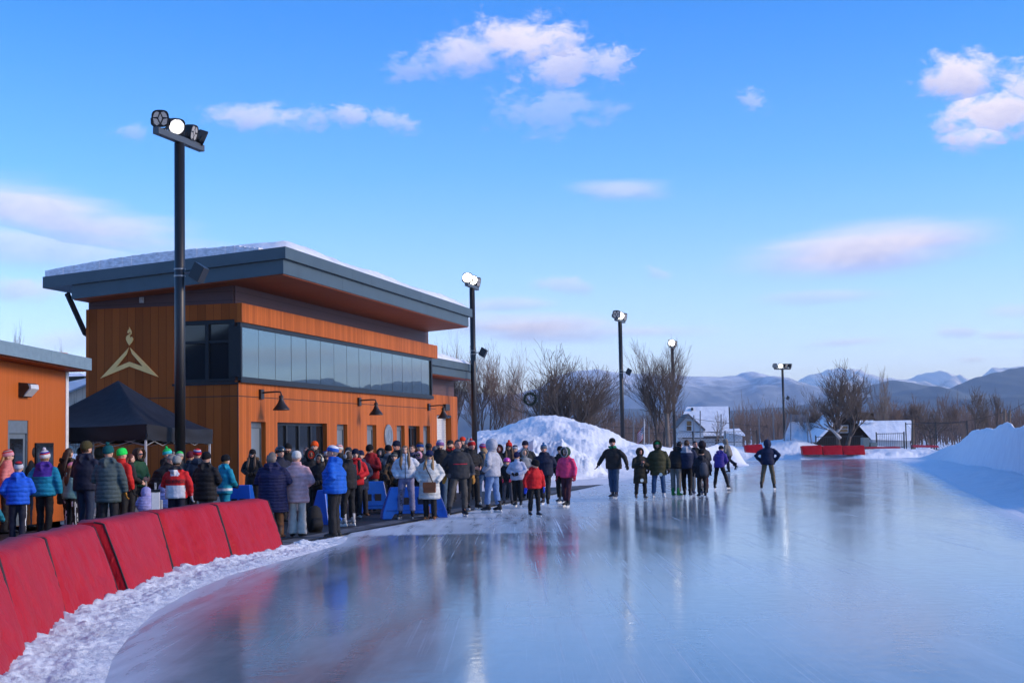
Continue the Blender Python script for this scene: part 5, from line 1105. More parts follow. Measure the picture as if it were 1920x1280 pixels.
Pn('tall person in a black hood and grey sleeves behind the long dark coat', 1320, 826, 58, 15, jk=(.03, .03, .034), hood='up', hoodc=(.016, .010, .014), arms='low', tr=(.06, .015, .02), ft=('skate', BK2, BLADE))
Pn('child in a long dark navy coat and black beanie, back turned', 1318, 841, 61, 5, jk=(.012, .014, .024), jl='thigh', hat=('beanie', BK), hood='down', arms='down', gl=BK, tr=(.02, .012, .014), ft=('skate', BK2, BLADE), w=1.15)
Pn('child in a violet jacket pushing off to the right on skates', 1350, 841, 53, -30, jk=(.055, .035, .26), hood='down', hat=('beanie', BK), lean=18, arms=('reach', 'front'), gl=BK2, tr=BK, ft=('skate', BK, WBLADE), feet='lunge', h=1.50)
Pn('person in a tan grey hoodie gliding on one leg near the far berm', 1368, 829, 36, 60, jk=(.20, .175, .15), hood='up', lean=14, arms='low', gl=BK, tr=(.012, .014, .03), ft=('skate', BK, WBLADE), feet='kick', h=1.72)
Pn('person in a navy hooded jacket and khaki trousers skating away alone', 1441, 834, 54, -15, jk=(.010, .016, .050), hood='up', lean=16, arms='hip', gl=BK, tr=(.14, .11, .065), ft=('skate', (.03, .025, .02), WBLADE), feet='glide', h=1.68, w=1.1)
run_fuse(); run_letters()

# --- things people carry
def strap_bag():
    g_ = cw; k = g_['k']; R = g_['root']
    o = tag(empty('shoulder_bag', R.location, R.rotation_euler.z), 'tan leather shoulder bag hanging in front of the cream coat', 'bag')
    LE_ = mat('tan_leather', (.20, .065, .022), .45, .4, .15, 12, .3, 60)
    mb = MB(); mb.box(-.20, .10, .235, .32, .72 * k, .99 * k); M = Matrix.Rotation(rad(8), 4, 'Y')
    b = bevel(mb.build('bag_body', LE_, o), .02, 3)
    mb = MB(); mb.box(-.205, .105, .321, .332, .84 * k, .985 * k); mb.build('flap', LE_, b)
    mb = MB(); mb.tube([(-.13, .285, .98 * k), (-.06, .24, 1.15 * k), (.02, .225, 1.32 * k), (.08, .12, 1.47 * k), (.10, .0, 1.51 * k), (.10, -.14, 1.40 * k)], (.013), 6); mb.build('strap', BRNZ, o)
strap_bag()
def camera_thing():
    R = ph['root']; k = ph['k']; o = tag(empty('camera', R.location, R.rotation_euler.z), 'black camera with long lens held by the person in the olive coat', 'camera')
    c = V((0, .34, 1.24)) * k + V((0, 0, .075)); PL = mat('black_plastic', (.012, .012, .013), .4)
    mb = MB(); mb.cbox(c, (.15, .08, .10)); mb.cbox(c + V((0, 0, .06)), (.06, .07, .04)); bevel(mb.build('camera_body', PL, o), .012)
    mb = MB(); mb.tube([c + V((0, .03, -.005)), c + V((0.04, .12, -.05)), c + V((.08, .22, -.11))], [.042, .042, .048], 14); mb.build('lens', PL, o, True)
camera_thing()
def backpack(px, py, s, lab, yaw):
    d = F / s; o = tag(empty('backpack', GX(px, d), rad(yaw)), lab, 'backpack'); c_ = cloth((.010, .010, .012))
    mb = MB(); mb.tube([(0, 0, .01), (0, 0, .12), (0, .02, .35), (0, .03, .50), (0, .03, .56)], [(.15, .10), (.18, .13), (.17, .12), (.13, .09), (.05, .04)], 14); mb.build('pack_body', c_, o, True)
    mb = MB(); mb.tube([(0, -.12, .06), (0, -.15, .18), (0, -.12, .30)], [(.12, .04), (.13, .05), (.10, .03)], 12); mb.build('front_pocket', c_, o, True)
    for x in (-.08, .08):
        mb = MB(); mb.tube([(x, .14, .50), (x * 1.2, .22, .36), (x, .15, .12)], [(.03, .008)] * 3, 8); mb.build('strap', c_, o)
backpack(591, 1005, 88, 'black backpack standing on the matting by the cream flared trousers', 30)
def kidpack():
    g_ = PEOPLE['child in a long dark navy coat and black beanie, back turned']; k = g_['k']; R = g_['root']
    o = tag(empty('backpack', R.location, R.rotation_euler.z), 'slate grey backpack worn over the long dark navy coat', 'backpack')
    mb = MB(); mb.tube([V((0, -.26, .86)) * k, V((0, -.27, .96)) * k, V((0, -.265, 1.25)) * k, V((0, -.24, 1.36)) * k], [(.10, .05), (.13, .09), (.12, .08), (.06, .03)], 12); mb.build('pack_body', cloth((.06, .065, .085)), o, True)
    for x in (-.1, .1):
        mb = MB(); mb.tube([V((x, -.18, 1.34)) * k, V((x * 1.3, 0, 1.47)) * k, V((x * 1.3, .16, 1.3)) * k], .018, 6); mb.build('strap', cloth((.05, .05, .06)), o)
kidpack()
# ---------------------------------------------------------------- red crash pads along the curve
def pad_mat(name, c):
    m, nt, b, L = mk(name)
    tc = N(nt, 'ShaderNodeTexCoord'); mp = N(nt, 'ShaderNodeMapping'); mp.inputs['Scale'].default_value = (1.5, 1.5, .45); L(tc.outputs['Object'], mp.inputs[0])
    nz = N(nt, 'ShaderNodeTexNoise', inp={'Scale': 2.2, 'Detail': 6.0, 'Roughness': .65}); L(mp.outputs[0], nz.inputs['Vector'])
    cr = N(nt, 'ShaderNodeValToRGB'); cr.color_ramp.elements[0].position = .35; cr.color_ramp.elements[1].position = .7
    cr.color_ramp.elements[0].color = (c[0] * .9, c[1] * .9, c[2] * .9, 1); cr.color_ramp.elements[1].color = (c[0] * 1.05, c[1] * 1.3, c[2] * 1.2, 1)
    L(nz.outputs['Fac'], cr.inputs[0]); L(cr.outputs[0], b.inputs['Base Color']); b.inputs['Roughness'].default_value = .5; b.inputs['Specular IOR Level'].default_value = .16
    n2 = N(nt, 'ShaderNodeTexNoise', inp={'Scale': 7.0, 'Detail': 3.0, 'Distortion': .8}); L(mp.outputs[0], n2.inputs['Vector'])
    bp = N(nt, 'ShaderNodeBump', inp={'Strength': .7, 'Distance': .035}); L(n2.outputs['Fac'], bp.inputs['Height']); L(bp.outputs[0], b.inputs['Normal']); return m
PADM = pad_mat('red_vinyl', (.40, .007, .015)); PADD = mat('black_pad_side', (.012, .010, .011), .6)
def crash_pad(b0, b1, t0, t1, label, thick=.36, seed=0.0, nu=34, gap=.02, lowres=False, group='red crash pads along the near curve'):
    if lowres: nu = 14
    b0, b1, t0, t1 = map(V, (b0, b1, t0, t1)); ax = (b1 - b0); ln = ax.length; ax.normalize()
    out = V((ax.y, -ax.x, 0)).normalized()                    # towards the ice
    if out.x < 0 and not lowres: out = -out
    if lowres and out.y > 0: out = -out
    o = empty('crash_pad', (b0 + b1) / 2); o0 = (b0 + b1) / 2
    mb = MB(); NVV = 20; rows = []
    for i in range(nu + 1):
        u = gap / ln + (1 - 2 * gap / ln) * i / nu; bb = b0.lerp(b1, u) + V((0, 0, -.16)); tt = t0.lerp(t1, u); rr = []
        edge = min(1.0, min(i, nu - i) / 2.2)
        for j in range(NVV + 1):
            v = j / NVV; p = bb.lerp(tt, v); bul = .05 * (math.sin(math.pi * u) ** .5) * math.sin(math.pi * min(1, v * .95 + .03))
            wr = noise.noise(V((u * 7 + (1 - v) * 1.6 * (u - .5) + seed, v * 1.5, seed))) * .036 + noise.noise(V((u * 16 + (1 - v) * 2.5 * (u - .5) + seed, v * 1.8, seed))) * .018
            crs = noise.noise(V((u * 2.2 + v * 4 + seed, v * 3 - u * 3, seed + 3))); wr -= max(0, .1 - abs(crs)) * .30 * (1 - v) ** .4
            top_sag = -.02 * math.sin(math.pi * u) * v
            rr.append(p + out * (bul + wr * edge - .035 * (1 - edge)) + V((0, 0, top_sag)))
        for q_, (bk, dz) in enumerate(((-.05, .035), (-.16, .055), (-thick, .05), (-thick - .03, .0))):
            rr.append(tt + out * bk + V((0, 0, dz - .02 * math.sin(math.pi * u) + .012 * noise.noise(V((u * 9 + seed, q_, 1))) - .03 * (1 - edge))))
        rr.append(bb - out * (thick + .35)); rows.append(rr)
    k = len(rows[0]); vs = [p - o0 for r in rows for p in r]
    mb.add(vs, [(i * k + j, (i + 1) * k + j, (i + 1) * k + j + 1, i * k + j + 1) for i in range(nu) for j in range(k - 1)])
    cov = mb.build('cover', PADM, o, True)
    mb = MB(); mb.add([p - o0 for p in rows[0]], [tuple(range(k))[::-1]]); mb.build('side_panel', PADM, o); mb = MB(); mb.add([p - o0 for p in rows[-1]], [tuple(range(k))]); mb.build('side_panel', PADM, o)
    if not lowres:
        mb = MB(); rim = [p - o0 + out * .004 for p in rows[-1][:NVV + 3]]; mb.tube(rim, .012, 6); mb.build('piping', PADD, cov, True); mb = MB(); rim = [p - o0 + out * .004 for p in rows[0][:NVV + 3]]; mb.tube(rim, .012, 6); mb.build('piping', PADD, cov, True)
    tag(o, label, 'crash pad', group)
    return o
PB = [G(-10, 1345)] + PADB; PT = [P(-130, 1100, PB[0].y + .45)] + PADT
PB.pop(1); PT.pop(1)
names = ['red crash pad cut off by the left edge of the frame, nearest the camera', 'red crash pad with a small dark tear near its lower right seam', 'red crash pad just left of the step in the row', None, 'red crash pad with a small dark stain just right of the step in the row', 'red crash pad between the stained pad and the end pad of the row', 'red crash pad at the far end of the row beside the navy coat']
for i, nme in enumerate(names):
    if nme: crash_pad(PB[i], PB[i + 1], PT[i], PT[i + 1], nme, seed=i * 3.7)
# tear and stain
def on_pad(i, u, v): return PB[i].lerp(PB[i + 1], u).lerp(PT[i].lerp(PT[i + 1], u), v)
# far pads on the berm
FARG = 'red crash pads on the far berm'
def far_pad(xb0, yb0, xb1, yb1, xt0, yt0, xt1, yt1, d, label):
    crash_pad(P(xb0, yb0, d) + V((0, 0, .15)), P(xb1, yb1, d) + V((0, 0, .15)), P(xt0, yt0, d + .8), P(xt1, yt1, d + .8), label, thick=.5, lowres=True, seed=xb0, group=FARG)
for (x0, x1, lab) in ((1502, 1541, 'far red crash pad, left one of the joined three in front of the brown house'), (1541, 1579, 'far red crash pad, middle one of the joined three in front of the brown house'), (1579, 1621, 'far red crash pad, right one of the joined three in front of the brown house')):
    far_pad(x0 + 4, 852, x1 + 2, 851.5, x0, 836.5, x1, 835, 116, lab)
far_pad(1399, 847.5, 1434, 850, 1395, 835, 1429, 833, 112, 'tilted red crash pad sunk in snow left of the far snow heap')
far_pad(1333, 853, 1342, 853, 1328, 845, 1341, 847.5, 108, 'small corner of a red crash pad behind the violet skater')
far_pad(1712, 838, 1762, 838.5, 1712, 834.5, 1760, 835.5, 124, 'low red crash pad buried in snow at the far right curve')
far_pad(1625, 841, 1690, 840, 1622, 838, 1688, 837.5, 124, 'low dark red crash pad mostly buried in front of the white roof')

# ---------------------------------------------------------------- tent
def tent():
    nr = P(275, 806, 36.0); ct = V((-10.55, 38.0, 0)); rt = P(398, 806, 39.3)
    nx, ny = nr.x, nr.y; c2 = ct.copy(); rx_, ry_ = rt.x, rt.y
    far_ = V((2 * ct.x - nx, 2 * ct.y - ny, 0)); lf = V((2 * ct.x - rx_, 2 * ct.y - ry_, 0))
    cor = [V((nx, ny, 0)), V((rx_, ry_, 0)), far_, lf]; o = tag(empty('canopy_tent', ct), 'black pop-up canopy tent with silver legs beside the big building', 'tent')
    zt_ = [P(275, 795, ny).z, P(398, 805, ry_).z, P(275, 797, ny).z, P(275, 795, ny).z]; zb_ = [P(275, 825, ny).z, P(398, 832, ry_).z, P(275, 826, ny).z - .03, P(275, 825, ny).z]
    pk = P(220, 713, ct.y); pk = V((ct.x, ct.y, pk.z))
    FAB = mat('black_tent_fabric', (.011, .013, .022), .55, .3, .25, 3, .35, 5, dist=.05)
    mb = MB(); n = 14
    for e in range(4):
        a, b = cor[e], cor[(e + 1) % 4]; za, zb2 = zt_[e], zt_[(e + 1) % 4]
        g = []
        for i in range(n + 1):
            row = []
            for j in range(n + 1):
                t = i / n; s_ = j / n                       # t: eave->peak
                ex = a.lerp(b, s_); ez = za + (zb2 - za) * s_ - .05 * math.sin(math.pi * s_)
                p = V((ex.x, ex.y, 0)).lerp(V((pk.x, pk.y, 0)), t); z = ez + (pk.z - ez) * (t ** 1.22)
                z -= .07 * math.sin(math.pi * s_) * math.sin(math.pi * t)
                row.append(V((p.x, p.y, z)) - ct)
            g.append(row)
        vs = [q for r in g for q in r]; k = n + 1
        mb.add(vs, [(i * k + j, i * k + j + 1, (i + 1) * k + j + 1, (i + 1) * k + j) for i in range(n) for j in range(n)])
    top = mb.build('canopy', FAB, o, True, weld=True)
    for e in range(4):
        a, b = cor[e], cor[(e + 1) % 4]; mb = MB(); vs = []; nn = V((b.y - a.y, a.x - b.x, 0)).normalized()
        if nn.dot(a - ct) < 0: nn = -nn
        for i in range(25):
            s_ = i / 24; ex = a.lerp(b, s_) + nn * .012; tz = zt_[e] + (zt_[(e + 1) % 4] - zt_[e]) * s_ - .05 * math.sin(math.pi * s_); bz = zb_[e] + (zb_[(e + 1) % 4] - zb_[e]) * s_ - .02 * math.sin(math.pi * s_)
            for j in range(5):
                w_ = noise.noise(V((s_ * 6 + e, j * .5, 2))) * .03
                vs.append(V((ex.x, ex.y, tz + .01 + (bz - tz) * j / 4)) + nn * w_ - ct)
        mb.add(vs, [(i * 5 + j, i * 5 + j + 1, (i + 1) * 5 + j + 1, (i + 1) * 5 + j) for i in range(24) for j in range(4)])
        v_ = mb.build('valance', mat('black_valance', (.013, .014, .019), .6, .3, .2, 3), o, True)
    LEGM = mat('silver_leg', (.60, .60, .62), .4, .5, .05, 5)
    for e in range(4):
        p = cor[e].lerp(ct, .03) - ct; mb = MB(); mb.box(p.x - .025, p.x + .025, p.y - .025, p.y + .025, 0, zt_[e] - .02); mb.box(p.x - .07, p.x + .07, p.y - .07, p.y + .07, 0, .012); mb.build('leg', LEGM, o)
    mb = MB()
    for e in range(4):
        a, b = cor[e].lerp(ct, .03) - ct, cor[(e + 1) % 4].lerp(ct, .03) - ct; z0 = min(zt_) - .42
        for q_ in range(4):
            s0, s1 = q_ / 4, (q_ + 1) / 4; zz = [(0, .22), (.22, 0)] if q_ % 2 else [(.22, 0), (0, .22)]
            for za, zb2 in zz: mb.tube([a.lerp(b, s0) + V((0, 0, z0 + za)), a.lerp(b, s1) + V((0, 0, z0 + zb2))], .012, 5)
    mb.build('truss', mat('grey_truss', (.30, .31, .33), .4), o)
tent()

# ---------------------------------------------------------------- floodlight poles
GLOW = emit('lens_glow', (1.0, .95, .88), .17)
LITN, LITF, REFL = emit('lit_led', (1.0, .97, .9), 1.0), emit('lit_led', (1.0, .95, .84), 3.2), mat('reflector', (.55, .55, .56), .2, .5, .2, 40, metal=.6)
def led_lens_mats(lit):
    if lit: return [GLOW, LITF if lit == 2 else LITN]
    return [mat('lens_grid', (.02, .02, .02), .4), mat('unlit_led', (.36, .35, .33), .35, .5, .5, 60)]
def floodlight(parent, pos, aim, r=.21, lit=False, base=None):
    aim = V(aim).normalized(); up = V((0, 0, 1)); sx = aim.cross(up).normalized(); uy = sx.cross(aim)
    M = Matrix(((sx.x, uy.x, aim.x, pos[0]), (sx.y, uy.y, aim.y, pos[1]), (sx.z, uy.z, aim.z, pos[2]), (0, 0, 0, 1)))
    def sq(a): return 1.0 / (abs(math.cos(a)) ** 3.2 + abs(math.sin(a)) ** 3.2) ** (1 / 3.2)
    mb = MB(); n = 24; prof = [(.0, -.26), (.10, -.26), (.13, -.20), (.19, -.13), (.20, -.06), (.215, .05), (.215, .085), (.195, .085), (.19, .065), (0, .065)]; vs = []
    for rr, z in prof:
        for j in range(n):
            a = 2 * math.pi * j / n; q = rr / .21 * r * sq(a); vs.append(M @ V((q * math.cos(a), q * math.sin(a), z / .21 * r)))
    mb.add(vs, [(i * n + j, i * n + (j + 1) % n, (i + 1) * n + (j + 1) % n, (i + 1) * n + j) for i in range(len(prof) - 1) for j in range(n)])
    for q in range(-3, 4): mb.box(q * r * .22 - .006, q * r * .22 + .006, -r * .75, r * .75, -.30 / .21 * r, -.18 / .21 * r, 0, M)
    f = mb.build('floodlight', BLKM, parent)
    mb = MB(); z = .067 / .21 * r
    if lit == 2:
        mb.lathe([(r * .97, z), (r * .93, z + .02), (r * .6, z + .045), (0, z + .055)], 20, 1, M @ Matrix.Diagonal((1, .92, 1, 1)))
    elif lit:
        mb.lathe([(r * .93, z - .004), (r * .9, z + .002), (0, z + .003)], 24, 0, M); cells = [(0, 0, .0)] + [(.66 * r * math.cos(a), .66 * r * math.sin(a), a) for a in [math.pi / 8 + 2 * math.pi * i / 8 for i in range(8)]]
        for cx, cy, a in cells: mb.lathe([(r * .19, z), (r * .16, z + .012), (0, z + .016)], 10, 1, M @ Matrix.Translation((cx, cy, 0)))
    else:
        petals = [[(-.22, 0), (0, .58), (.22, 0), (0, -.50)]]
        for sg in (1, -1):
            petals.append([(sg * .10, .72), (sg * .30, .18), (sg * .82, .14), (sg * .74, .52), (sg * .45, .82)])
            petals.append([(sg * .84, .02), (sg * .38, -.06), (sg * .10, -.62), (sg * .40, -.84), (sg * .74, -.58)])
        for pl in petals: mb.prism([M @ V((x * r, y * r, z)) for x, y in pl], aim * .014, 1)
    mb.build('lens', led_lens_mats(lit), f)
    if base is not None:
        base = V(base); mb = MB()
        for sg in (-1, 1):
            mb.tube([base + sx * sg * r * .5, V(pos) + sx * sg * (r * 1.06) - uy * r * .7 - aim * .05, V(pos) + sx * sg * (r * 1.06) - aim * .03], [(.026, .008)] * 3, 6)
        mb.tube([base - sx * r * .5, base + sx * r * .5], .025, 6); mb.build('bracket', BLKM, f)
        mb = MB(); mb.tube([V(pos) - aim * .28, V(pos) - aim * .36 - V((0, 0, .12)), base - V((0, 0, .13)) + sx * .08, base - V((0, 0, .2)), base + V((0, 0, -.06))], .010, 5); mb.build('cable', BLKM, f)
def light_pole(px, ytop, d, label, bar, heads, wpx=20, spk=None, r=.21):
    b = GX(px, d); zt2 = P(px, ytop, d).z; o = tag(empty('floodlight_pole', b), label, 'floodlight pole', 'black floodlight poles round the oval')
    rad_ = .137; mb = MB(); mb.tube([(0, 0, -.1), (0, 0, zt2 + .02)], rad_, 18); pl = mb.build('pole', BLKM, o, True)
    mb = MB(); mb.tube([(0, 0, 0), (0, 0, .03)], .28, 16); mb.box(-.05, .05, -rad_ - .012, -rad_ + .02, .6, .9); mb.build('base_plate', BLKM, o)
    bl = V((bar[0], bar[1], 0)); bn = bl.normalized(); bp_ = V((bn.y, -bn.x, 0)); M = Matrix(((bn.x, bp_.x, 0, 0), (bn.y, bp_.y, 0, 0), (0, 0, 1, zt2), (0, 0, 0, 1)))
    mb = MB(); mb.box(-bl.length / 2, bl.length / 2, -.09, .09, .022, .20, 0, M); bevel(mb.build('crossbar', mat('grey_painted_steel', (.055, .065, .075), .45, .5, .1, 3), o), .012)
    for t, up, aim, lit in heads:
        p = bl * (t - .5) + V((0, 0, zt2 + .20)); floodlight(o, p + V((0, 0, up)) + V(aim).normalized() * .06, aim, r, lit, p)
    if spk:
        y, ox_ = spk; z = P(px, y, d).z; sp = MB(); dx = V((1, -.15, 0)).normalized(); M = Matrix.Translation((.50, -.06, z)) @ Matrix.Rotation(rad(-8), 4, 'Z') @ Matrix.Rotation(rad(26), 4, 'Y')
        sp.prism([M @ V(p) for p in ((-.16, -.16, -.19), (.17, -.22, -.23), (.17, .22, -.23), (-.16, .16, -.19))], M.to_3x3() @ V((0, 0, .42))); sk_ = bevel(sp.build('loudspeaker', BLKM, o), .015)
        mb = MB(); mb.tube([(rad_ - .02, -.02, z), (.36, -.05, z)], .03, 6)
        for dz in (-.10, .08): mb.lathe([(rad_ + .002, z + dz), (rad_ + .016, z + dz), (rad_ + .016, z + dz + .04), (rad_ + .002, z + dz + .04)], 16)
        mb.build('bracket', mat('galvanised', (.2, .21, .22), .4, metal=.5), sk_)
    return o
bar1 = (.66, 2.35)
light_pole(338, 270, 37.0, 'tallest looking black floodlight pole in front of the big building, four lamps', bar1, [(.10, .28, (.16, -1, -.33), False), (.42, .24, (.42, -.9, -.42), True), (.72, .22, (.98, -.20, -.22), False), (.95, .20, (.92, .38, -.42), False)], spk=(512, 1), r=.215)
light_pole(891, 541, 72.1, 'black floodlight pole at the far corner of the big building', (.5, 2.3), [(.12, .28, (.0, -1, -.25), 2), (.5, .26, (.25, -1, -.3), 2), (.88, .24, (.9, -.3, -.2), False)], spk=(661, 1), r=.25)
light_pole(1169, 604, 95.3, 'black floodlight pole rising out of the right flank of the big snow heap', (.75, 2.2), [(.1, .28, (.05, -1, -.25), False), (.5, .26, (.1, -1, -.3), 2), (.9, .24, (.9, -.4, -.2), False)], spk=(697, 1), r=.27)
light_pole(1266, 653, 123.5, 'thin black floodlight pole in front of the tall bare tree and white house', (.6, 2.2), [(.3, .28, (.1, -1, -.25), 2), (.8, .26, (.6, -.8, -.3), False)], spk=(725, 1), r=.29)
light_pole(1472, 693, 166, 'black floodlight pole with a wide crossbar standing at the netting screen', (2.0, .5), [(.06, .3, (-.3, -1, -.25), False), (.38, .28, (.0, -1, -.3), 2), (.7, .26, (.7, -.7, -.2), False), (.98, .26, (.9, -.3, -.2), False)], spk=(746, 1), r=.27)

# ---------------------------------------------------------------- blue barriers and white post
BLUEP = mat('blue_plastic', (.006, .095, .50), .35, .5, .12, 4)
def barrier(loc_, yaw, w, h, label):
    o = tag(empty('plastic_barrier', loc_, rad(yaw)), label, 'barrier', 'blue plastic barriers on the matting')
    mb = MB(); hw, tw, dp, dt = w / 2, w / 2 * .72, .26, .10
    pl = [(-hw, 0), (-hw * .72, 0), (-hw * .62, .12), (hw * .62, .12), (hw * .72, 0), (hw, 0), (hw * .98, .16), (tw, h), (-tw, h), (-hw * .98, .16)]
    def dep(z): return dp + (dt - dp) * z / h
    n = len(pl); vs = [(x, -dep(z), z) for x, z in pl] + [(x, dep(z), z) for x, z in pl]
    mb.add(vs, [tuple(range(n)), tuple(range(n, 2 * n))[::-1]] + [(i, n + i, n + (i + 1) % n, (i + 1) % n) for i in range(n)])
    bd = bevel(mb.build('barrier_body', BLUEP, o), .02, 2)
    mb = MB(); mb.box(-hw * .5, -hw * .1, -dep(.45) - .010, dep(.45) + .01, .30, .52); mb.box(hw * .1, hw * .5, -dep(.45) - .01, dep(.45) + .01, .30, .52); 
    mb2 = MB(); mb2.box(-hw * .5, -hw * .1, -dep(.36) - .004, dep(.36) + .004, .30, .52); mb2.build('hand_hole', BK_M, o)
    mb2 = MB(); mb2.box(hw * .1, hw * .5, -dep(.36) - .004, dep(.36) + .004, .30, .52); mb2.build('hand_hole', BK_M, o)
    mb = MB(); mb.box(-hw * .86, hw * .86, -dep(.2) - .014, dep(.2) + .014, .20, .235); mb.build('rib_band', BLUEP, o)
BK_M = mat('dark_hollow', (.006, .008, .02), .7)
barrier(GX(698, F / 70), 15, .85, .85, 'blue plastic barrier in front of the person in dark red looking down')
barrier(GX(776, F / 75.5), 12, 1.62, .77, 'longest blue plastic barrier, behind the white jacket and the cream coat')
barrier(GX(452, F / 73), -10, .75, .86, 'blue plastic barrier between the turquoise suit and the long black coat')
barrier(GX(613, F / 80), 70, .8, .8, 'blue plastic barrier glimpsed left of the royal blue puffer')
wp = tag(empty('timing_post', GX(292, F / 101), .2), 'white square post with black cap and small grey sensor behind the red pads', 'post')
mb = MB(); mb.box(-.075, .075, -.06, .06, 0, P(292, 922, F / 101).z); bevel(mb.build('post', mat('white_plastic', (.66, .66, .66), .4), wp), .008)
mb = MB(); mb.box(-.082, .082, -.067, .067, P(292, 922, F / 101).z, P(292, 917, F / 101).z); mb.build('cap', DARK, wp)
mb = MB(); z = P(292, 945, F / 101).z; mb.box(.08, .125, -.04, .04, z - .10, z + .08); bevel(mb.build('sensor', mat('warm_grey_plastic', (.40, .39, .37), .5), wp), .01)
mb = MB(); mb.box(-.02, .02, -.0625, -.061, 1.02, 1.2) ; mb.build('sticker', mat('printed_sticker', (.3, .3, .3), .5, .5, .9, 70), wp)
# ---------------------------------------------------------------- bare trees
BARK = mat('grey_brown_bark', (.10, .080, .070), .9, .2, .3, 3); BARKL = mat('pale_bark', (.16, .13, .11), .9, .2, .3, 3); BARKR = mat('red_brown_twigs', (.155, .110, .092), .9, .2, .3, 3)
def bare_tree(label, px, d, ytop, ybase, wpx, bark=BARK, stems=1, seed=1, style='round', trunk=.2, dens=1.0, twig=.012, name='bare_tree', group=None, lean=0.0, zb=0.0):
    rnd = random.Random(seed); b = GX(px, d, zb); hgt = P(px, ytop, d).z - zb; wid = wpx * d / F / 2
    o = tag(empty(name, b), label, 'tree', group)
    tk, cr = MB(), MB()
    def seg(p, dr, ln, r0, r1, lv, maxlv, bend):
        pts = [V(p)]; n = 4 if lv < 2 else 3; dd = V(dr).normalized()
        for i in range(n):
            dd = (dd + V((rnd.uniform(-1, 1), rnd.uniform(-1, 1), rnd.uniform(-.4, .6))) * bend + V((0, 0, .10 if style != 'spread' else .04))).normalized(); pts.append(pts[-1] + dd * ln / n)
        rr = [max(r0 + (r1 - r0) * i / n, twig) for i in range(n + 1)]
        (tk if lv == 0 else cr).tube(pts, rr, 7 if lv == 0 else (5 if lv == 1 else 3), cap=False)
        return pts, dd
    def grow(p, dr, ln, r0, lv, maxlv):
        pts, dd = seg(p, dr, ln, r0, r0 * .55, lv, maxlv, .16 if lv else .07)
        if lv >= maxlv: return
        nb = {0: 5, 1: 5, 2: 5, 3: 4, 4: 3}[lv]; nb = max(2, int(nb * dens + rnd.random()))
        for i in range(nb):
            t = rnd.uniform(.45 if lv == 0 else .25, 1.0) if i else 1.0; k = min(int(t * (len(pts) - 1)), len(pts) - 2); f = t * (len(pts) - 1) - k; q = pts[k].lerp(pts[k + 1], f)
            ax = (pts[k + 1] - pts[k]).normalized(); a = rnd.uniform(0, 2 * math.pi); sd = ax.orthogonal().normalized(); sd = Matrix.Rotation(a, 3, ax) @ sd
            sp = {'round': .85, 'up': .42, 'spread': 1.05, 'vase': .6}[style] * rnd.uniform(.6, 1.15) * (.3 if i == 0 else 1)
            nd = (ax + sd * sp).normalized(); grow(q, nd, ln * rnd.uniform(.52, .80) * (1.0 if lv else .9), r0 * rnd.uniform(.42, .6), lv + 1, maxlv)
    for s_ in range(stems):
        a = 2 * math.pi * s_ / max(stems, 1) + rnd.random(); off = V((math.cos(a), math.sin(a), 0)) * (0.0 if stems == 1 else rnd.uniform(.15, .5) * min(1.2, wid * .35))
        dr = V((math.cos(a), math.sin(a), 0)) * (0 if stems == 1 else rnd.uniform(.15, .55) if style != 'up' else rnd.uniform(.02, .22)) + V((lean, 0, 1))
        grow(off, dr, hgt * (.42 if style != 'up' else .50) * rnd.uniform(.85, 1.1), trunk * (1 if stems == 1 else .62), 0, 4)
    # fit the crown to the height and width seen in the photo
    allv = tk.v + cr.v; mz = max(v[2] for v in allv); xs_ = sorted(abs(v[0]) for v in allv); mx = xs_[int(len(xs_) * .985)]
    sx_, sz_ = wid / max(mx, .1), hgt / mz
    for m_ in (tk, cr): m_.v = [(x * sx_ if z > hgt * .05 else x * (1 + (sx_ - 1) * max(0, z / (hgt * .05))), y * sx_, z * sz_) for x, y, z in m_.v]
    tk.build('trunk', bark, o, True); cr.build('crown', bark, o)
    return o
TG = 'bare trees behind the oval'
bare_tree('tall bare thicket tree directly behind the far end of the building', 846, 108, 612, 840, 90, BARKR, 4, 3, 'up', .15, .95, .010, group=TG)
bare_tree('bare multi stemmed tree just right of the building and its pole', 912, 106, 632, 840, 110, BARKR, 5, 11, 'up', .15, .95, .010, group=TG)
bare_tree('slender bare tree between the building pole and the round tree', 948, 112, 640, 840, 80, BARKR, 3, 18, 'up', .12, .9, .010, group=TG)
bare_tree('low bare bushy tree behind the wreath lamp', 978, 116, 684, 840, 80, BARKR, 3, 22, 'vase', .12, .9, .010, group=TG)
bare_tree('broad round crowned bare tree above the big snow heap', 1062, 104, 640, 835, 190, BARK, 6, 31, 'vase', .20, 1.05, .010, group=TG)
bare_tree('dense low brown bare tree behind the right flank of the snow heap', 1118, 118, 688, 835, 100, BARKR, 4, 37, 'round', .15, .95, .010, group=TG)
bare_tree('tall fine twigged bare tree behind the thin light pole', 1243, 116, 627, 835, 120, BARK, 4, 41, 'up', .20, 1.05, .009, group=TG)
bare_tree('large spreading bare tree with forked snowy trunk before the brown house', 1577, 128, 672, 832, 118, BARK, 2, 64, 'vase', .30, 1.15, .010, group=TG, lean=.06)
bare_tree('dark tangled bare tree left of the brown house', 1528, 150, 722, 832, 100, BARK, 4, 61, 'round', .2, .95, .012, group=TG)
bare_tree('thin pale bare tree rising behind the brown house roof', 1659, 160, 683, 832, 64, BARKL, 3, 66, 'up', .13, .85, .016, group=TG)
bare_tree('brown bushy bare tree right of the thin pale tree', 1672, 168, 738, 832, 80, BARKR, 4, 69, 'round', .16, .85, .012, group=TG)
bare_tree('bare tree behind the fence corner right of the white roof', 1712, 165, 735, 832, 50, BARKR, 3, 72, 'up', .14, .85, .012, group=TG)
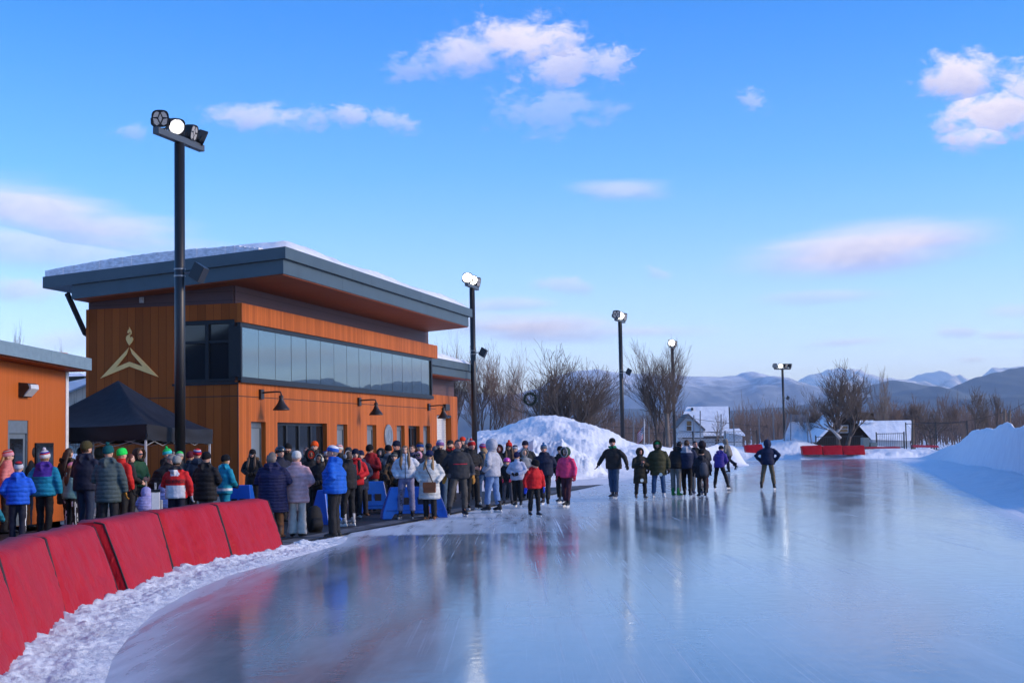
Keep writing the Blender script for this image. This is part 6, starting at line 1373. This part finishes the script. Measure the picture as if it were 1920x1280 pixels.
bare_tree('wide gnarled bare tree behind the dark fence', 1748, 150, 744, 836, 80, BARK, 3, 75, 'spread', .2, .9, .012, group=TG)
bare_tree('tall grey bare tree left of the twin trees at right', 1796, 172, 728, 832, 62, BARKR, 3, 79, 'up', .16, .9, .012, group=TG)
bare_tree('twin stemmed bare tree, left one above the right snow bank', 1838, 160, 721, 832, 54, BARK, 2, 83, 'vase', .16, .9, .012, group=TG)
bare_tree('twin stemmed bare tree, right one above the right snow bank', 1862, 162, 724, 832, 56, BARK, 2, 88, 'vase', .16, .9, .012, group=TG)
bare_tree('small bare tree in front of the white house roof', 1344, 140, 768, 834, 42, BARKL, 1, 91, 'round', .09, .8, .011, group=TG)
bare_tree('tree tops showing over the small building roof at far left', 0, 90, 592, 840, 70, BARK, 2, 95, 'vase', .16, .9, .013, group=TG)
bare_tree('tip of a bare tree above the small building roof', 108, 95, 632, 840, 34, BARK, 2, 97, 'up', .12, .8, .013, group=TG)
bare_tree('dark small bare tree seen under the tent edge by the cream shed', 148, 60, 738, 850, 30, BARK, 2, 99, 'round', .08, .8, .012, group=TG)
mb = MB(); mb.tube([(0, 0, -.2), (.04, 0, 1.2), (.0, .03, 2.4), (-.03, 0, P(1253, 775, 112).z)], [.24, .19, .17, .15], 10)
o = mb.build('tree_stump', BARKL, smooth=True); o.location = GX(1253, 112); tag(o, 'tall cut off tree trunk standing beside the tall fine twigged tree', 'tree stump')
# snowy fork and pale low limb of the spreading tree
mb = MB(); b = GX(1577, 126.5); mb.tube([P(1576, 822, 126), P(1563, 808, 126), P(1545, 794, 126)], [.16, .12, .07], 6); mb.tube([P(1563, 811, 126), P(1571, 808, 126), P(1580, 798, 126)], [.09, .12, .06], 6)
o = mb.build('snowy_limb', mat('snow_on_bark', (.30, .31, .34), .8, .3, .4, 2), smooth=True); o.parent = bpy.data.objects['bare_tree.007'] if 'bare_tree.007' in bpy.data.objects else None
if o.parent: o.matrix_parent_inverse = Matrix.Translation(-o.parent.location)

# far woods: one brown mass of trunks and twigs
rnd = random.Random(5); mb = MB()
for i in range(1500):
    px = rnd.uniform(1130, 2000); d = rnd.uniform(200, 520); b = GX(px, d, -.1)
    hpx = (790 if px < 1370 else 776) + rnd.gauss(2, 11); h = max(2.5, P(px, hpx, d).z)
    r = .02 + .00012 * d; nst = 7
    mb.tube([b, b + V((rnd.uniform(-.3, .3), 0, h * .95))], [r * 1.9, r * .6], 3, cap=False)
    for k in range(nst):
        z0 = h * rnd.uniform(.12, .75); a = rnd.uniform(-1, 1); l_ = h * rnd.uniform(.18, .4)
        p1 = b + V((a * l_ * .5, rnd.uniform(-.5, .5), z0 + l_ * .7)); mb.tube([b + V((0, 0, z0)), p1, p1 + V((a * l_ * .15, 0, l_ * .5))], [r, r * .8, r * .5], 3, cap=False)
o = mb.build('far_woods', mat('far_brown_twigs', (.115, .085, .078), .95, .1, .4, .05)); tag(o, kind='stuff')

# ---------------------------------------------------------------- houses at the far side
CLAP = wood_mat('white_clapboard', .13, (.42, .44, .47), (.50, .52, .55), .3, horiz=True, gap=1.2); BSH = wood_mat('dark_brown_shingle', .16, (.030, .018, .014), (.050, .030, .022), .6, horiz=True); TRIMW = mat('white_paint', (.6, .6, .62), .5); ROOFD = mat('dark_roof', (.03, .03, .035), .8, .3, .3, 2)
def px_prism(mb, pts, d, depth, mi=0): mb.prism([P(x, y, d) for x, y in pts], V((0, depth, 0)), mi)
hw = tag(empty('house', GX(1320, 172)), 'white clapboard house with snowy roof and gabled dormer across the oval', 'house')
def child(mb, name, m, par, smooth=False):
    l_ = par.matrix_world.translation if False else V(par.location); q = par
    while q.parent: q = q.parent; l_ = l_ + V(q.location)
    mb.v = [tuple(V(v) - l_) for v in mb.v]; return mb.build(name, m, par, smooth)
mb = MB(); px_prism(mb, [(1274, 838), (1274, 817), (1362, 817), (1362, 838)], 172, 7); child(mb, 'wall', CLAP, hw)
mb = MB(); a, b, c, e = P(1262, 817, 171.4), P(1368, 816.5, 171.4), P(1366, 764, 177), P(1288, 765, 177); mb.prism([a, b, c, e], V((0, .05, .18))); f_ = [a, e, c, b]; mb.prism([e, c, V((c.x, 184, a.z)), V((e.x, 184, a.z))], V((0, .05, .18))); rw_ = child(mb, 'roof', SNOWR, hw)
mb = MB(); mb.tube([P(1287, 765, 177), P(1367, 764, 177)], .12, 6); mb.tube([P(1367, 764, 177), P(1368.5, 817, 171.4)], .10, 6); child(mb, 'roof_edge', ROOFD, rw_)
mb = MB(); px_prism(mb, [(1272, 820), (1272, 797), (1291, 778), (1319, 806), (1319, 820)], 169.5, 5); dg_ = child(mb, 'gable', CLAP, hw)
mb = MB(); mb.prism([P(1268, 800, 169), P(1291, 775, 169), P(1291, 778, 169), P(1269, 802, 169)], V((0, 6, 0))); mb.prism([P(1291, 775, 169), P(1323, 804.5, 169), P(1322, 808, 169), P(1291, 778, 169)], V((0, 6, 0))); child(mb, 'gable_roof', mat('dark_grey_eave', (.10, .09, .09), .8), dg_)  # eave boards in one dark grey
def window(par, x0, y0, x1, y1, d):
    mb = MB(); px_prism(mb, [(x0, y0), (x1, y0), (x1, y1), (x0, y1)], d, .08); w_ = child(mb, 'window', TRIMW, par)
    mb = MB(); h_ = (y0 + y1) / 2
    px_prism(mb, [(x0 + 1, y0 + 1), (x1 - 1, y0 + 1), (x1 - 1, h_ - .5), (x0 + 1, h_ - .5)], d - .03, .02); px_prism(mb, [(x0 + 1, h_ + .5), (x1 - 1, h_ + .5), (x1 - 1, y1 - 1), (x0 + 1, y1 - 1)], d - .03, .02); child(mb, 'pane', GLASS, w_)
window(dg_, 1286.5, 788, 1297.5, 808, 169.42); window(hw, 1340, 822, 1350, 834, 171.9)
mb = MB(); px_prism(mb, [(1280, 819), (1362, 818), (1362, 821), (1280, 822)], 171.3, .3); child(mb, 'porch_eave', ROOFD, hw)
mb = MB(); px_prism(mb, [(1296.5, 769), (1300, 769), (1300, 764), (1296.5, 764)], 176, .6); child(mb, 'chimney', ROOFD, rw_)
sh = tag(empty('shed', GX(1382, 160)), 'small white shed with snow covered lean-to roof right of the white house', 'shed')
mb = MB(); px_prism(mb, [(1367, 838), (1367, 812), (1392, 817), (1392, 838)], 160, 4); child(mb, 'wall', CLAP, sh)
mb = MB(); mb.prism([P(1364, 811, 159.6), P(1397, 817.5, 159.6), P(1386, 806, 164), P(1366, 807, 164)], V((0, 0, .2))); child(mb, 'roof', SNOWR, sh)
# brown house
hb = tag(empty('house', GX(1600, 142)), 'dark brown gabled house with brick chimney and snow covered wings', 'house')
mb = MB(); px_prism(mb, [(1530, 838), (1530, 827), (1584, 774), (1638, 774), (1640, 838)], 143, 7); child(mb, 'wall', BSH, hb)
mb = MB(); px_prism(mb, [(1531, 838), (1531, 826), (1584, 775.5), (1634, 822), (1634, 838)], 141.5, 1.45); gm_ = child(mb, 'gable', BSH, hb)
mb = MB(); mb.prism([P(1527, 827.5, 140.8), P(1582, 771.5, 140.8), P(1586, 774.5, 140.8), P(1531, 829, 140.8)], V((0, 9, 0))); rb_ = child(mb, 'roof', SNOWR, hb)
mb = MB(); mb.prism([P(1586, 774.5, 141), P(1628, 773, 143), P(1651, 793, 143), P(1640, 826, 141), P(1634, 822, 141)], V((0, .4, 0.02))); child(mb, 'roof_slope', mat('dark_shingle_roof', (.030, .024, .022), .85, .2, .3, 2), hb)
mb = MB(); mb.prism([P(1605, 791.5, 140.6), P(1709, 789.5, 140.6), P(1708, 826, 139), P(1634, 824, 139)], V((0, .3, .12))); wr_ = child(mb, 'wing_roof', SNOWR, hb)
mb = MB(); px_prism(mb, [(1636, 838), (1636, 823), (1706, 825), (1706, 838)], 139.6, 4); child(mb, 'wing_wall', CLAP, hb)
for i in range(3): mb = MB(); px_prism(mb, [(1609 + i * 10, 788), (1617 + i * 10, 787.5), (1623 + i * 10, 792), (1614 + i * 10, 793)], 140.2, .4); child(mb, 'snow_patch', SNOWR, hb)
mb = MB(); px_prism(mb, [(1560.5, 790), (1560.5, 764), (1574.5, 764), (1574.5, 790)], 144, 1.1); ch_ = child(mb, 'chimney', mat('red_brick', (.16, .055, .035), .85, .2, .4, 8), rb_)
mb = MB(); px_prism(mb, [(1559.5, 764.5), (1559.5, 762.5), (1575.5, 762.5), (1575.5, 764.5)], 143.9, 1.3); child(mb, 'chimney_cap', SNOWR, ch_)
window(gm_, 1574, 797, 1590.5, 811, 141.4)
mb = MB(); mb.prism([P(1470, 826, 146), P(1531, 827, 146), P(1560, 797, 150), P(1482, 794, 150)], V((0, .2, .2))); child(mb, 'rear_wing_roof', SNOWR, hb)
mb = MB(); px_prism(mb, [(1472, 838), (1472, 826), (1531, 827), (1531, 838)], 146.5, 3); child(mb, 'rear_wing_wall', CLAP, hb)
# utility boxes
GRN = mat('grey_green_metal', (.16, .20, .20), .5, .4, .1, 2)
for x0, x1, y0, lab in ((1618, 1630, 820, 'taller grey green utility cabinet behind the far red pads'), (1632, 1645, 829, 'lower grey green utility cabinet right of the taller one')):
    mb = MB(); px_prism(mb, [(x0, 843), (x0, y0), (x1, y0), (x1, 843)], 126, .9); o = bevel(mb.build('utility_cabinet', GRN), .03); tag(o, lab, 'utility cabinet')
# shed left behind the tent
cs = tag(empty('shed', GX(143, 62)), 'cream shed with snowy roof glimpsed between the two buildings', 'shed')
mb = MB(); px_prism(mb, [(100, 850), (100, 738), (128, 732), (162, 718), (185, 712), (185, 850)], 62, 5); child(mb, 'wall', wood_mat('cream_boards', .25, (.50, .44, .34), (.56, .50, .40), .3), cs)
mb = MB(); mb.prism([P(96, 741, 61.5), P(128, 733.5, 61.5), P(163, 718.5, 61.5), P(190, 708, 61.5), P(190, 704, 61.5), P(160, 709, 61.5), P(96, 722, 61.5)], V((0, 6, 0))); child(mb, 'roof', SNOWR, cs)
cb2 = tag(empty('shed', GX(143, 78)), 'dark green roofed shed with a snow cap further behind the cream shed', 'shed')
mb = MB(); px_prism(mb, [(90, 850), (90, 706), (158, 703), (158, 850)], 78, 4); child(mb, 'wall', mat('dark_green_boards', (.03, .04, .03), .8), cb2)
mb = MB(); mb.prism([P(86, 707, 77.6), P(160, 704.5, 77.6), P(150, 699, 78.5), P(86, 700, 78.5)], V((0, 4, .1))); child(mb, 'roof', SNOWR, cb2)

# ---------------------------------------------------------------- fences, nets, posts, lamp, flag
STEEL = mat('dark_fence_steel', (.014, .014, .016), .5); GALV = mat('galvanised_post', (.17, .17, .18), .5, metal=.3)
def fence(name, pts, h, post_step, label, pickets=False, d=None, rails=(.15, .95), wire=False):
    o = tag(empty(name, V(pts[0])), label, 'fence'); o0 = V(pts[0])
    for a, b in zip(pts, pts[1:]):
        a, b = V(a), V(b); n = max(1, int((b - a).length / post_step))
        for i in range(n + 1):
            p = a.lerp(b, i / n) - o0; mb = MB(); mb.box(p.x - .045, p.x + .045, p.y - .045, p.y + .045, -.1, h + .08); mb.build('post', STEEL, o)
        mb = MB()
        for r in rails:
            p0, p1 = a + V((0, 0, h * r)) - o0, b + V((0, 0, h * r)) - o0; mb.tube([p0, p1], .03, 5)
        if pickets:
            m_ = int((b - a).length / .16)
            for i in range(m_): p = a.lerp(b, (i + .5) / m_) - o0; mb.box(p.x - .012, p.x + .012, p.y - .012, p.y + .012, h * .08, h * .98)
        if wire:
            m_ = int((b - a).length / .35)
            for i in range(m_):
                p0, p1 = a.lerp(b, i / m_) - o0, a.lerp(b, min(1, (i + h / .35) / m_)) - o0
                mb.tube([p0 + V((0, 0, .02)), V((p1.x, p1.y, h))], .008, 3, cap=False); mb.tube([p0 + V((0, 0, h)), V((p1.x, p1.y, .02))], .008, 3, cap=False)
        mb.build('fence_panel', STEEL, o)
fence('picket_fence', [GX(1530, 131, .6), GX(1618, 131, .6)], 1.25, 2.6, 'black picket fence in front of the brown house', True)
fence('picket_fence', [GX(1644, 131, .5), GX(1696, 131, .5)], 1.55, 2.2, 'black picket fence in front of the white wing roof', True)
fence('chain_link_fence', [GX(1700, 133, .3), GX(1815, 128, .3)], 2.6, 3.0, 'tall dark chain link fence at the right end of the oval', rails=(.05, .98), wire=True)
fence('chain_link_fence', [GX(1130, 132, .4), GX(1300, 138, .4), GX(1420, 140, .4)], 2.1, 3.2, 'long chain link fence behind the low snow berm and white house', rails=(.5, .98), wire=True)
for i, (x, y0, d, ln, lab) in enumerate(((1188, 772, 128, 0, 'thin grey net post left of the flag'), (1217, 772, 134, 0, 'thin grey net post right of the flag'), (1301, 778, 130, 0, 'thin grey net post in front of the white gable'), (1313, 770, 133, 0, 'thin pale utility post at the dormer of the white house'), (1352, 776, 130, 0, 'thin grey net post in front of the white roof'), (1375, 775, 128, -3, 'leaning thin grey net post by the small shed'), (1423, 780, 130, -3, 'thin grey net post left of the wide crossbar light pole, nearer the shed'), (1449, 773, 130, -5, 'thin grey net post just left of the wide crossbar light pole'))):
    a, b = GX(x + (-ln * .8), d), P(x, y0, d); mb = MB(); mb.tube([a, b], .055, 6); tag(mb.build('net_post', GALV), lab, 'post', 'thin posts of the ball netting')
# translucent ball netting in front of the brown house
nm, ntn, bn, Ln_ = mk('grey_netting'); bn.inputs['Base Color'].default_value = (.35, .37, .42, 1); bn.inputs['Roughness'].default_value = .9
tcn = N(ntn, 'ShaderNodeTexCoord'); nzn = N(ntn, 'ShaderNodeTexNoise', inp={'Scale': .9, 'Detail': 3.0}); Ln_(tcn.outputs['Object'], nzn.inputs['Vector']); mrn = N(ntn, 'ShaderNodeMapRange', inp={1: .3, 2: .7, 3: .12, 4: .42}); Ln_(nzn.outputs['Fac'], mrn.inputs[0]); Ln_(mrn.outputs[0], bn.inputs['Alpha'])
nt_o = tag(empty('net_screen', GX(1495, 127)), 'grey ball netting screen hung between posts left of the brown house', 'net'); o0 = V(nt_o.location)
mb = MB(); vs = []
for i in range(21):
    for j in range(9):
        u, v = i / 20, j / 8; xt = 1477 + (1512 - 1477) * u; xb = 1466 + (1526 - 1466) * u; p = P(xt + (xb - xt) * v, 777 + (832 - 777) * v, 127 + .35 * math.sin(u * 19) + .2 * math.sin(v * 4)); vs.append(p - o0)
mb.add(vs, [(i * 9 + j, i * 9 + j + 1, (i + 1) * 9 + j + 1, (i + 1) * 9 + j) for i in range(20) for j in range(8)]); mb.build('netting', nm, nt_o, True)
for xt, xb in ((1477, 1466), (1483, 1482), (1512, 1517), (1513, 1526)): mb = MB(); mb.tube([P(xt, 775, 127) - o0, GX(xb, 127) - o0], .05, 6); mb.build('post', GALV, nt_o)
# lamp post with wreath
lpst = tag(empty('street_lamp', GX(1012, 100)), 'dark street lamp post with a round evergreen wreath on its bracket', 'street lamp'); o0 = V(lpst.location)
mb = MB(); mb.tube([V((0, 0, 0)), P(1012, 733, 100) - o0], .09, 8); mb.tube([P(1012, 742, 100) - o0, P(997, 739, 100) - o0], .035, 6); mb.build('post', STEEL, lpst)
c = P(994, 748, 99.8); mb = MB(); rw2 = .40; pts = []
rnd = random.Random(3)
for i in range(420):
    a = rnd.uniform(0, 2 * math.pi); q = c + V((math.cos(a) * rw2, 0, math.sin(a) * rw2)); dv = V((rnd.gauss(0, 1), rnd.gauss(0, 1), rnd.gauss(0, 1))).normalized(); mb.tube([q, q + dv * .15], [.02, .006], 3, cap=False)
mb.lathe([(rw2 - .05, -.05), (rw2 + .05, -.05), (rw2 + .05, .05), (rw2 - .05, .05), (rw2 - .05, -.05)], 24, 0, Matrix.Translation(c) @ Matrix.Rotation(rad(90), 4, 'X'))
wo = mb.build('wreath', mat('fir_green', (.02, .03, .018), .9, .2, .4, 20)); tag(wo, 'round evergreen wreath hanging from the street lamp bracket', 'wreath')
# flag
fo = tag(empty('flagpole', GX(1208, 126)), 'pale flagpole carrying the drooping flag behind the berm', 'flagpole'); o0 = V(fo.location)
mb = MB(); mb.tube([V((0, 0, 0)), P(1208, 785, 126) - o0], .05, 8); mb.build('pole', mat('pale_pole', (.5, .5, .5), .4), fo)
mb = MB(); vs = []; a, b_, c, e = P(1207, 798, 126), P(1195, 812, 126.3), P(1194, 836, 126.3), P(1206, 822, 126)
nu, nv = 26, 13
for i in range(nu + 1):
    for j in range(nv + 1): u, v = i / nu, j / nv; p = a.lerp(b_, u).lerp(e.lerp(c, u), v); vs.append(p + V((0, .12 * math.sin(u * 9 + v * 2), 0)))
k = nv + 1; fs, ms = [], []
for i in range(nu):
    for j in range(nv):
        fs.append((i * k + j, (i + 1) * k + j, (i + 1) * k + j + 1, i * k + j + 1)); ms.append(2 if (i < nu * .4 and j < 7) else (0 if j % 2 == 0 else 1))
mb.v = [tuple(v) for v in vs]; mb.f = fs; mb.m = ms
fl = mb.build('flag', [cloth((.42, .02, .04)), cloth((.6, .6, .62)), cloth((.02, .03, .14))], smooth=True)
mb = MB()
for i in range(5):
    for j in range(4): q = V(vs[(1 + i * 2) * k + 1 + j * 2 - (j > 2)]) + V((0, -.05, 0)); mb.prism([q + V((.05 * math.cos(t) * (1 if n_ % 2 == 0 else .45), 0, .05 * math.sin(t) * (1 if n_ % 2 == 0 else .45))) for n_, t in enumerate([math.pi / 2 + math.pi * z / 5 for z in range(10)])], (0, .01, 0))
mb.build('stars', cloth((.6, .6, .62)), fl); tag(fl, 'red white and blue stars and stripes flag drooping from the pale flagpole', 'flag')
# utility poles and wires at right
for x, y0, d, lab in ((1712, 786, 150, 'utility pole with crossarm behind the white wing roof'), (1884, 768, 150, 'left of two weathered utility poles above the right snow bank'), (1893, 769, 151, 'right of two weathered utility poles above the right snow bank')):
    o = tag(empty('utility_pole', GX(x, d)), lab, 'utility pole'); o0 = V(o.location); mb = MB(); mb.tube([V((0, 0, 0)), P(x, y0, d) - o0], .13, 8); mb.build('pole', mat('weathered_wood', (.17, .12, .085), .9), o)
    mb = MB(); mb.tube([P(x - 12, y0 + 8, d) - o0, P(x + 5, y0 + 8, d) - o0], .05, 5); mb.build('crossarm', mat('weathered_wood', (.17, .12, .085), .9), o)
mb = MB()
for pts in (((1100, 797), (1250, 806), (1366, 812)), ((1200, 768), (1310, 790), (1440, 800)), ((1712, 790), (1795, 800), (1884, 772)), ((1893, 772), (1905, 764), (1935, 748)), ((1500, 792), (1610, 806), (1712, 789))):
    a, b, c = [P(x, y, 150) for x, y in pts]; mb.tube([a.lerp(b, t).lerp(b.lerp(c, t), t) for t in [i / 10 for i in range(11)]], .022, 4)
tag(mb.build('overhead_wires', STEEL), 'thin black overhead wires strung across the far side of the oval', 'wires')
